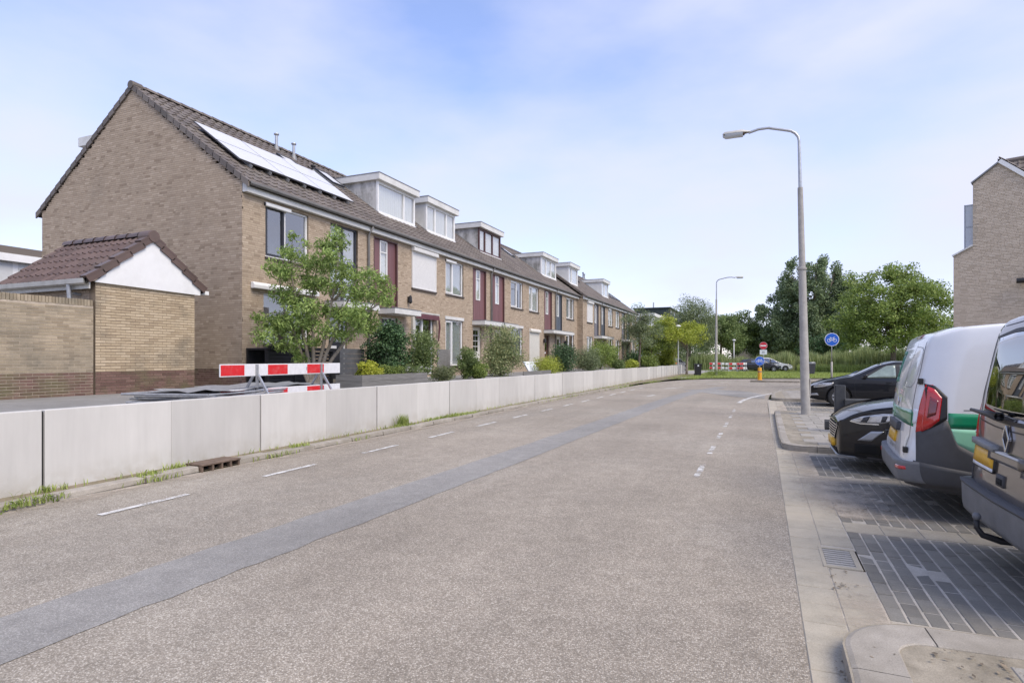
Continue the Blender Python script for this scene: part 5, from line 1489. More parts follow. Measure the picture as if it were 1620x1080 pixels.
def hatchback(label, loc, rz, paint, L=4.1, W=1.76, H=1.46, style='small', rim=None, group='cars parked beside the road', spokes=7, name='parked_car', sideglass='glass_rear'):
    """five-door car; x forward"""
    if style == 'estate':
        top = [(0, 0.66), (0.12, 0.74), (0.55, 0.86), (1.05, 0.95), (1.30, 1.02), (2.05, 1.39), (2.5, H), (3.4, H - 0.02), (4.0, H - 0.10), (L - 0.28, 1.12), (L - 0.08, 0.98), (L, 0.90)]
    else:
        top = [(0, 0.63), (0.10, 0.72), (0.45, 0.84), (0.95, 0.94), (1.18, 1.00), (1.92, 1.37), (2.35, H), (3.0, H - 0.01), (3.5, H - 0.07), (L - 0.32, 1.22), (L - 0.10, 0.98), (L, 0.88)]
    V, Q = car_body(L, W, top, 0.90, 0.20, 0.36, (0.42, 0.30), (0.32, 0.20), None, 0.06, 0.15, 0.035, [(0, 0.24), (0.4, 0.19), (L - 0.5, 0.2), (L, 0.30)])
    fx = lambda s: L / 2 - s
    wf, wb = fx(0.80), fx(L - 0.72)
    c = Car(name, label, 'car', loc, rz, V, Q, paint, [wf, wb], 0.315, 0.2, group)
    rim = rim or M['alloy']
    for x in (wf, wb):
        for s in (-1, 1): c.wheel(x, s, W / 2, rim, spokes)
    b1, b2 = fx(1.50), fx(2.42)
    for s, ax in ((1, '+y'), (-1, '-y')):
        # side glass: front, rear; black pillar band behind them
        zb_ = 0.945
        rear_top = fx(L - 0.72)
        c.patch('window_surround', [(fx(1.36), zb_ - 0.02), (fx(2.4), zb_ - 0.01), (fx(L - 0.62), zb_ + 0.03)], [(fx(1.42), zb_ + 0.02), (fx(2.06), H - 0.135), (fx(2.5), H - 0.10), (fx(L - 1.15), H - 0.13), (fx(L - 0.70), zb_ + 0.16)], ax, M['black'], 0.003, 22, 6)
        c.patch('side_window', [(fx(1.50), zb_), (fx(2.36), zb_ + 0.01)], [(fx(1.60), zb_ + 0.04), (fx(2.10), H - 0.165), (fx(2.36), H - 0.135)], ax, M[sideglass], 0.006, 12, 6)
        c.patch('side_window', [(fx(2.48), zb_ + 0.01), (fx(3.22), zb_ + 0.03)], [(fx(2.48), H - 0.135), (fx(3.0), H - 0.15), (fx(3.22), H - 0.20)], ax, M[sideglass], 0.006, 10, 6)
        d1 = c.seam('door_seam', [(fx(1.30), 0.92), (fx(1.24), 0.75), (fx(1.26), 0.38), (fx(1.34), 0.28), (fx(2.40), 0.27), (fx(2.44), 0.6), (fx(2.42), 0.93)], ax)
        c.seam('door_seam', [(fx(2.42), 0.27), (fx(2.95), 0.28), (fx(3.12), 0.5), (fx(3.3), 0.72), (fx(3.32), 0.95)], ax)
        c.seam('body_crease', [(fx(0.9), 0.80), (fx(2.2), 0.83), (fx(L - 0.35), 0.86)], ax, 0.012, paint, h=0.007)
        c.patch('sill_trim', [(fx(1.25), 0.235), (fx(L - 1.22), 0.235)], [(fx(1.25), 0.28), (fx(L - 1.22), 0.28)], ax, M['black'], 0.008, 12, 3)
        for xx in (2.18, 3.06):
            q, d = c.hit((fx(xx), 0.80), ax)
            b = MB(); b.obb((q.x, q.y + s * 0.022, q.z), (0.085, 0, 0), (0, 0.012, 0), (0, 0, 0.014)); b.build('door_handle', paint, c.root, bevel=0.008)
        mirror_part(c, fx(1.52), W / 2 - 0.02, 0.99, s, paint)
        # head lamps wrap round the corner
        c.patch('headlight', [(fx(0.10), 0.60), (fx(0.30), 0.62), (fx(0.62), 0.70)], [(fx(0.10), 0.70), (fx(0.35), 0.765), (fx(0.66), 0.785)], ax, M['lamp_lens'], 0.006, 12, 5)
        c.patch('tail_light', [(fx(L - 0.05), 0.80), (fx(L - 0.40), 0.82)], [(fx(L - 0.08), 0.93), (fx(L - 0.42), 0.95)], ax, M['red_lens'], 0.006, 8, 5)
    # windscreen and rear window from above
    yw = W / 2 - 0.20
    c.patch('windscreen', [(fx(1.24), -yw), (fx(1.16), 0), (fx(1.24), yw)], [(fx(2.06), -yw + 0.17), (fx(2.0), 0), (fx(2.06), yw - 0.17)], '+z', M['glass_rear'], 0.005, 16, 8)
    c.patch('rear_window', [(fx(L - 0.26), -yw + 0.08), (fx(L - 0.22), 0), (fx(L - 0.26), yw - 0.08)], [(fx(L - 0.70), -yw + 0.22), (fx(L - 0.68), 0), (fx(L - 0.70), yw - 0.22)], '+z', M['glass_rear'], 0.005, 12, 6)
    # face
    g = c.patch('grille', [(-0.42, 0.545), (0.42, 0.545)], [(-0.50, 0.625), (0.50, 0.625)], '+x', M['black'], 0.008, 16, 4)
    c.patch('lower_intake', [(-0.55, 0.29), (0.55, 0.29)], [(-0.50, 0.40), (0.50, 0.40)], '+x', M['black'], 0.006, 16, 4)
    for z in (0.57, 0.60): c.seam('chrome_bar', [(-0.44, z), (0, z - 0.004), (0.44, z)], '+x', 0.008, M['chrome'], g, 0.012)
    c.patch('number_plate', [(-0.26, 0.41), (0.26, 0.41)], [(-0.26, 0.52), (0.26, 0.52)], '+x', M['plate'], 0.014, 6, 3)
    for s in (-1, 1): c.patch('fog_lamp', [(s * 0.60, 0.34), (s * 0.74, 0.36)], [(s * 0.60, 0.40), (s * 0.72, 0.43)], '+x', M['lamp_lens'], 0.006, 6, 4)
    c.patch('number_plate', [(-0.26, 0.55), (0.26, 0.55)], [(-0.26, 0.66), (0.26, 0.66)], '-x', M['plate'], 0.012, 6, 3)
    return c

vw = hatchback('black hatchback with alloy wheels parked nose to the road beyond the lamp post', (3.72, 22.35, 0.0), R(180), M['car_black'], 4.5, 1.79, 1.48, 'small', None, spokes=9, sideglass='glass_side')

# dark hatchback with a large chrome grille, in front of the white van
def ford():
    L, W, H = 4.35, 1.82, 1.47
    top = [(0, 0.69), (0.08, 0.79), (0.35, 0.895), (0.75, 0.965), (1.20, 1.025), (2.0, 1.38), (2.45, H), (3.1, H - 0.01), (3.6, H - 0.07), (L - 0.32, 1.25), (L - 0.10, 1.0), (L, 0.9)]
    V, Q = car_body(L, W, top, 0.90, 0.17, 0.36, (0.46, 0.34), (0.32, 0.2), None, 0.06, 0.15, 0.05, [(0, 0.19), (0.4, 0.17), (L - 0.5, 0.2), (L, 0.3)])
    fx = lambda s: L / 2 - s
    wf, wb = fx(0.90), fx(L - 0.75)
    c = Car('parked_car', 'black hatchback with chrome grille slats and slanted headlights left of the white van', 'car', (1.02 + L / 2, 9.86, 0), R(180), V, Q, M['car_black'], [wf, wb], 0.32, 0.2, 'cars parked beside the road')
    for x in (wf, wb):
        for s in (-1, 1): c.wheel(x, s, W / 2, M['alloy'], 5)
    zb_ = 0.95
    for s, ax in ((1, '+y'), (-1, '-y')):
        c.patch('side_window', [(fx(1.55), zb_), (fx(2.40), zb_ + 0.01)], [(fx(1.65), zb_ + 0.04), (fx(2.15), H - 0.16), (fx(2.40), H - 0.13)], ax, M['glass_rear'], 0.006, 12, 6)
        c.patch('side_window', [(fx(2.52), zb_ + 0.01), (fx(3.3), zb_ + 0.03)], [(fx(2.52), H - 0.13), (fx(3.0), H - 0.15), (fx(3.3), H - 0.22)], ax, M['glass_rear'], 0.006, 10, 6)
        c.seam('door_seam', [(fx(1.38), 0.92), (fx(1.30), 0.7), (fx(1.32), 0.36), (fx(1.4), 0.27), (fx(2.44), 0.27), (fx(2.48), 0.93)], ax)
        mirror_part(c, fx(1.6), W / 2 - 0.02, 1.0, s, M['car_black'])
        h = c.patch('headlight', [(fx(0.10), 0.70), (fx(0.20), 0.685), (fx(0.40), 0.69), (fx(0.62), 0.745)], [(fx(0.10), 0.715), (fx(0.22), 0.775), (fx(0.44), 0.825), (fx(0.66), 0.83)], ax, M['lamp_lens'], 0.006, 18, 6)
        c.patch('lamp_bezel', [(fx(0.20), 0.70), (fx(0.27), 0.70)], [(fx(0.24), 0.765), (fx(0.31), 0.785)], ax, M['dark_frame'], 0.010, 6, 4, parent=h)
        c.patch('lamp_bezel', [(fx(0.42), 0.715), (fx(0.47), 0.72)], [(fx(0.44), 0.79), (fx(0.50), 0.80)], ax, M['dark_frame'], 0.010, 6, 4, parent=h)
        c.seam('chrome_strip', [(fx(0.09), 0.70), (fx(0.20), 0.677), (fx(0.40), 0.682)], ax, 0.012, M['chrome'], h, 0.010)
        c.patch('fog_lamp_surround', [(fx(0.17), 0.45), (fx(0.32), 0.455)], [(fx(0.32), 0.585), (fx(0.46), 0.595)], ax, M['alu'], 0.008, 8, 6)
        c.patch('air_intake', [(fx(0.14), 0.27), (fx(0.42), 0.27)], [(fx(0.14), 0.40), (fx(0.42), 0.42)], ax, M['dark_hole'], 0.006, 6, 5)
        c.seam('bonnet_seam', [(fx(0.14), 0.76), (fx(0.45), 0.85), (fx(0.9), 0.885), (fx(1.3), 0.93)], ax, 0.009)
        c.patch('tail_light', [(fx(L - 0.05), 0.80), (fx(L - 0.4), 0.82)], [(fx(L - 0.08), 0.93), (fx(L - 0.42), 0.95)], ax, M['red_lens'], 0.006, 8, 5)
    yw = W / 2 - 0.2
    c.patch('windscreen', [(fx(1.28), -yw), (fx(1.2), 0), (fx(1.28), yw)], [(fx(2.12), -yw + 0.17), (fx(2.08), 0), (fx(2.12), yw - 0.17)], '+z', M['glass_rear'], 0.005, 16, 8)
    c.patch('rear_window', [(fx(L - 0.26), -yw + 0.08), (fx(L - 0.26), yw - 0.08)], [(fx(L - 0.7), -yw + 0.22), (fx(L - 0.7), yw - 0.22)], '+z', M['glass_rear'], 0.005, 12, 6)
    # hexagonal grille with bars
    g = c.patch('grille', [(-0.32, 0.415), (0.32, 0.415)], [(-0.50, 0.655), (0.50, 0.655)], '+x', M['dark_hole'], 0.006, 18, 8)
    for i in range(6):
        z = 0.445 + i * 0.036; w = 0.32 + (z - 0.415) / 0.24 * 0.18
        c.seam('chrome_bar', [(-w, z), (-w / 2, z), (0, z), (w / 2, z), (w, z)], '+x', 0.013, M['chrome'], g, 0.020)
    c.seam('grille_rim', [(-0.32, 0.41), (-0.51, 0.62), (-0.48, 0.667), (0, 0.672), (0.48, 0.667), (0.51, 0.62), (0.32, 0.41)], '+x', 0.014, M['chrome'], g, 0.022)
    c.patch('number_plate', [(-0.26, 0.31), (0.26, 0.31)], [(-0.26, 0.42), (0.26, 0.42)], '+x', M['plate'], 0.035, 6, 3)
    c.patch('lower_intake', [(-0.45, 0.22), (0.45, 0.22)], [(-0.40, 0.30), (0.40, 0.30)], '+x', M['dark_hole'], 0.006, 14, 4)
    c.patch('front_splitter', [(-0.62, 0.195), (-0.3, 0.19), (0, 0.19), (0.3, 0.19), (0.62, 0.195)], [(-0.62, 0.215), (-0.3, 0.21), (0, 0.21), (0.3, 0.21), (0.62, 0.215)], '+x', M['alu'], 0.035, 18, 3)
    return c
fd = ford()

def text_mesh(name, s, size, mat, parent, place, bold=0.0):
    cu = bpy.data.curves.new(name, 'FONT'); cu.body = s; cu.size = size; cu.align_x = 'LEFT'; cu.offset = bold; cu.resolution_u = 3
    o = bpy.data.objects.new(name, cu); COL.objects.link(o)
    bpy.context.view_layer.update()
    me = bpy.data.meshes.new_from_object(o.evaluated_get(bpy.context.evaluated_depsgraph_get()))
    bpy.data.objects.remove(o); bpy.data.curves.remove(cu)
    for v in me.vertices: v.co = place(v.co.x, v.co.y)
    me.materials.clear(); me.materials.append(mat); me.update()
    return link(name, me, None, parent)

# the two vans stand with their backs to the road: local +x points away from the road
def van(name, label, loc, L, W, H, paint, belt, leanf, zb=0.30, top=None, roofr=0.16, endr=(0.16, 0.10), wr=0.325, cut=True, tumble=0.20, group=None, rz=0.0):
    top = top or [(0, 0.80), (0.12, 0.90), (0.6, 1.03), (0.95, 1.12), (1.75, H - 0.22), (2.2, H - 0.03), (2.8, H), (L - 0.7, H), (L - 0.2, H - 0.03), (L, H - 0.10)]
    def lean(G):
        x = G[:, :, 0]; z = G[:, :, 2]
        w = np.clip((-x - (L / 2 - 0.9)) / 0.9, 0, 1); w = w * w * (3 - 2 * w)
        sh = np.interp(z, [p[0] for p in leanf], [p[1] for p in leanf])
        G[:, :, 0] = x + w * sh
        return G
    V, Q = car_body(L, W, top, belt, zb, tumble, (0.45, 0.30), endr, lean, 0.05, roofr, 0.025, [(0, 0.24), (0.5, 0.2), (L - 0.6, 0.22), (L, zb)])
    c = Car(name, label, 'van', loc, rz, V, Q, paint, [L / 2 - 0.85, -L / 2 + 0.86], wr, 0.2, group, low=0.375)
    for x in (L / 2 - 0.85, -L / 2 + 0.86):
        for s in (-1, 1): c.wheel(x, s, W / 2 - 0.01, M['alloy'], 6)
    for s, ax in ((1, '+y'), (-1, '-y')):
        fx = lambda t: L / 2 - t
        c.patch('side_window', [(fx(1.35), 1.12), (fx(2.25), 1.10)], [(fx(1.45), 1.17), (fx(1.9), H - 0.30), (fx(2.25), H - 0.25)], ax, M['glass_rear'], 0.006, 12, 6)
        c.seam('door_seam', [(fx(1.20), 1.05), (fx(1.15), 0.5), (fx(1.25), 0.30), (fx(2.30), 0.30), (fx(2.33), H - 0.28)], ax)
        mirror_part(c, fx(1.5), W / 2 - 0.03, 1.15, s, M['black'], 0.12, 0.22, 0.22)
    yw = W / 2 - 0.22
    c.patch('windscreen', [(L / 2 - 1.02, -yw), (L / 2 - 0.96, 0), (L / 2 - 1.02, yw)], [(L / 2 - 1.75, -yw + 0.12), (L / 2 - 1.72, 0), (L / 2 - 1.75, yw - 0.12)], '+z', M['glass_rear'], 0.005, 14, 8)
    return c

WL, WW, WH = 4.49, 1.88, 1.90
wv = van('delivery_van', 'white delivery van with green stripes and red tail light, rear towards the road', (1.42 + WL / 2, 7.45, 0), WL, WW, WH, M['car_white'], 1.02, [(0.3, -0.06), (0.62, -0.05), (0.80, 0.0), (1.08, 0.02), (1.30, 0.05), (1.75, 0.16), (1.9, 0.22)], 0.31, None, 0.095, (0.15, 0.13), tumble=0.10, rz=R(-4), group='vans parked beside the road')
XR = -WL / 2
for s, ax in ((1, '+y'), (-1, '-y')):
    # dark plastic rear corner and bumper end, wheel-arch side
    c = wv
    c.patch('corner_cladding', [(XR - 0.005, 0.335), (XR + 0.55, 0.32)], [(XR + 0.005, 0.87), (XR + 0.14, 0.92), (XR + 0.235, 0.99), (XR + 0.30, 0.76), (XR + 0.54, 0.62)], ax, M['plastic'], 0.006, 18, 8)
    # side stripes
    c.patch('green_stripe', [(XR + 0.24, 0.90), (XR + 1.9, 0.90)], [(XR + 0.245, 1.04), (XR + 1.9, 1.04)], ax, M['green_dark'], 0.004, 44, 4)
    c.patch('mint_stripe', [(XR + 0.30, 0.76), (XR + 0.54, 0.625), (XR + 0.95, 0.54)], [(XR + 0.245, 0.895), (XR + 0.7, 0.895), (XR + 0.95, 0.895)], ax, M['green_pale'], 0.004, 30, 6)
    c.patch('white_chevron', [(XR + 0.70, 0.62), (XR + 0.84, 0.57)], [(XR + 0.70, 0.80), (XR + 0.72, 0.78)], ax, M['car_white'], 0.006, 6, 4)
    c.seam('body_crease', [(XR + 0.36, 1.07), (XR + 1.2, 1.08), (XR + 2.4, 1.08)], ax, 0.010, M['lead'])
    c.seam('door_slot', [(XR + 0.55, 1.01), (XR + 1.1, 1.01)], ax, 0.026, M['black'])
    # pressed window panel outline
    c.seam('panel_swage', [(XR + 2.0, 1.22), (XR + 0.95, 1.22), (XR + 0.84, 1.30), (XR + 0.82, 1.42), (XR + 0.86, 1.58), (XR + 0.98, 1.68), (XR + 2.0, 1.70)], ax, 0.016, M['car_white'], h=0.008)
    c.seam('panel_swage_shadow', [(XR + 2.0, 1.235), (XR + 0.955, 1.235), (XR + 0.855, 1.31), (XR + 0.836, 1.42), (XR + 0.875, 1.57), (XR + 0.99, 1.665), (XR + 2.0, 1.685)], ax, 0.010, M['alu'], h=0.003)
    # tail light on the corner
    tl = c.patch('tail_light', [(XR + 0.045, 0.85), (XR + 0.11, 0.895), (XR + 0.175, 0.965)], [(XR + 0.10, 1.285), (XR + 0.15, 1.26), (XR + 0.20, 1.18)], ax, M['red_lens'], 0.014, 14, 8)
    c.patch('lamp_housing', [(XR + 0.10, 0.88), (XR + 0.17, 0.93), (XR + 0.235, 0.985)], [(XR + 0.075, 1.31), (XR + 0.155, 1.29), (XR + 0.24, 1.19)], ax, M['black'], 0.008, 14, 8, parent=tl)
    c.patch('dark_red_segment', [(XR + 0.085, 0.985), (XR + 0.15, 1.02)], [(XR + 0.115, 1.19), (XR + 0.172, 1.15)], ax, M['red_dark'], 0.017, 8, 6, parent=tl)
    c.patch('tail_light', [(s * (WW / 2 - 0.125), 0.84), (s * (WW / 2 - 0.09), 0.86)], [(s * (WW / 2 - 0.135), 1.30), (s * (WW / 2 - 0.10), 1.30)], '-x', M['red_lens'], 0.010, 6, 8)
    c.patch('indicator_lens', [(s * (WW / 2 - 0.16), 0.92), (s * (WW / 2 - 0.130), 0.93)], [(s * (WW / 2 - 0.165), 1.06), (s * (WW / 2 - 0.132), 1.06)], '-x', M['sign_white'], 0.011, 4, 6, parent=tl)
    c.patch('reflector', [(s * 0.66, 0.455), (s * 0.83, 0.475)], [(s * 0.66, 0.50), (s * 0.83, 0.505)], '-x', M['red_lens'], 0.060, 8, 3)
    for z in (1.33, 0.66):
        q, d = c.hit((s * (WW / 2 - 0.17), z), '-x')
        b = MB(); b.obb(q + Vector((-0.015, 0, 0)), (0.02, 0, 0), (0, 0.03, 0), (0, 0, 0.028)); b.build('hinge', M['black'], c.root, bevel=0.005)
# rear doors
c = wv
c.patch('rear_bumper', [(-WW / 2 + 0.05, 0.36), (-0.5, 0.33), (0, 0.32), (0.5, 0.33), (WW / 2 - 0.05, 0.36)], [(-WW / 2 + 0.05, 0.56), (-0.5, 0.54), (0, 0.53), (0.5, 0.54), (WW / 2 - 0.05, 0.56)], '-x', M['plastic_light'], 0.055, 26, 8)
for s, ax in ((1, '+y'), (-1, '-y')):
    c.patch('bumper_end', [(XR - 0.02, 0.345), (XR + 0.46, 0.34)], [(XR - 0.02, 0.57), (XR + 0.46, 0.50)], ax, M['plastic'], 0.022, 10, 6)
c.seam('door_seam', [(-0.20, 0.57), (-0.20, 1.0), (-0.20, 1.70)], '-x', 0.010)
for s in (-1, 1):
    c.seam('door_seam', [(s * (WW / 2 - 0.215), 0.60), (s * (WW / 2 - 0.21), 1.0), (s * (WW / 2 - 0.22), 1.40), (s * (WW / 2 - 0.30), 1.72)], '-x', 0.008, h=0.003)
    y0, y1 = (0.28, 0.66) if s > 0 else (-0.64, -0.30)
    c.seam('panel_swage', [(s * 0.24 - 0.0, 1.26), (s * 0.56, 1.26), (s * 0.655, 1.32), (s * 0.66, 1.55), (s * 0.63, 1.63), (s * 0.56, 1.66), (s * 0.24, 1.67)], '-x', 0.007, M['lead'], h=0.003)
c.patch('green_stripe', [(-WW / 2 + 0.16, 0.89), (0.0, 0.905), (WW / 2 - 0.16, 0.89)], [(-WW / 2 + 0.16, 1.05), (0.0, 1.03), (WW / 2 - 0.16, 1.05)], '-x', M['green_dark'], 0.003, 20, 4)
c.patch('mint_stripe', [(0.30, 0.90), (0.62, 0.90)], [(0.20, 1.03), (0.50, 1.035)], '-x', M['green_pale'], 0.005, 8, 3)
c.patch('plate_housing', [(-0.30, 0.80), (0.40, 0.80)], [(-0.30, 0.885), (0.40, 0.885)], '-x', M['plastic'], 0.035, 12, 4)
c.patch('number_plate', [(-0.16, 0.665), (0.36, 0.665)], [(-0.16, 0.775), (0.36, 0.775)], '-x', M['plate'], 0.018, 8, 3)
c.patch('brake_light', [(-0.14, 1.765), (0.14, 1.765)], [(-0.14, 1.80), (0.14, 1.80)], '-x', M['red_dark'], 0.010, 8, 3)
def on_rear(c, y0, z0, h=0.006):
    def f(u, v):
        q, d = c.hit((y0 - u, z0 + v), '-x'); return Vector((q.x - h, q.y, q.z))
    return f
# the rear is seen from behind: text runs from local +y to -y
text_mesh('lettering', '0223 75 413', 0.062, M['print_grey'], c.root, on_rear(c, 0.30, 0.585), 0.001)
text_mesh('lettering', 'laar', 0.075, M['print_grey'], c.root, on_rear(c, 0.30, 0.665), 0.001)
text_mesh('lettering', 'GROEP', 0.070, M['print_brown'], c.root, on_rear(c, 0.58, 1.165), 0.001)
for (a, z0, z1, w) in ((0.54, 1.30, 1.62, 0.03), (0.46, 1.30, 1.56, 0.03), (0.38, 1.34, 1.62, 0.03)):
    c.patch('green_logo', [(a, z0), (a + w, z0)], [(a, z1), (a + w, z1)], '-x', M['print_green'], 0.005, 3, 5)
c.patch('green_logo', [(0.36, 1.285), (0.60, 1.285)], [(0.36, 1.335), (0.60, 1.335)], '-x', M['print_green'], 0.007, 5, 3)
c.patch('green_logo', [(0.36, 1.59), (0.58, 1.59)], [(0.36, 1.63), (0.58, 1.63)], '-x', M['print_green'], 0.007, 5, 3)
q, d = c.hit((0.0, 1.09), '-x')
b = MB(); b.prism([(q.x - 0.004, 0.0, 1.14), (q.x - 0.004, 0.035, 1.09), (q.x - 0.004, 0.0, 1.04), (q.x - 0.004, -0.035, 1.09)], (-0.010, 0, 0)); b.build('diamond_badge', M['chrome'], c.root, bevel=0.004)
b = MB(); b.tube([(XR + 1.0, -0.5, WH - 0.004), (XR + 0.97, -0.5, WH + 0.02)], [0.02, 0.01], 8); b.build('roof_antenna', M['black'], c.root)

BL_, BW_, BH_ = 4.25, 1.85, 1.97
bv = van('passenger_van', 'brown metallic van with yellow plate and tow bar at the right edge', (1.61 + BL_ / 2, 5.02, 0), BL_, BW_, BH_, M['car_brown'], 1.04, [(0.3, -0.03), (0.65, -0.03), (0.86, 0.0), (1.10, 0.01), (1.35, 0.04), (1.75, 0.11), (1.97, 0.20)], 0.30, None, 0.14, (0.15, 0.10), tumble=0.13, group='vans parked beside the road')
c = bv; XR = -BL_ / 2
c.patch('rear_bumper', [(-BW_ / 2 + 0.05, 0.38), (-0.5, 0.36), (0, 0.355), (0.5, 0.36), (BW_ / 2 - 0.05, 0.38)], [(-BW_ / 2 + 0.05, 0.60), (-0.5, 0.58), (0, 0.575), (0.5, 0.58), (BW_ / 2 - 0.05, 0.60)], '-x', M['plastic_light'], 0.075, 30, 8)
rg = c.patch('bumper_step', [(-0.80, 0.585), (0, 0.568), (0.80, 0.585)], [(-0.80, 0.60), (0, 0.585), (0.80, 0.60)], '-x', M['plastic'], 0.085, 24, 3)
c.patch('rear_glass', [(-0.64, 1.15), (-0.3, 1.13), (0, 1.125), (0.3, 1.13), (0.64, 1.15)], [(-0.60, 1.70), (-0.3, 1.735), (0, 1.74), (0.3, 1.735), (0.60, 1.70)], '-x', M['glass_rear'], 0.006, 24, 10)
c.seam('glass_edge', [(-0.655, 1.135), (-0.3, 1.115), (0, 1.11), (0.3, 1.115), (0.655, 1.135), (0.665, 1.25), (0.62, 1.71), (0.3, 1.755), (0, 1.76), (-0.3, 1.755), (-0.62, 1.71), (-0.665, 1.25), (-0.655, 1.135)], '-x', 0.03, M['black'], h=0.005)
c.seam('tailgate_seam', [(-0.74, 0.61), (-0.76, 0.85), (-0.775, 1.10), (-0.75, 1.4), (-0.69, 1.79), (0, 1.835), (0.69, 1.79), (0.75, 1.4), (0.775, 1.10), (0.76, 0.85), (0.74, 0.61)], '-x', 0.010)
c.seam('tailgate_crease', [(-0.76, 1.085), (-0.3, 1.06), (0, 1.055), (0.3, 1.06), (0.76, 1.085)], '-x', 0.010)
c.patch('handle_bar', [(-0.30, 0.83), (0.30, 0.83)], [(-0.30, 0.90), (0.30, 0.90)], '-x', M['car_brown'], 0.030, 10, 4)
c.patch('tailgate_ledge', [(-0.70, 0.80), (-0.28, 0.79)], [(-0.70, 0.845), (-0.28, 0.835)], '-x', M['car_brown'], 0.022, 8, 3)
c.patch('plate_lamp_strip', [(0.20, 0.885), (0.74, 0.895)], [(0.20, 0.925), (0.74, 0.935)], '-x', M['lead'], 0.04, 8, 3)
pf = c.patch('plate_holder', [(0.21, 0.725), (0.73, 0.725)], [(0.21, 0.885), (0.73, 0.885)], '-x', M['black'], 0.014, 8, 4)
c.patch('number_plate', [(0.225, 0.76), (0.715, 0.76)], [(0.225, 0.875), (0.715, 0.875)], '-x', M['plate'], 0.019, 8, 3, parent=pf)
c.patch('plate_text_strip', [(0.225, 0.735), (0.715, 0.735)], [(0.225, 0.757), (0.715, 0.757)], '-x', M['sign_white'], 0.018, 6, 2, parent=pf)
c.patch('latch_recess', [(0.02, 0.66), (0.16, 0.66)], [(0.02, 0.74), (0.16, 0.74)], '-x', M['plastic'], 0.010, 6, 4)
c.patch('latch_slot', [(0.04, 0.675), (0.14, 0.675)], [(0.04, 0.715), (0.14, 0.715)], '-x', M['dark_hole'], 0.014, 5, 3)
q, d = c.hit((0.02, 1.0), '-x')
b = MB()
for (a0, a1) in (((0.0, 1.075), (0.055, 0.985)), ((0.055, 0.985), (0.0, 0.895)), ((0.0, 0.895), (-0.055, 0.985)), ((-0.055, 0.985), (0.0, 1.075))):
    b.beam((q.x - 0.012, 0.02 + a0[0], a0[1] + 0.015), (q.x - 0.012, 0.02 + a1[0], a1[1] + 0.015), 0.016, 0.022, (1, 0, 0))
bd = b.build('diamond_badge', M['chrome'], c.root, bevel=0.004)
b = MB(); b.tube([(q.x - 0.01, 0.10, 1.145), (q.x - 0.05, 0.10, 1.15), (q.x - 0.055, 0.02, 1.15), (q.x - 0.05, 0.36, 1.15), (q.x - 0.05, 0.62, 1.155)], [0.03, 0.028, 0.028, 0.018, 0.012], 8); b.build('rear_wiper', M['black'], c.root, smooth=True)
for s, ax in ((1, '+y'), (-1, '-y')):
    c.patch('tail_light', [(s * (BW_ / 2 - 0.135), 0.90), (s * (BW_ / 2 - 0.055), 0.93)], [(s * (BW_ / 2 - 0.135), 1.22), (s * (BW_ / 2 - 0.08), 1.22)], '-x', M['red_lens'], 0.012, 6, 10)
    tl = c.patch('tail_light', [(XR + 0.05, 0.90), (XR + 0.16, 0.93)], [(XR + 0.10, 1.24), (XR + 0.17, 1.24)], ax, M['red_lens'], 0.010, 8, 8)
    c.patch('lamp_strip', [(XR + 0.11, 1.24), (XR + 0.15, 1.24)], [(XR + 0.24, 1.80), (XR + 0.275, 1.80)], ax, M['red_dark'], 0.008, 4, 12, parent=tl)
    c.patch('reverse_lens', [(s * (BW_ / 2 - 0.13), 0.955), (s * (BW_ / 2 - 0.055), 0.965)], [(s * (BW_ / 2 - 0.13), 0.985), (s * (BW_ / 2 - 0.055), 0.995)], '-x', M['chrome'], 0.018, 5, 3)
    c.patch('corner_cladding', [(s * (BW_ / 2 - 0.17), 0.58), (s * (BW_ / 2 - 0.05), 0.58)], [(s * (BW_ / 2 - 0.12), 0.90), (s * (BW_ / 2 - 0.05), 0.90)], '-x', M['plastic'], 0.008, 6, 8)
    c.patch('bumper_end', [(XR + 0.02, 0.37), (XR + 0.42, 0.34)], [(XR + 0.02, 0.60), (XR + 0.42, 0.54)], ax, M['plastic_light'], 0.025, 10, 6)
    b = MB(); b.beam((XR + 0.7, s * 0.62, BH_ - 0.005), (L_r := XR + 2.6, s * 0.62, BH_ + 0.01), 0.03, 0.045); b.build('roof_rail', M['black'], c.root, bevel=0.01)
c.patch('brake_light', [(-0.13, 1.84), (0.13, 1.84)], [(-0.12, 1.875), (0.12, 1.875)], '-x', M['red_dark'], 0.008, 6, 3)
bq = 0.40
b = MB(); b.tube([(XR + 0.25, 0.02, 0.33), (XR + 0.05, 0.02, 0.30), (XR - 0.10, 0.02, 0.30), (XR - 0.20, 0.02, 0.33), (XR - 0.235, 0.02, 0.38), (XR - 0.235, 0.02, 0.43)], [0.025, 0.025, 0.024, 0.022, 0.018, 0.016], 10)
tb = b.build('tow_bar', M['black'], c.root, smooth=True)
b = MB(); b.lathe([(0.0, -0.028), (0.016, -0.022), (0.026, -0.006), (0.026, 0.008), (0.016, 0.024), (0.0, 0.028)], (XR - 0.235, 0.02, 0.455), 14); b.build('tow_ball', M['plastic_light'], tb, smooth=True)
b = MB(); b.tube([(XR - 0.07, -0.45, 0.62), (XR - 0.10, -0.45, 0.62)], 0.03, 10); b.build('tow_socket', M['black'], c.root)

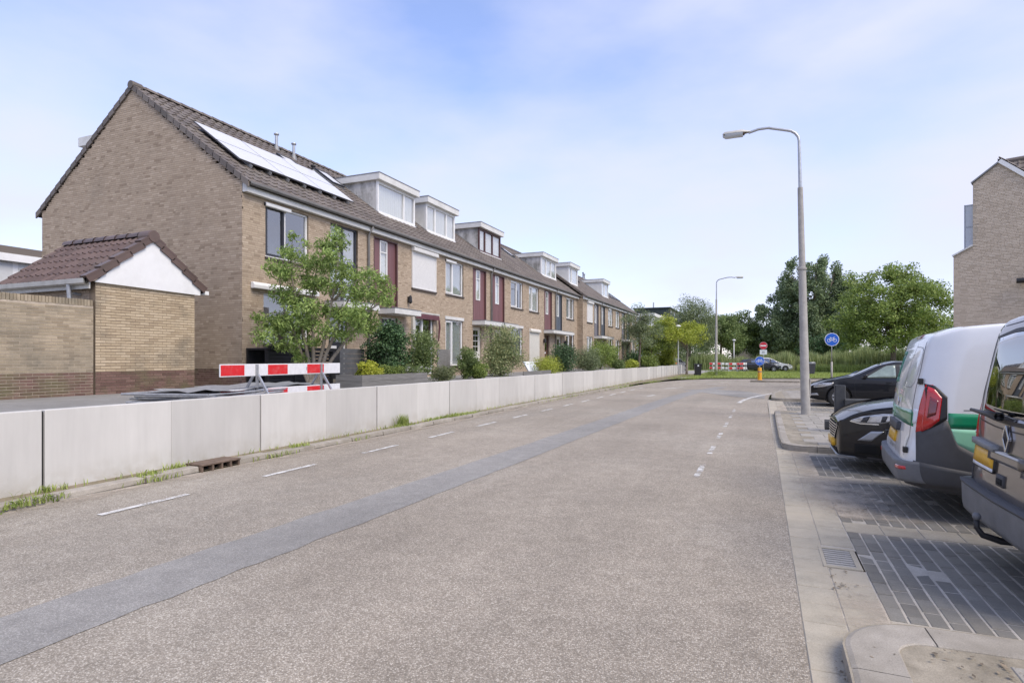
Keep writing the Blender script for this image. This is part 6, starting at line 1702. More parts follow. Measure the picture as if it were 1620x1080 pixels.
# cars in the side street far down the road
hatchback('dark blue estate car parked in the side street beyond the grass', (-0.35, 74.4, 0.05), R(10), M['car_dark'], 4.6, 1.80, 1.50, 'estate', M['alloy'])
hatchback('white estate car parked behind the dark one in the side street', (1.0, 77.3, 0.05), R(10), M['car_white'], 4.5, 1.80, 1.62, 'estate', M['alloy'])
hatchback('grey car parked at the end of the concrete wall', (-9.2, 69.5, 0.15), R(80), M['plastic_light'], 4.2, 1.76, 1.48, 'small', M['alloy'])
# ------------------------------------------------------------------ the brick house on the right
YB = 29.0; XL = 7.15
# the street bends here: this house stands turned a little to the right
rb = thing('brick_house', 'tall pale brown brick building with balcony behind the parked vans', 'house', (XL, YB, 0), R(-20))
XM = XL + 0.62; XA = XL + 1.42; XE = XL + 9.0; KR = 0.95
z_l, z_m0, z_m1, z_a = 5.66, 6.02, 8.50, 9.15
zE = 3.2
XE2 = XA + (z_a - zE) / KR
b = MB(); t = 0.3
b.prism([(XL, YB + 0.008, -0.1), (XL, YB + 0.008, z_l), (XM, YB + 0.008, z_m0), (XM, YB + 0.008, z_m1), (XA, YB + 0.008, z_a), (XE2, YB + 0.008, zE), (XE2, YB + 0.008, -0.1)], (0, t, 0))
gw = b.build('gable_wall', M['mortar_light'], rb)
def tpr(u):
    x = XL + u
    if x < XM: return z_l + (x - XL) / (XM - XL) * (z_m0 - z_l)
    if x < XA: return z_m1 + (x - XM) / (XA - XM) * (z_a - z_m1)
    return z_a - (x - XA) * KR
brickwork(gw, (XL, YB, 0), (1, 0, 0), (0, -1, 0), XE2 - XL, 0.0, 9.5, (), M['brick_right'], lambda u: tpr(u) - 0.02, None, 0)
b = MB(); b.box(XL + 0.004, XE2, YB + t, YB + 7, -0.1, 5.55); b.build('lower_storeys', M['brick_right'], rb)
b = MB(); b.prism([(XM + 0.02, YB + t, 5.55), (XM + 0.02, YB + t, z_m1 - 0.1), (XA, YB + t, z_a - 0.1), (XA + 3, YB + t, z_a - 0.1 - 3 * KR), (XA + 3, YB + t, 5.55)], (0, 6.7, 0)); b.build('upper_storey', M['brick_right'], rb)
b = MB(); b.beam((XL - 0.04, YB + 0.14, z_l + 0.03), (XM + 0.0, YB + 0.14, z_m0 + 0.03), 0.42, 0.06); b.build('coping', M['trim'], rb)
b = MB(); b.beam((XM - 0.05, YB + 0.14, z_m1 + 0.02), (XA, YB + 0.14, z_a + 0.03), 0.42, 0.05); b.build('coping', M['lead'], rb)
b = MB(); b.beam((XA + 0.02, YB + 0.02, z_a + 0.06), (XE2, YB + 0.02, zE + 0.06), 0.20, 0.15); b.build('bargeboard', M['white'], rb)
b = MB(); b.prism([(XA - 0.05, YB + 0.2, z_a + 0.22), (XE2, YB + 0.2, zE + 0.22), (XE2, YB + 0.2, zE), (XA - 0.05, YB + 0.2, z_a)], (0, 6.8, 0)); rf = b.build('roof', M['under'], rb)
Vr = Vector((-1, 0, KR)).normalized()
tiled_slope(rf, (XE2, YB + 0.16, zE + 0.25), (0, 1, 0), tuple(Vr), 6.9, (XE2 - XA) * math.hypot(1, KR), M['tile'], 0, 0.30, 0.34)
# the main roof behind, its slope towards the street
b = MB(); b.prism([(XA + 0.12, YB + 0.32, 6.9), (XA + 0.12, YB + 3.6, 10.0), (XA + 0.12, YB + 6.9, 6.9)], (8, 0, 0)); mr = b.build('main_roof', M['under'], rb)
tiled_slope(mr, (XA + 0.10, YB + 0.30, 6.93), (1, 0, 0), (0, 3.28, 3.1), 8.0, math.hypot(3.28, 3.1), M['tile'], 0, 0.30, 0.34)
b = MB(); b.tube([(XA + 0.02, YB + 3.6, 10.05), (XA + 8.1, YB + 3.6, 10.05)], 0.13, 10); b.build('ridge', M['tile'], mr)
# balcony screen on the lower roof
bl = MB()
xs0 = XL + 0.33
for y in (YB + 0.35, YB + 1.8): bl.box(xs0 - 0.02, xs0 + 0.02, y - 0.02, y + 0.02, 5.7, 7.75)
for z in (5.95, 6.85, 7.72): bl.box(xs0 - 0.018, xs0 + 0.018, YB + 0.35, YB + 1.8, z - 0.025, z + 0.025)
for z in (6.85, 7.72): bl.box(xs0 + 0.02, XM, YB + 0.33, YB + 0.37, z - 0.025, z + 0.025)
bs = bl.build('balcony_screen', M['alu'], rb)
for (z0, z1) in ((5.9, 6.82), (6.88, 7.69)):
    b = MB(); b.box(xs0 + 0.025, XM - 0.01, YB + 0.345, YB + 0.355, z0, z1); b.build('frosted_pane', M['frost'], bs)
    b = MB(); b.box(xs0 - 0.005, xs0 + 0.005, YB + 0.38, YB + 1.77, z0, z1); b.build('frosted_pane', M['frost'], bs)
b = MB(); b.tube([(XL + 1.95, YB - 0.22, 4.50), (XL + 4.2, YB - 0.22, 4.50)], 0.10, 12); aw = b.build('awning_cassette', M['black'], rb, smooth=True, angle=40)
for x in (XL + 2.1, XL + 3.8):
    b = MB(); b.box(x, x + 0.08, YB - 0.2, YB, 4.46, 4.56); b.build('bracket', M['black'], aw)

# ------------------------------------------------------------------ street lamps
def big_lamp(label, base, h, arm, lean, rz, s=1.0, concrete=True):
    t = thing('street_lamp', label, 'street lamp', base, rz, 'tall street lamps', local=True)
    zc = h * 0.50; z2 = h * 0.78
    lx = lambda z: -lean * z
    mt = M['lamp_concrete'] if concrete else M['zinc']
    b = MB(); b.tube([(lx(0), 0, -0.05), (lx(zc), 0, zc)], [0.115 * s, 0.09 * s], 14); b.build('lower_pole', mt, t, smooth=True, angle=40)
    b = MB(); b.lathe([(0.10 * s, zc - 0.02), (0.112 * s, zc - 0.015), (0.112 * s, zc + 0.03), (0.085 * s, zc + 0.045)], (lx(zc), 0, 0), 14); b.build('collar', mt, t, smooth=True, angle=40)
    b = MB(); b.tube([(lx(zc), 0, zc), (lx(z2), 0, z2)], [0.082 * s, 0.064 * s], 14); b.build('upper_pole', mt, t, smooth=True, angle=40)
    pts = [(lx(z2), 0, z2), (lx(h - 0.45), 0, h - 0.45)] + [(lx(h - 0.45) - 0.38 * (1 - math.cos(a)), 0, h - 0.45 + 0.33 * math.sin(a)) for a in (0.35, 0.7, 1.05, 1.4)] + [(lx(h) - arm * 0.6, 0, h), (lx(h) - arm * 0.8, 0, h + 0.0), (lx(h) - arm, 0, h - 0.06)]
    b = MB(); b.tube(pts, [0.045 * s] + [0.036 * s] * (len(pts) - 1), 10); b.build('arm', M['zinc'], t, smooth=True, angle=50)
    x1 = lx(h) - arm; z = h - 0.06
    b = MB()
    rows = []
    for (dx, w, hh) in ((0.05, 0.05, 0.05), (-0.08, 0.09, 0.09), (-0.16, 0.13, 0.13), (-0.60, 0.12, 0.12), (-0.66, 0.07, 0.07)):
        rows.append([(x1 + dx, w * math.cos(a), z + 0.015 + hh * 0.75 * math.sin(a)) for a in np.linspace(0, math.pi, 9)])
    b.grid(rows); hd = b.build('lamp_housing', M['gutterw'], t, smooth=True)
    b = MB(); rows = []
    for (dx, w, hh) in ((-0.14, 0.125, 0.10), (-0.58, 0.115, 0.10), (-0.655, 0.06, 0.05)):
        rows.append([(x1 + dx, w * math.cos(a), z + 0.012 + hh * math.sin(a)) for a in np.linspace(math.pi, 2 * math.pi, 9)])
    b.grid(rows); b.build('lamp_cover', M['frost'], hd, smooth=True)
    b = MB(); b.box(x1 - 0.62, x1 - 0.10, -0.10, 0.10, z - 0.02, z + 0.012); b.build('lamp_tray', M['iron'], hd)
    b = MB(); b.box(lx(0.6) + 0.105, lx(0.6) + 0.128, -0.05, 0.05, 0.5, 0.95); b.build('hatch', mt, t)
    return t
big_lamp('tall concrete street lamp on the paved island beside the parked cars', (1.06, 17.2, 0.075), 7.62, 1.22, 0.022, R(0), 1.0)
big_lamp('tall street lamp standing in the weeds beyond the bend of the road', (-3.7, 55.0, 0.04), 8.6, 1.55, 0.004, R(180), 1.1)

def small_lamp(label, base, h):
    t = thing('path_lamp', label, 'street lamp', base, 0, 'small white path lamps', local=True)
    b = MB(); b.tube([(0, 0, -0.05), (0, 0, h - 0.3)], [0.065, 0.05], 10); b.build('pole', M['white'], t, smooth=True)
    b = MB(); b.lathe([(0.05, h - 0.32), (0.10, h - 0.28), (0.22, h - 0.08), (0.24, h - 0.05)], (0, 0, 0), 16); b.build('lamp_glass', M['frost'], t, smooth=True)
    b = MB(); b.lathe([(0.26, h - 0.06), (0.25, h - 0.02), (0.12, h + 0.05), (0.0, h + 0.07)], (0, 0, 0), 16); b.build('lamp_cap', M['white'], t, smooth=True)
small_lamp('white path lamp at the far end of the concrete wall', (-7.25, 57.5, 0.05), 4.6)
small_lamp('white path lamp behind the striped barriers and dark estate car', (-3.4, 84.0, 0.05), 4.0)
small_lamp('small distant path lamp just left of the no entry sign', (-1.05, 118, 0.03), 3.6)

# ------------------------------------------------------------------ signs
def disc(b, c, r, t, n=32, nrm=(0, -1, 0)):
    c = Vector(c); nv = Vector(nrm).normalized(); a = nv.cross(Vector((0, 0, 1))).normalized(); u = Vector((0, 0, 1))
    P = [c + a * (r * math.cos(2 * math.pi * k / n)) + u * (r * math.sin(2 * math.pi * k / n)) for k in range(n)]
    b.prism(P, nv * t)

sg = thing('cycle_sign', 'round blue sign with white bicycle on a pole behind the black hatchback', 'sign', (4.0, 41.5, 0.1), R(8), None, True)
b = MB(); b.tube([(0, 0, -0.1), (0, 0, 1.25)], 0.06, 10); b.build('post_base', M['lamp_concrete'], sg, smooth=True)
b = MB(); b.tube([(0, 0, 1.25), (0, 0, 2.95)], 0.028, 10); b.build('pole', M['zinc'], sg, smooth=True)
b = MB(); disc(b, (0, -0.035, 2.63), 0.41, 0.012); b.build('rim', M['sign_white'], sg)
b = MB(); disc(b, (0, -0.048, 2.63), 0.375, 0.006); fc = b.build('sign_face', M['sign_blue'], sg)
def ring(b, c, r, w, y, n=20):
    for k in range(n):
        a0, a1 = 2 * math.pi * k / n, 2 * math.pi * (k + 1) / n
        b.beam((c[0] + r * math.cos(a0), y, c[1] + r * math.sin(a0)), (c[0] + r * math.cos(a1), y, c[1] + r * math.sin(a1)), 0.006, w, (0, 0, 1) if abs(math.sin((a0 + a1) / 2)) > 0.7 else (1, 0, 0))
def stroke(b, pts, w, y):
    for p, q in zip(pts[:-1], pts[1:]): b.beam((p[0], y, p[1]), (q[0], y, q[1]), w, 0.006, (0, 1, 0))
def bicycle(root, cx, cz, s, y):
    b = MB()
    for sx in (-0.19, 0.19):
        n = 22; c = (cx + sx * s, cz - 0.05 * s)
        pts = [(c[0] + 0.105 * s * math.cos(2 * math.pi * k / n), c[1] + 0.105 * s * math.sin(2 * math.pi * k / n)) for k in range(n + 1)]
        stroke(b, pts, 0.028 * s, y)
    P = lambda a, c: (cx + a * s, cz + c * s)
    stroke(b, [P(-0.19, -0.05), P(-0.09, 0.12), P(0.02, -0.06), P(-0.19, -0.05)], 0.028 * s, y)
    stroke(b, [P(-0.09, 0.12), P(0.13, 0.12), P(0.02, -0.06)], 0.028 * s, y)
    stroke(b, [P(0.19, -0.05), P(0.11, 0.17), P(0.17, 0.19)], 0.028 * s, y)
    stroke(b, [P(-0.15, 0.15), P(-0.05, 0.15)], 0.03 * s, y)
    stroke(b, [P(-0.07, 0.15), P(-0.10, 0.08)], 0.026 * s, y)
    return b.build('bicycle_symbol', M['sign_white'], root)
bicycle(fc, 0.0, 2.62, 0.88, -0.057)

sg = thing('no_entry_sign', 'red no entry sign with white bar and a white plate below it', 'sign', (0.15, 63.0, 0.03), R(2), None, True)
b = MB(); b.tube([(0, 0, -0.05), (0, 0, 3.05)], 0.03, 8); b.build('pole', M['zinc'], sg, smooth=True)
b = MB(); disc(b, (0, -0.03, 2.78), 0.36, 0.012); b.build('rim', M['sign_white'], sg)
b = MB(); disc(b, (0, -0.043, 2.78), 0.345, 0.006); b.build('sign_face', M['sign_red'], sg)
b = MB(); b.box(-0.27, 0.27, -0.058, -0.050, 2.72, 2.84); b.build('white_bar', M['sign_white'], sg)
b = MB(); b.box(-0.32, 0.32, -0.05, -0.035, 1.92, 2.38); pl_ = b.build('sub_plate', M['sign_white'], sg)
bicycle(pl_, 0.0, 2.12, 0.55, -0.054).data.materials[0] = M['print_grey']
text_mesh('lettering', 'uitgezonderd', 0.085, M['print_grey'], pl_, lambda u, v: Vector((-0.25 + u, -0.054, 2.28 + v)))

sg = thing('bollard_sign', 'yellow bollard topped by a small round blue sign', 'sign', (-0.12, 43.2, 0.12), R(4), None, True)
b = MB(); b.lathe([(0.16, -0.05), (0.16, 0.02), (0.13, 0.04), (0.125, 0.75), (0.11, 0.82), (0.0, 0.83)], (0, 0, 0), 18); bo = b.build('bollard', M['yellow'], sg, smooth=True, angle=40)
b = MB(); b.lathe([(0.128, 0.50), (0.130, 0.50), (0.130, 0.60), (0.127, 0.60)], (0, 0, 0), 18); b.build('reflective_band', M['print_brown'], bo)
b = MB(); b.tube([(0, 0, 0.8), (0, 0, 1.45)], 0.026, 8); b.build('pole', M['zinc'], sg)
b = MB(); disc(b, (0, -0.035, 1.27), 0.30, 0.012); b.build('rim', M['sign_white'], sg)
b = MB(); disc(b, (0, -0.048, 1.27), 0.285, 0.006); fc = b.build('sign_face', M['sign_blue'], sg)
bicycle(fc, 0.0, 1.27, 0.72, -0.057)

t = thing('litter_bin', 'grey litter bin on a thin post at the grass edge', 'bin', (3.55, 50.8, 0.03), R(5), None, True)
b = MB(); b.tube([(-0.28, 0.05, -0.05), (-0.28, 0.05, 1.25)], 0.035, 8); b.tube([(-0.28, 0.05, 1.22), (0.25, 0.05, 1.22)], 0.03, 8); b.build('post', M['zinc'], t, smooth=True)
b = MB(); b.prism([(-0.22, -0.2, 0.35), (0.16, -0.2, 0.35), (0.24, -0.2, 1.12), (-0.24, -0.2, 1.12)], (0, 0.36, 0)); b.build('bin_body', M['bollard'], t, bevel=0.03)
b = MB(); b.box(-0.25, 0.25, -0.22, 0.18, 1.12, 1.17); b.build('lid', M['zinc'], t, bevel=0.01)

t = thing('wheelie_bin', 'dark grey wheelie bin at the end of the concrete wall', 'bin', (-5.1, 53.5, 0.055), R(12), None, True)
b = MB(); b.add([(-0.24, -0.28, 0.06), (0.24, -0.28, 0.06), (0.24, 0.22, 0.06), (-0.24, 0.22, 0.06), (-0.29, -0.36, 0.98), (0.29, -0.36, 0.98), (0.29, 0.36, 0.98), (-0.29, 0.36, 0.98)],
          [(0, 3, 2, 1), (4, 5, 6, 7), (0, 1, 5, 4), (1, 2, 6, 5), (2, 3, 7, 6), (3, 0, 4, 7)]); b.build('bin_body', M['black'], t, bevel=0.03)
b = MB(); b.box(-0.31, 0.31, -0.40, 0.37, 0.985, 1.05); b.build('lid', M['black'], t, bevel=0.025)
b = MB(); b.tube([(-0.25, 0.42, 0.98), (0.25, 0.42, 0.98)], 0.018, 8); b.build('handle', M['black'], t)
for s in (-1, 1):
    b = MB(); b.lathe([(0.0, s * 0.24), (0.10, s * 0.24), (0.10, s * 0.30), (0.0, s * 0.30)], (0, 0, 0.10), 16, 'x'); o = b.build('wheel', M['rubber'], t); o.location = (0, 0.26, 0.0)
b = MB(); b.box(-0.06, 0.06, -0.366, -0.36, 0.82, 0.94); b.build('sticker', M['sign_white'], t)

# ------------------------------------------------------------------ barriers of striped boards
def barrier(label, p0, p1, ztop, zlow, bh, gz, n, group, first_red=True, word=None, two=True, legs_at=(0.22, 0.80)):
    p0, p1 = Vector(p0), Vector(p1); d = (p1 - p0); L = d.length; d.normalize(); nrm = Vector((d.y, -d.x, 0))
    t = thing('road_barrier', label, 'barrier', ((p0.x + p1.x) / 2, (p0.y + p1.y) / 2, gz), 0, group)
    up = Vector((0, 0, 1))
    for zt in ((ztop, zlow) if two else (ztop,)):
        c = (p0 + p1) / 2; c.z = zt - bh / 2
        b = MB(); b.obb(c, d * (L / 2), nrm * 0.012, up * (bh / 2)); bd = b.build('board', M['barrier_white'], t, bevel=0.004)
        w = L / n
        for i in range(n):
            if (i % 2 == 0) != first_red: continue
            ci = p0 + d * (w * (i + 0.5)); ci.z = zt - bh / 2
            b = MB(); b.obb(ci + nrm * 0.0135, d * (w / 2 - 0.012), nrm * 0.002, up * (bh / 2 - 0.018)); b.build('red_stripe', M['barrier_red'], bd)
    for f in legs_at:
        c = p0 + d * (L * f)
        b = MB(); b.beam((c.x + nrm.x * 0.028, c.y + nrm.y * 0.028, gz), (c.x + nrm.x * 0.028, c.y + nrm.y * 0.028, ztop - 0.01), 0.05, 0.024, tuple(nrm)); lg = b.build('upright', M['zinc'], t)
        for s in (-1, 1):
            b = MB(); b.beam((c.x + nrm.x * s * 0.36, c.y + nrm.y * s * 0.36, gz + 0.01), (c.x + nrm.x * s * 0.05, c.y + nrm.y * s * 0.05, ztop - bh * 0.9), 0.035, 0.035); b.build('strut', M['zinc'], t)
        b = MB(); b.beam(c + nrm * 0.42 + up * (gz + 0.012 - c.z), c - nrm * 0.42 + up * (gz + 0.012 - c.z), 0.05, 0.03); b.build('foot', M['zinc'], t)
    if word:
        q = p0 + d * (L * 0.66)
        text_mesh('lettering', word, 0.085, M['print_grey'], t, lambda u, v: Vector((q.x, q.y, 0)) + d * u + nrm * 0.014 + up * (ztop - bh * 0.62 + v) - OFF[t.name])
    return t
barrier('red and white striped road barrier standing behind the concrete wall', (-8.28, 7.15, 0), (-8.42, 10.35, 0), 1.455, 1.015, 0.215, GZ, 6, None, True, 'BOM', True, (0.25, 0.80))
barrier('far striped barrier in the side street, left one by the lamp post', (-5.5, 71.0, 0), (-3.9, 71.3, 0), 1.10, 0.62, 0.26, 0.05, 4, 'barriers across the side street')
barrier('far striped barrier in the side street, middle one', (-3.8, 71.3, 0), (-2.3, 71.6, 0), 1.08, 0.60, 0.26, 0.05, 4, 'barriers across the side street', False)
barrier('far striped barrier in the side street, right one by the dark car', (-2.25, 70.8, 0), (-1.55, 71.9, 0), 1.10, 0.62, 0.26, 0.05, 2, 'barriers across the side street')

# stack of steel fence panels lying behind the wall
fs_ = thing('fence_panel_stack', 'stack of steel mesh fence panels lying flat behind the concrete wall', 'fence panel', (-9.4, 8.0, GZ), R(0))
for k in range(5):
    a = R(-15 + random.uniform(-4, 4)); u = Vector((math.sin(a), math.cos(a), 0)); v = Vector((math.cos(a), -math.sin(a), 0))
    c = Vector((-9.1 + random.uniform(-0.06, 0.06), 8.5 + random.uniform(-0.15, 0.15), GZ + 0.03 + k * 0.042))
    b = MB(); L2, W2 = 1.9, 0.8
    for s in (-1, 1):
        b.tube([c + u * L2 * s - v * W2, c + u * L2 * s + v * W2], 0.02, 6); b.tube([c - u * L2 + v * W2 * s, c + u * L2 + v * W2 * s], 0.02, 6)
    p = b.build('panel', M['mesh_steel'], fs_)
    b = MB()
    for i in range(1, 54):
        q = c + u * (L2 * (2 * i / 54 - 1)); b.beam(q - v * W2, q + v * W2, 0.008, 0.008)
    for i in range(1, 15):
        q = c + v * (W2 * (2 * i / 15 - 1)); b.beam(q - u * L2, q + u * L2, 0.008, 0.008)
    b.build('wire_mesh', M['mesh_steel'], p)['kind'] = 'stuff'
b = MB(); P = []
for i in range(14):
    for_row = []
    for j in range(10):
        uu, vv = -1.8 + 3.5 * i / 13, -0.7 + 1.4 * j / 9; x = -9.1 - 0.26 * uu + 0.966 * vv; y = 8.5 + 0.966 * uu + 0.26 * vv
        for_row.append((x, y, GZ + 0.245 + 0.018 * math.sin(i * 1.3 + j) + 0.015 * math.sin(j * 2.1)))
    P.append(for_row)
b.grid(P); b.build('wind_mesh', M['mesh_steel'], fs_, smooth=True)

# ------------------------------------------------------------------ dark rails beside the parking bays
def rail(label, x0, y, posts, z, gz, wide=0.17):
    t = thing('parking_rail', label, 'barrier', (x0 + 2, y, gz), 0, 'dark rails between the parking bays')
    hx = wide / 2; ch = 0.03
    P = [(x0, y - 0.06, z - hx + ch), (x0, y - 0.06, z + hx - ch), (x0, y - 0.03, z + hx), (x0, y + 0.03, z + hx), (x0, y + 0.06, z + hx - ch), (x0, y + 0.06, z - hx + ch), (x0, y + 0.03, z - hx), (x0, y - 0.03, z - hx)]
    b = MB(); b.prism(P, (4.2, 0, 0)); b.build('beam', M['bollard'], t)
    for (x, top) in posts:
        b = MB(); c = 0.02; s = 0.095
        b.prism([(x - s + c, y - s + 0.155, gz - 0.05), (x + s - c, y - s + 0.155, gz - 0.05), (x + s, y - s + c + 0.155, gz - 0.05), (x + s, y + s - c + 0.155, gz - 0.05), (x + s - c, y + s + 0.155, gz - 0.05), (x - s + c, y + s + 0.155, gz - 0.05), (x - s, y + s - c + 0.155, gz - 0.05), (x - s, y - s + c + 0.155, gz - 0.05)], (0, 0, top - gz + 0.05))
        b.build('post', M['bollard'], t)
    return t
rail('dark plastic rail with thick square post between the two black cars', 1.50, 13.20, [(1.43, 1.02), (4.9, 1.02)], 0.66, 0.075, 0.22)
rail('low dark rail whose end pokes out beside the chrome grille', 0.98, 11.25, [(2.4, 0.55), (4.8, 0.55)], 0.44, 0.075, 0.17)
# ------------------------------------------------------------------ vegetation
def leaf_arrays(C, Rr, n, size, aspect=0.5, up=0.35, shell=0.45, droop=0.0, seed=1):
    """n rhombic leaves scattered in ellipsoid clumps: C (k,3) centres, Rr (k,3) radii"""
    g = np.random.default_rng(seed)
    C = np.asarray(C, float); Rr = np.asarray(Rr, float)
    w = Rr.prod(1) ** 0.75; idx = g.choice(len(C), n, p=w / w.sum())
    d = g.normal(size=(n, 3)); d /= np.linalg.norm(d, axis=1, keepdims=True)
    r = g.random(n) ** shell
    p = C[idx] + d * Rr[idx] * r[:, None]
    nrm = g.normal(size=(n, 3)) * 0.8 + d * 0.5 + np.array([0, 0, up]); nrm /= np.linalg.norm(nrm, axis=1, keepdims=True)
    a = g.normal(size=(n, 3)) + d * 0.4 - np.array([0, 0, droop]); a -= nrm * (a * nrm).sum(1, keepdims=True); a /= np.linalg.norm(a, axis=1, keepdims=True)
    b = np.cross(nrm, a); s = size * g.uniform(0.6, 1.35, n)[:, None]
    V = np.stack([p - a * s * 0.5, p + b * s * aspect * 0.5 + a * s * 0.05, p + a * s * 0.5 - nrm * s * 0.12, p - b * s * aspect * 0.5 + a * s * 0.05], 1).reshape(-1, 3)
    return V, np.arange(n * 4).reshape(-1, 4)

def crown_clumps(c, rad, k, cr, seed, fill=0.5, flat=0.8, lower=-0.75):
    """clump centres through a crown volume, uneven outline"""
    g = np.random.default_rng(seed); P = []; S = []
    while len(P) < k:
        d = g.normal(size=3); d /= np.linalg.norm(d)
        if d[2] < lower: continue
        r = g.random() ** fill * g.uniform(0.78, 1.06)
        P.append(np.array(c) + d * np.array(rad) * r); s = cr * g.uniform(0.65, 1.35); S.append((s, s, s * flat))
    return np.array(P), np.array(S)

def limbs(b, base, top, clumps, r0, k, seed, n=6, bend=0.15):
    """branches from the trunk towards clump centres"""
    g = random.Random(seed); base, top = Vector(base), Vector(top)
    ids = list(range(len(clumps))); g.shuffle(ids)
    for i in ids[:k]:
        e = Vector(clumps[i]); f = g.uniform(0.35, 1.0); s = base.lerp(top, f)
        if e.z < s.z - 0.2: s = base.lerp(top, max(0.2, f - 0.4))
        m1 = s.lerp(e, 0.35) + Vector((g.uniform(-1, 1), g.uniform(-1, 1), g.uniform(0, 1))) * bend * (e - s).length * 0.5
        m2 = s.lerp(e, 0.7) + Vector((g.uniform(-1, 1), g.uniform(-1, 1), g.uniform(0, 1))) * bend * (e - s).length * 0.4
        rr = r0 * (1 - 0.5 * f)
        b.tube([s, m1, m2, e], [rr, rr * 0.7, rr * 0.45, rr * 0.15], n, False)

def tree(name, label, base, trunk_top, crown, rad, k, cr, nleaf, size, mat, bark, r0, seed, aspect=0.55, group=None, fill=0.5, flat=0.8, shell=0.45, nlimb=16, extra=None, droop=0.0, lower=-0.75, up=0.35, cat='tree'):
    t = thing(name, label, cat, base, 0, group)
    P, S = crown_clumps(crown, rad, k, cr, seed, fill, flat, lower)
    if extra is not None:
        P = np.vstack([P, np.array(extra[0])]); S = np.vstack([S, np.array(extra[1])])
    b = MB(); bz = Vector(base); tt = Vector(trunk_top)
    mid = bz.lerp(tt, 0.5) + Vector((0.06, -0.04, 0)) * (tt - bz).length * 0.3
    b.tube([bz - Vector((0, 0, 0.1)), bz.lerp(tt, 0.12), mid, tt], [r0 * 1.25, r0, r0 * 0.75, r0 * 0.35], 10)
    limbs(b, bz.lerp(tt, 0.25), tt, P, r0 * 0.5, nlimb, seed)
    b.build('trunk', bark, t, smooth=True)
    V, Q = leaf_arrays(P, S, nleaf, size, aspect, up, shell, droop, seed)
    o = link('crown', np_mesh('crown', V - np.array(OFF[t.name]), Q), mat, t)
    return t

# ---- the young multi-stemmed tree in front of the end house
def garden_tree():
    base = Vector((-11.0, 12.45, GZ))
    t = thing('garden_tree', 'young multi-stemmed tree with feathery leaves in front of the end house', 'tree', base)
    g = random.Random(5); b = MB()
    # a stump that splits into stems; directions in the picture plane (right = r, depth = f)
    r = Vector((math.cos(YAW), math.sin(YAW), 0)); f = Vector((-math.sin(YAW), math.cos(YAW), 0)); up = Vector((0, 0, 1))
    def at(px, py, d=0.0):       # a point of the crown plane through the stem, given as photograph offsets in metres
        return base + r * px + up * py + f * d
    tips = []
    stems = [((-0.05, 0.0), (-0.35, 1.0), (-0.75, 2.0), (-1.0, 3.05, 0.2)), ((0.0, 0.0), (0.0, 1.1), (-0.05, 2.2), (0.15, 3.3, -0.1)), ((0.05, 0.0), (0.35, 0.9), (0.75, 1.9), (1.15, 2.9, 0.1)),
             ((0.05, 0.0), (0.25, 1.0), (0.50, 2.3), (0.70, 4.0, 0.2)), ((-0.03, 0.0), (-0.2, 1.1), (-0.45, 2.3), (-0.62, 3.8, -0.3)), ((0.06, 0.0), (0.5, 0.75), (1.1, 1.5), (1.75, 2.35, -0.2)), ((-0.06, 0.0), (-0.4, 0.8), (-0.9, 1.3), (-1.35, 1.75, -0.2))]
    for s in stems:
        pts = [at(p[0], p[1], (p[2] if len(p) > 2 else 0.0)) for p in s]
        mid = [pts[0], pts[0].lerp(pts[1], 0.5) + r * g.uniform(-.03, .03), pts[1], pts[1].lerp(pts[2], 0.5) + f * g.uniform(-.08, .08), pts[2], pts[3]]
        b.tube(mid, [0.062, 0.055, 0.046, 0.038, 0.030, 0.010], 8, False); tips.append((pts[1], pts[2], pts[3]))
    b.tube([base - up * 0.1, base + up * 0.22], [0.16, 0.11], 10)
    blobs = [(-1.45, 1.35, .42), (-1.25, 1.75, .45), (-1.55, 1.75, .3), (-0.85, 1.55, .42), (-0.45, 0.75, .28), (-0.3, 1.25, .34), (-1.05, 2.5, .45), (-0.7, 2.25, .4), (-1.05, 3.05, .42), (-0.6, 2.95, .38), (-0.75, 3.55, .30), (-0.45, 3.35, .34), (-0.5, 3.85, .22),
             (0.2, 2.1, .42), (0.0, 2.75, .40), (0.45, 2.75, .45), (0.25, 3.3, .42), (0.65, 3.3, .45), (0.35, 3.75, .36), (0.75, 3.85, .34), (0.72, 4.12, .2), (1.0, 3.0, .40), (1.15, 2.5, .45), (0.85, 1.9, .45), (1.35, 1.95, .45), (1.75, 2.45, .42), (1.6, 2.9, .34), (1.95, 2.7, .3), (2.0, 2.25, .25), (1.3, 1.55, .35), (0.55, 1.5, .38), (0.95, 1.35, .3), (-0.1, 1.75, .4), (-0.45, 1.9, .38), (1.55, 1.7, .3), (0.15, 1.25, .25), (-1.65, 1.55, .2), (-0.95, 1.15, .28), (-0.62, 0.95, .2)]
    C, S = [], []
    for (x, z, rr) in blobs:
        for dd in (-0.45, 0.35):
            p = at(x * (0.97 if x > 0 else 0.70) + g.uniform(-.08, .08), z + g.uniform(-.06, .06), dd + g.uniform(-.3, .3)); C.append(tuple(p)); S.append((rr * 0.85, rr * 0.85, rr * 0.68))
            i = min(range(len(tips)), key=lambda q: (tips[q][1] - p).length)
            a = tips[i][1] if (tips[i][1] - p).length < (tips[i][2] - p).length else tips[i][1].lerp(tips[i][2], 0.6)
            b.tube([a, a.lerp(p, 0.5) + up * 0.06, p + (p - a) * 0.15], [0.015, 0.010, 0.004], 5, False)
    b.build('trunk', M['bark_pale'], t, smooth=True)
    V, Q = leaf_arrays(C, S, 17500, 0.12, 0.30, 0.35, 0.65, 0.5, 3)
    link('crown', np_mesh('crown', V - np.array(OFF[t.name]), Q), L_['ash'], t)
garden_tree()

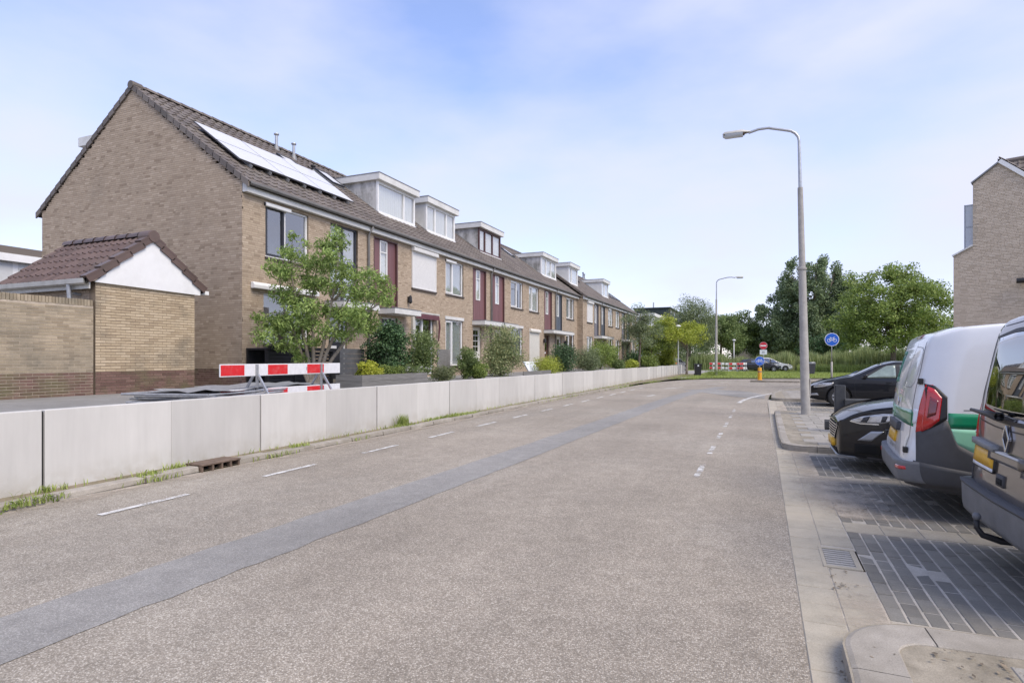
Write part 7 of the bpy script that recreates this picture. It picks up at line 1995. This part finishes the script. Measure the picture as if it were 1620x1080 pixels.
# ---- shrubs of the front gardens: placed on the raised ground by photograph column and depth row
CY, SY = math.cos(YAW), math.sin(YAW)
def spot(px, X):
    """point on the garden strip at x = X seen in photograph column px"""
    l = (px - 810.0) / 936.0
    rx, ry = l * CY - SY, l * SY + CY
    t = X / rx
    return t * ry, t          # y, depth
def shrub(label, px0, px1, py0, X, mat, n, size, seed, aspect=0.55, k=26, cr=0.30, shell=0.4, base=GZ, depth=0.8, stem=True, up=0.35, name='shrub', group='garden shrubs', flat=0.9, py1=None):
    y, d = spot((px0 + px1) / 2, X)
    w = 1.15 * (px1 - px0) / 936.0 * d / 2; top = 1.55 + (567 - py0) / 936.0 * d
    h = (top - base) * 1.08; n = int(n * 1.25)
    t = thing(name, label, 'shrub', (X, y, base), 0, group)
    rad = (w * 0.78 * depth + 0.1, w * 0.95, h * 0.50)
    P, S = crown_clumps((X, y, base + h * 0.44), rad, k, cr * min(1.0, w * 1.1), seed, 0.45, flat, -0.98)
    P[:, 2] = np.maximum(P[:, 2], base + 0.12)
    b = MB(); g = random.Random(seed)
    for i in range(9):
        e = Vector(P[g.randrange(len(P))]); s = Vector((X + g.uniform(-.08, .08), y + g.uniform(-.1, .1), base - 0.05))
        b.tube([s, s.lerp(e, 0.5) + Vector((0, 0, 0.08)), e], [0.022, 0.015, 0.006], 5, False)
    b.build('stem', M['bark'], t)
    V, Q = leaf_arrays(P, S, n, size, aspect, up, shell, 0.0, seed)
    link('foliage', np_mesh('foliage', V - np.array(OFF[t.name]), Q), mat, t)
    return t
shrub('big dark glossy evergreen shrub left of the striped awning', 578, 640, 505, -11.2, L_['laurel'], 9000, 0.085, 11, 0.6, 46, 0.42)
shrub('tall loose shrub in front of the striped awning', 632, 698, 526, -10.8, L_['mid'], 5500, 0.075, 12, 0.5, 40, 0.34)
shrub('low yellow-green hedge growing out of the grey wooden planter', 566, 604, 573, -10.0, L_['gold'], 3600, 0.075, 13, 0.45, 26, 0.3, base=GZ + 0.2)
shrub('mid-green end of the hedge in the grey wooden planter', 600, 648, 579, -10.0, L_['fresh'], 3200, 0.06, 14, 0.45, 26, 0.28, base=GZ + 0.2)
shrub('low olive-green plants right of the grey planter', 676, 722, 580, -9.6, L_['olive'], 2600, 0.06, 15, 0.35, 20, 0.3)
shrub('slender upright shrub beside the grey garden board', 714, 758, 544, -10.4, L_['mid'], 3200, 0.08, 16, 0.45, 26, 0.32)
shrub('low leafy plants at the foot of the slender shrub', 734, 774, 566, -10.0, L_['fresh'], 2400, 0.08, 17, 0.5, 20, 0.3)
shrub('large pale variegated bush in front of the cream door', 760, 826, 517, -10.6, L_['cream'], 9000, 0.085, 18, 0.5, 50, 0.45)
shrub('round lime-yellow bush beside the white garden board', 842, 890, 567, -10.0, L_['lime'], 5000, 0.06, 19, 0.5, 34, 0.4)
shrub('dark green rounded shrub below the slate grey panel', 870, 914, 546, -11.0, L_['laurel'], 6000, 0.09, 20, 0.55, 40, 0.5)
shrub('grey-green globe-shaped shrub in the row of garden shrubs', 908, 954, 550, -10.2, L_['willow'], 6000, 0.08, 21, 0.5, 40, 0.5)
shrub('bright green tall rounded shrub by the forward-set row', 926, 972, 541, -10.9, L_['fresh'], 6500, 0.10, 22, 0.5, 44, 0.5)
shrub('bright green shrub right of the tall rounded one', 960, 980, 546, -11.0, L_['fresh'], 3500, 0.10, 23, 0.5, 30, 0.4)
shrub('small green bush behind the wall before the clipped hedge', 968, 990, 569, -9.6, L_['mid'], 2600, 0.09, 24, 0.5, 24, 0.4)
shrub('clipped pale green hedge behind the far wall', 986, 1010, 571, -9.4, L_['lime'], 3000, 0.10, 25, 0.5, 34, 0.4)
shrub('dark bushy shrub under the grey-green tree', 985, 1022, 556, -11.0, L_['laurel'], 3600, 0.13, 26, 0.5, 30, 0.5)
shrub('leafy green bush between the clipped hedge and the dark trimmed one', 1012, 1040, 563, -9.6, L_['fresh'], 3200, 0.12, 27, 0.5, 30, 0.5)
shrub('dark trimmed hedge at the far end of the gardens', 1036, 1066, 567, -9.0, L_['mid'], 3200, 0.12, 28, 0.5, 30, 0.5)

shrub('yellowish leafy bush overhanging the far wall by the path lamp', 1040, 1072, 548, -8.6, L_['lime'], 4200, 0.13, 29, 0.5, 36, 0.55)
shrub('tall green bush between the grey-green tree and the dark trimmed hedge', 1004, 1046, 530, -10.6, L_['fresh'], 6000, 0.14, 30, 0.5, 46, 0.6)

# small white flowers at the planter
def flowers():
    y, d = spot(655, -9.85)
    t = thing('white_flowers', 'small white flowers at the end of the grey planter', 'flower', (-9.85, y, GZ + 0.3))
    C = [(-9.75 + random.uniform(-.1, .1), y + random.uniform(-0.9, 0.9), GZ + 0.42 + random.uniform(-.06, .1)) for _ in range(16)]
    V, Q = leaf_arrays(C, np.tile([0.06, 0.06, 0.04], (16, 1)), 260, 0.05, 0.8, 0.5, 0.5, 0, 5)
    link('petals', np_mesh('petals', V - np.array(OFF[t.name]), Q), L_['flower'], t)
    V, Q = leaf_arrays(C, np.tile([0.12, 0.2, 0.12], (16, 1)), 900, 0.06, 0.4, 0.5, 0.5, 0, 6)
    link('leaves', np_mesh('leaves', V - np.array(OFF[t.name]), Q), L_['mid'], t)
flowers()

# planter boxes, boards and bins of the gardens
def board_box(name, label, cat, X0, X1, ya, yb, z0, z1, mat, rows=3):
    t = thing(name, label, cat, ((X0 + X1) / 2, (ya + yb) / 2, z0))
    h = (z1 - z0) / rows
    for i in range(rows):
        for (a, c, e, f) in ((X1 - 0.035, X1, ya, yb), (X0, X0 + 0.035, ya, yb), (X0 + .035, X1 - .035, ya, ya + 0.035), (X0 + .035, X1 - .035, yb - 0.035, yb)):
            b = MB(); b.box(a, c, e, f, z0 + i * h + 0.003, z0 + (i + 1) * h - 0.003); b.build('board', mat, t)
    b = MB(); b.box(X0 + .035, X1 - .035, ya + .035, yb - .035, z0, z1 - 0.08); b.build('soil', M['verge_sand'], t)
    return t
y0_, _ = spot(573, -9.55); y1_, _ = spot(676, -9.55)
board_box('wooden_planter', 'long grey wooden planter box with hedge behind the wall', 'planter', -10.4, -9.55, y0_, y1_, GZ, GZ + 0.34, M['wood_grey'], 2)
y0_, _ = spot(842, -9.3); y1_, _ = spot(872, -9.3)
t = thing('wooden_planter', 'low grey planter board below the lime-yellow bush', 'planter', (-9.3, (y0_ + y1_) / 2, GZ))
b = MB(); b.box(-9.34, -9.3, y0_ - 1.0, y1_, GZ, GZ + 0.22); b.build('board', M['wood_grey'], t)
y0_, _ = spot(692, -11.2); y1_, _ = spot(712, -11.2)
t = thing('garden_screen', 'weathered grey wooden garden board standing upright among the shrubs', 'screen', (-11.2, (y0_ + y1_) / 2, GZ))
for i in range(4):
    w = (y1_ - y0_) / 4; b = MB(); b.box(-11.22, -11.19, y0_ + i * w + 0.004, y0_ + (i + 1) * w - 0.004, GZ, GZ + 1.12); b.build('board', M['wood_grey'], t)
y0_, _ = spot(826, -11.0); y1_, _ = spot(843, -11.0)
t = thing('tilted_board', 'slanted white board leaning beside the pale variegated bush', 'board', (-11.0, (y0_ + y1_) / 2, GZ))
b = MB(); b.prism([(-10.6, y0_, GZ), (-10.95, y0_, GZ + 0.62), (-10.98, y0_, GZ + 0.62), (-10.63, y0_, GZ)], (0, y1_ - y0_, 0)); b.build('sheet', M['sign_white'], t)
for y in (y0_, y1_):
    b = MB(); b.beam((-10.58, y, GZ), (-10.97, y, GZ + 0.66), 0.05, 0.03); b.build('frame_bar', M['zinc'], t)
# dark bin shelter against the end house
t = thing('bin_shelter', 'black slatted bin shelter below the ground-floor window of the end house', 'shelter', (-12.6, 13.3, GZ))
y0_, y1_ = 12.1, 14.75
b = MB(); b.box(-13.02, -12.2, y0_, y1_, GZ + 1.00, GZ + 1.06); b.build('lid', M['black'], t, bevel=0.01)
b = MB(); b.beam((-12.18, y0_ - 0.03, GZ + 1.06), (-12.18, y1_ + 0.03, GZ + 1.03), 0.08, 0.10); b.build('lid_edge', M['black'], t)
for i in range(9):
    for (ya, yb) in ((y0_, 13.05), (13.15, 14.6)):
        b = MB(); b.box(-12.24, -12.215, ya, yb, GZ + 0.04 + i * 0.105, GZ + 0.125 + i * 0.105); b.build('slat', M['black'], t)
for y in (y0_, 13.10, y1_ - 0.1):
    b = MB(); b.box(-12.3, -12.20, y - 0.04, y + 0.04, GZ, GZ + 1.0); b.build('post', M['black'], t)
b = MB(); b.box(-13.0, -12.96, y0_, y1_, GZ, GZ + 1.0); b.build('back', M['black'], t)
t = thing('garden_screen', 'slate grey boarded screen behind the young tree stems', 'screen', (-12.0, 15.0, GZ))
for i in range(7):
    b = MB(); b.box(-12.02, -11.98, 14.75, 15.95, GZ + i * 0.155, GZ + i * 0.155 + 0.148); b.build('board', M['slate_wood'], t)
t = thing('garden_bench', 'low grey bench slab beside the dark front door', 'bench', (-11.6, 17.3, GZ))
b = MB(); b.box(-11.8, -11.4, 16.4, 18.3, GZ + 0.42, GZ + 0.50); b.build('seat', M['band'], t)
for y in (16.55, 18.1):
    b = MB(); b.box(-11.75, -11.45, y - 0.05, y + 0.05, GZ, GZ + 0.42); b.build('leg', M['wood_grey'], t)

# ---- trees further down the street
tree('grey_green_tree', 'loose grey-green tree in front of the farthest terraced house', (-9.7, 51.0, GZ), (-9.6, 51.0, 4.6), (-9.7, 51.0, 4.1), (2.0, 2.0, 2.35), 70, 0.50, 9000, 0.16, L_['willow'], M['bark'], 0.10, 31, 0.3, nlimb=26, fill=0.6, droop=0.6)
tree('yellow_green_tree', 'yellow-green small tree with pale trunk at the end of the wall', (-6.6, 58.6, 0.06), (-6.6, 58.6, 4.4), (-7.6, 57.5, 3.9), (2.9, 2.4, 1.75), 80, 0.55, 11000, 0.17, L_['lime'], M['bark_pale'], 0.11, 32, 0.45, nlimb=24, fill=0.5)
tree('yellow_green_tree', 'yellow-green small tree left of the pale trunk, above the trimmed hedge', (-9.8, 57.0, GZ), (-9.6, 57.0, 4.2), (-9.4, 57.0, 3.5), (1.7, 2.2, 1.9), 50, 0.5, 6500, 0.17, L_['fresh'], M['bark'], 0.09, 33, 0.45)
tree('weeping_tree', 'tall weeping grey-green tree behind the yellow-green one', (-9.2, 84, 0.0), (-9.0, 84, 8.0), (-8.6, 84, 5.8), (3.9, 3.6, 4.3), 130, 0.85, 22000, 0.28, L_['willow'], M['bark'], 0.2, 34, 0.28, droop=1.6, nlimb=26, fill=0.55, flat=1.3)
tree('background_tree', 'dark green tree just right of the weeping one', (-5.6, 92, 0.0), (-5.6, 92, 6), (-5.6, 92, 5.0), (3.6, 3.4, 3.9), 100, 0.9, 14000, 0.30, L_['mid'], M['bark'], 0.2, 35, 0.5, group='trees behind the side street')
tree('background_tree', 'round dark tree left of the grey roof behind the path lamp', (-1.0, 104, 0.0), (-1.0, 104, 5), (-1.4, 104, 4.3), (4.4, 3.4, 3.4), 100, 0.9, 13000, 0.32, L_['poplar'], M['bark'], 0.2, 36, 0.5, group='trees behind the side street')
tree('background_tree', 'tree of fresh green behind the far lamp post', (-4.2, 100, 0.0), (-4.2, 100, 7), (-4.0, 100, 5.6), (3.6, 3.4, 3.5), 100, 0.9, 13000, 0.32, L_['mid'], M['bark'], 0.2, 37, 0.5, group='trees behind the side street')
tree('background_tree', 'tree top showing above the far roofs', (-26, 95, 0.0), (-26, 95, 9), (-26, 95, 8.0), (4.0, 4.0, 3.9), 60, 0.9, 8000, 0.30, L_['fresh'], M['bark'], 0.25, 38, 0.5, group='trees behind the side street')
tree('background_tree', 'pale green tree left of the weeping one by the white house', (-13.5, 90, 0.0), (-13.5, 90, 5), (-13.5, 90, 4.8), (3.0, 3.0, 3.0), 50, 0.8, 6000, 0.28, L_['mid'], M['bark'], 0.2, 39, 0.5, group='trees behind the side street')

# big dark poplars beyond the grass: several leaders
def poplars():
    base = Vector((6.4, 100, 0.0))
    t = thing('poplar_tree', 'huge dark grey-green poplar beyond the grass, the tallest tree', 'tree', base)
    C, S = [], []; b = MB(); g = random.Random(3)
    lead = [(-5.6, 10.5, 2.0), (-3.6, 14.2, 2.2), (-1.3, 16.6, 2.4), (1.0, 17.0, 2.4), (3.2, 15.6, 1.9), (5.0, 13.8, 1.6), (-6.6, 7.5, 1.6), (2.4, 12.0, 2.2), (-2.6, 9.0, 2.4), (6.2, 9.6, 1.6), (0.2, 10.0, 2.4)]
    for i, (dx, h, w) in enumerate(lead):
        dx *= 1.12
        dy = g.uniform(-3, 3)
        top = base + Vector((dx, dy, h - 1.2))
        s = base + Vector((dx * 0.25, dy * 0.3, 1.2))
        b.tube([base + Vector((dx * .05, dy * .05, 0)), s, s.lerp(top, 0.5) + Vector((g.uniform(-.3, .3), 0, 0)), top], [0.34, 0.26, 0.16, 0.03], 8)
        n = int(h * 2.6)
        for j in range(n):
            f = 0.16 + 0.84 * (j + g.random()) / n
            p = s.lerp(top, f); rr = w * (0.45 + 0.75 * math.sin(math.pi * min(1, f * 0.8 + 0.12)))
            a = g.uniform(0, 6.28); q = p + Vector((math.cos(a) * rr * g.uniform(0.3, 1.0), math.sin(a) * rr, g.uniform(-.3, .8)))
            C.append(tuple(q)); k = g.uniform(0.6, 1.15); S.append((k, k, k * 1.15))
            if j % 3 == 0: b.tube([p - Vector((0, 0, 0.6)), q], [0.07, 0.02], 5, False)
    b.build('trunk', M['bark'], t, smooth=True)
    V, Q = leaf_arrays(C, S, 95000, 0.30, 0.62, 0.25, 0.5, 0.0, 41)
    link('crown', np_mesh('crown', V - np.array(OFF[t.name]), Q), L_['poplar'], t)
poplars()
tree('broad_tree', 'broad fresh green tree right of the dark poplar', (12.4, 71, 0.0), (12.3, 71, 8.0), (12.3, 71, 5.9), (6.1, 4.6, 5.6), 250, 0.85, 36000, 0.25, L_['fresh'], M['bark'], 0.26, 42, 0.55, nlimb=44, fill=0.42)
tree('background_tree', 'dark shrubby tree between the poplar and the bicycle sign', (8.6, 90, 0.0), (8.6, 90, 3.5), (8.6, 90, 2.6), (4.5, 2.5, 2.6), 60, 0.8, 7000, 0.26, L_['laurel'], M['bark'], 0.15, 43, 0.5, group='trees behind the side street')
tree('background_tree', 'dark trees far behind at the right, next to the brick building', (26, 110, 0.0), (26, 110, 6), (26, 110, 4.6), (9, 4, 4.2), 90, 1.2, 9000, 0.38, L_['poplar'], M['bark'], 0.25, 44, 0.5, group='trees behind the side street')
tree('background_tree', 'far trees left of the grey roof', (-18, 118, 0.0), (-18, 118, 6), (-18, 118, 4.5), (9, 4, 4.2), 90, 1.2, 9000, 0.38, L_['poplar'], M['bark'], 0.25, 45, 0.5, group='trees behind the side street')

# young conifers behind the brown van
def conifer(label, x, y, h, seed, gz=0.0):
    t = thing('young_conifer', label, 'tree', (x, y, gz), 0, 'young conifers'); g = random.Random(seed)
    b = MB(); b.tube([(x, y, gz - 0.05), (x + 0.02, y, gz + h)], [0.05, 0.008], 7); C, S = [], []
    z = gz + 0.6
    while z < gz + h - 0.05:
        L = 0.16 + 0.30 * (gz + h - z) / h * 2.0
        for k in range(5):
            a = k * 1.257 + z * 3 + g.uniform(-.2, .2); e = Vector((x + math.cos(a) * L, y + math.sin(a) * L, z + 0.10 * g.uniform(0.3, 1.2)))
            b.tube([(x, y, z), e], [0.012, 0.004], 5, False)
            for f in (0.35, 0.65, 1.0): C.append(tuple(Vector((x, y, z)).lerp(e, f))); S.append((0.06, 0.06, 0.04))
        z += 0.26
    C.append((x, y, gz + h)); S.append((0.04, 0.04, 0.1))
    b.build('trunk', M['bark'], t)
    V, Q = leaf_arrays(C, S, 3600, 0.07, 0.25, 0.4, 0.6, 0, seed); link('needles', np_mesh('needles', V - np.array(OFF[t.name]), Q), L_['conifer'], t)
conifer('young conifer with sparse twigs in front of the brick building', 9.05, 20.5, 3.75, 3)
conifer('shorter young conifer whose tip shows beside the brown van', 7.9, 19.6, 2.95, 4)

# ---- reeds, grass, weeds: uncountable
def blades(name, label, cat, pts, h, w, lean, mat, seed, zfun=None):
    g = np.random.default_rng(seed); n = len(pts); pts = np.asarray(pts, float)
    a = g.uniform(0, 2 * np.pi, n); hh = h * g.uniform(0.55, 1.15, n) if np.isscalar(h) else h * g.uniform(0.7, 1.1, n)
    d = np.stack([np.cos(a), np.sin(a), np.zeros(n)], 1); s = np.stack([-np.sin(a), np.cos(a), np.zeros(n)], 1)
    le = (lean * g.uniform(0.2, 1.2, n) * hh)[:, None]
    p0 = pts; p1 = pts + d * le * 0.35 + np.array([0, 0, 1]) * (hh * 0.6)[:, None]; p2 = pts + d * le + np.array([0, 0, 1]) * hh[:, None]
    ww = w * g.uniform(0.6, 1.3, n)[:, None]
    V = np.stack([p0 - s * ww / 2, p0 + s * ww / 2, p1 + s * ww * 0.45, p1 - s * ww * 0.45, p2, p2 + s * ww * 0.02], 1).reshape(-1, 3)
    base = (np.arange(n) * 6)[:, None]
    Q = np.concatenate([base + np.array([[0, 1, 2, 3]]), base + np.array([[3, 2, 5, 4]])])
    o = link(name, np_mesh(name, V, Q), mat); tag(o, label, cat, None, 'stuff')
    return o
g = np.random.default_rng(9)
n = 26000; x = g.uniform(-11, 46, n); y = 81.5 + 0.16 * np.maximum(0, x - 6) * 0 + g.uniform(0, 5, n) + np.where(x > 8, -12 * np.clip((x - 8) / 8, 0, 1), 0)
hgt = np.where(x > 5, 2.55, 2.0) + 0.35 * np.sin(x * 0.7) + 0.2 * np.sin(x * 2.3 + 1)
blades('reed_bed', 'tall pale green reeds growing beyond the grass verge', 'reeds', np.stack([x, y, np.zeros(n)], 1), hgt, 0.07, 0.22, L_['reed'], 10)
n = 9000; x = g.uniform(4, 12, n); y = g.uniform(74, 80, n) - np.where(x > 7, 3, 0)
blades('tall_grass', 'bright tall grass in front of the reeds', 'grass', np.stack([x, y, np.zeros(n)], 1)[:4500], 0.9, 0.05, 0.4, L_['grass'], 11)
def in_poly(px, py, poly):
    c = np.zeros(len(px), bool); j = len(poly) - 1
    for i in range(len(poly)):
        xi, yi = poly[i]; xj, yj = poly[j]
        c ^= ((yi > py) != (yj > py)) & (px < (xj - xi) * (py - yi) / (yj - yi + 1e-9) + xi); j = i
    return c
n = 120000; x = g.uniform(-8, 30, n); y = g.uniform(47, 82, n)
m_ = in_poly(x, y, [(-5.4, 47.3), (-3.0, 49.5), (0.5, 50.5), (6, 53.0), (14, 57.8), (30, 68.5), (30, 82), (6, 80), (-1.5, 78.5), (-5.2, 70), (-5.4, 62)])
x, y = x[m_], y[m_]
blades('lawn_grass', 'short green grass of the verge beyond the bend', 'grass', np.stack([x, y, np.full(len(x), 0.03)], 1), 0.13, 0.025, 0.5, L_['grass'], 12)
# weeds along the kerb and the wall
P = []
def clump(cx, cy, rx, ry, n, z):
    for _ in range(n): P.append((random.gauss(cx, rx), random.gauss(cy, ry), z))
for (cx, cy, rx, ry, n, z) in ((-7.03, 3.72, 0.04, 0.18, 150, 0.03), (-7.38, 4.15, 0.04, 0.12, 50, 0.055), (-7.12, 5.1, 0.05, 0.10, 90, 0.06), (-7.3, 5.62, 0.05, 0.07, 70, 0.055), (-7.02, 5.2, 0.03, 0.2, 60, 0.01), (-7.0, 7.1, 0.03, 0.25, 60, 0.01), (-7.15, 7.75, 0.05, 0.12, 90, 0.055), (-7.05, 9.2, 0.04, 0.2, 70, 0.01),
                       (-7.3, 11.1, 0.05, 0.10, 190, 0.055), (-7.2, 10.9, 0.06, 0.3, 150, 0.055), (-7.3, 12.6, 0.07, 0.35, 160, 0.055), (-7.32, 13.5, 0.06, 0.4, 260, 0.055), (-7.2, 14.2, 0.05, 0.3, 120, 0.055), (-7.0, 22, 0.08, 1.5, 160, 0.03), (-6.7, 31, 0.15, 1.6, 240, 0.05), (-6.4, 38, 0.2, 1.4, 300, 0.05)):
    clump(cx, cy, rx, ry, n, z)
for _ in range(700): P.append((-7.42 + abs(random.gauss(0, 0.05)), random.uniform(3, 40), 0.055))
for _ in range(2600): P.append((random.uniform(-6.6, -4.2), random.uniform(44, 56), 0.05))
blades('kerb_weeds', 'weeds and grass tufts along the kerb below the concrete wall', 'weeds', P, 0.085, 0.012, 0.8, L_['grass'], 13)
Pt = [(random.gauss(-7.3, 0.05), random.gauss(11.1, 0.08), 0.055) for _ in range(170)]
blades('kerb_weeds', 'taller grass tuft at the third joint of the concrete wall', 'weeds', Pt, 0.26, 0.012, 0.55, L_['grass'], 14)
V, Q = leaf_arrays([(-7.03, 3.55, 0.05), (-7.02, 3.75, 0.07), (-7.04, 3.98, 0.05), (-7.0, 3.4, 0.03), (-7.1, 5.1, 0.09), (-7.3, 13.6, 0.1), (-7.25, 12.8, 0.08), (-3.6, 54.6, 0.35), (-3.2, 55.3, 0.25), (-4.2, 54.9, 0.3)], [(0.06, 0.14, 0.05)] * 7 + [(0.5, 0.5, 0.4)] * 3, 2600, 0.06, 0.5, 0.5, 0.5, 0, 15)
o = link('leafy_weeds', np_mesh('leafy_weeds', V, Q), L_['fresh']); tag(o, 'broad-leaved weeds rooted in the gutter of the left kerb', 'weeds', None, 'stuff')

# ------------------------------------------------------------------ buildings in the distance
t = thing('apartment_block', 'dark flat-roofed modern block above the far trees', 'building', (-18, 112, 0))
b = MB(); b.box(-21.4, -15.2, 108, 124, 0, 10.5); b.build('wall', M['modern'], t)
b = MB(); b.box(-15.19, -15.05, 108.2, 123.8, 0.5, 10.3); b.build('side_cladding', M['timber'], t)
for i in range(7):
    b = MB(); b.box(-15.04, -14.98, 108.6 + i * 2.1, 109.7 + i * 2.1, 8.0, 10.0); b.build('window', M['glass_rear'], t)
b = MB(); b.box(-21.6, -14.9, 107.8, 124.2, 10.5, 10.72); b.build('roof_edge', M['modern'], t)
b = MB(); b.tube([(-18.6, 112, 10.6), (-18.6, 112, 12.0)], 0.12, 8); b.build('flue', M['zinc'], t)
t = thing('white_house', 'white flat-roofed house peeping out between the far trees', 'house', (-15, 86, 0))
b = MB(); b.box(-16.4, -13.6, 82, 92, 0, 7.3); b.build('wall', M['white'], t)
b = MB(); b.box(-16.6, -13.4, 81.8, 92.2, 7.3, 7.75); b.build('roof_edge', M['white'], t)
for i in range(3):
    b = MB(); b.box(-13.59, -13.55, 83 + i * 3, 84.2 + i * 3, 5.4, 6.8); b.build('window', M['glass_rear'], t)
t = thing('brick_building', 'long taupe building with steep roof behind the no entry sign', 'building', (3, 142, 0))
b = MB(); b.prism([(-6, 138, 0), (-6, 138, 3.2), (-3, 138, 7.6), (2.5, 138, 7.6), (10.5, 138, 2.6), (12, 138, 0)], (0, 16, 0)); b.build('roof', M['far_roof'], t)
for (x, z) in ((-2.6, 6.2), (0.0, 6.2), (2.6, 2.4), (4.0, 2.4), (5.4, 2.4), (6.8, 2.4)):
    b = MB(); b.box(x, x + 0.45, 137.9, 138.0, z, z + 0.5); b.build('window', M['dark_hole'], t)
b = MB(); b.box(5.0, 11.0, 137.6, 137.9, 1.4, 2.0); b.build('white_wall_band', M['trim'], t)
b = MB(); b.box(-5.0, -0.5, 150, 156, 0, 9.6); b.build('rear_wing', M['trim'], t)

# far wood closing the view behind the reeds: reads as one mass
g2 = np.random.default_rng(77)
C, S = [], []
for i in range(520):
    x = g2.uniform(-70, 110); y = g2.uniform(128, 150) if x < -8 or x > 14 else g2.uniform(160, 175)
    h = 6.8 + 1.6 * math.sin(x * 0.21) + 1.2 * math.sin(x * 0.53 + 1); z = g2.uniform(0.6, max(1.5, h)); r_ = g2.uniform(1.2, 2.4)
    C.append((x, y, z)); S.append((r_ * 1.3, r_, r_))
V, Q = leaf_arrays(C, S, 40000, 0.6, 0.6, 0.3, 0.5, 0.0, 78)
o = link('far_wood', np_mesh('far_wood', V, Q), L_['poplar']); tag(o, 'dark band of distant trees behind the reeds', 'trees', None, 'stuff')

# dry dirt and leaf litter lying on the pavers, round the island kerb and below the wall
g3 = np.random.default_rng(55); pts = []
for (cx, cy, rx, ry, n, z) in ((1.15, 7.75, 0.30, 0.28, 130, 0.012), (1.7, 7.3, 0.40, 0.45, 240, 0.012), (1.0, 6.95, 0.18, 0.12, 60, 0.012), (0.95, 3.42, 0.16, 0.09, 70, 0.100), (1.25, 3.40, 0.15, 0.06, 40, 0.100), (0.37, 3.05, 0.03, 0.25, 130, 0.008), (0.52, 4.65, 0.04, 0.15, 60, 0.010), (0.31, 11.6, 0.03, 0.5, 90, 0.008), (-7.3, 8.0, 0.07, 3.5, 700, 0.065), (-7.0, 8.0, 0.05, 4.0, 260, 0.010), (-7.2, 18.0, 0.1, 4.0, 500, 0.065), (-5.0, 45.5, 0.6, 1.2, 160, 0.06)):
    p = np.stack([g3.normal(cx, rx, n), g3.normal(cy, ry, n), z + g3.uniform(0, 0.006, n)], 1); pts.append(p)
p = np.vstack(pts); n = len(p); a = g3.uniform(0, 6.28, n); s = (g3.random(n) ** 3 * 0.016 + 0.003)[:, None]
u = np.stack([np.cos(a), np.sin(a), g3.uniform(-.15, .15, n)], 1) * s; v = np.stack([-np.sin(a), np.cos(a), g3.uniform(-.15, .15, n)], 1) * s * g3.uniform(0.3, 0.8, n)[:, None]
V = np.stack([p - u, p - v, p + u, p + v], 1).reshape(-1, 3)
o = link('ground_litter', np_mesh('ground_litter', V, np.arange(n * 4).reshape(-1, 4)), M['litter']); tag(o, 'dry dirt and leaf litter scattered on the pavers and along the kerbs', 'litter', None, 'stuff')
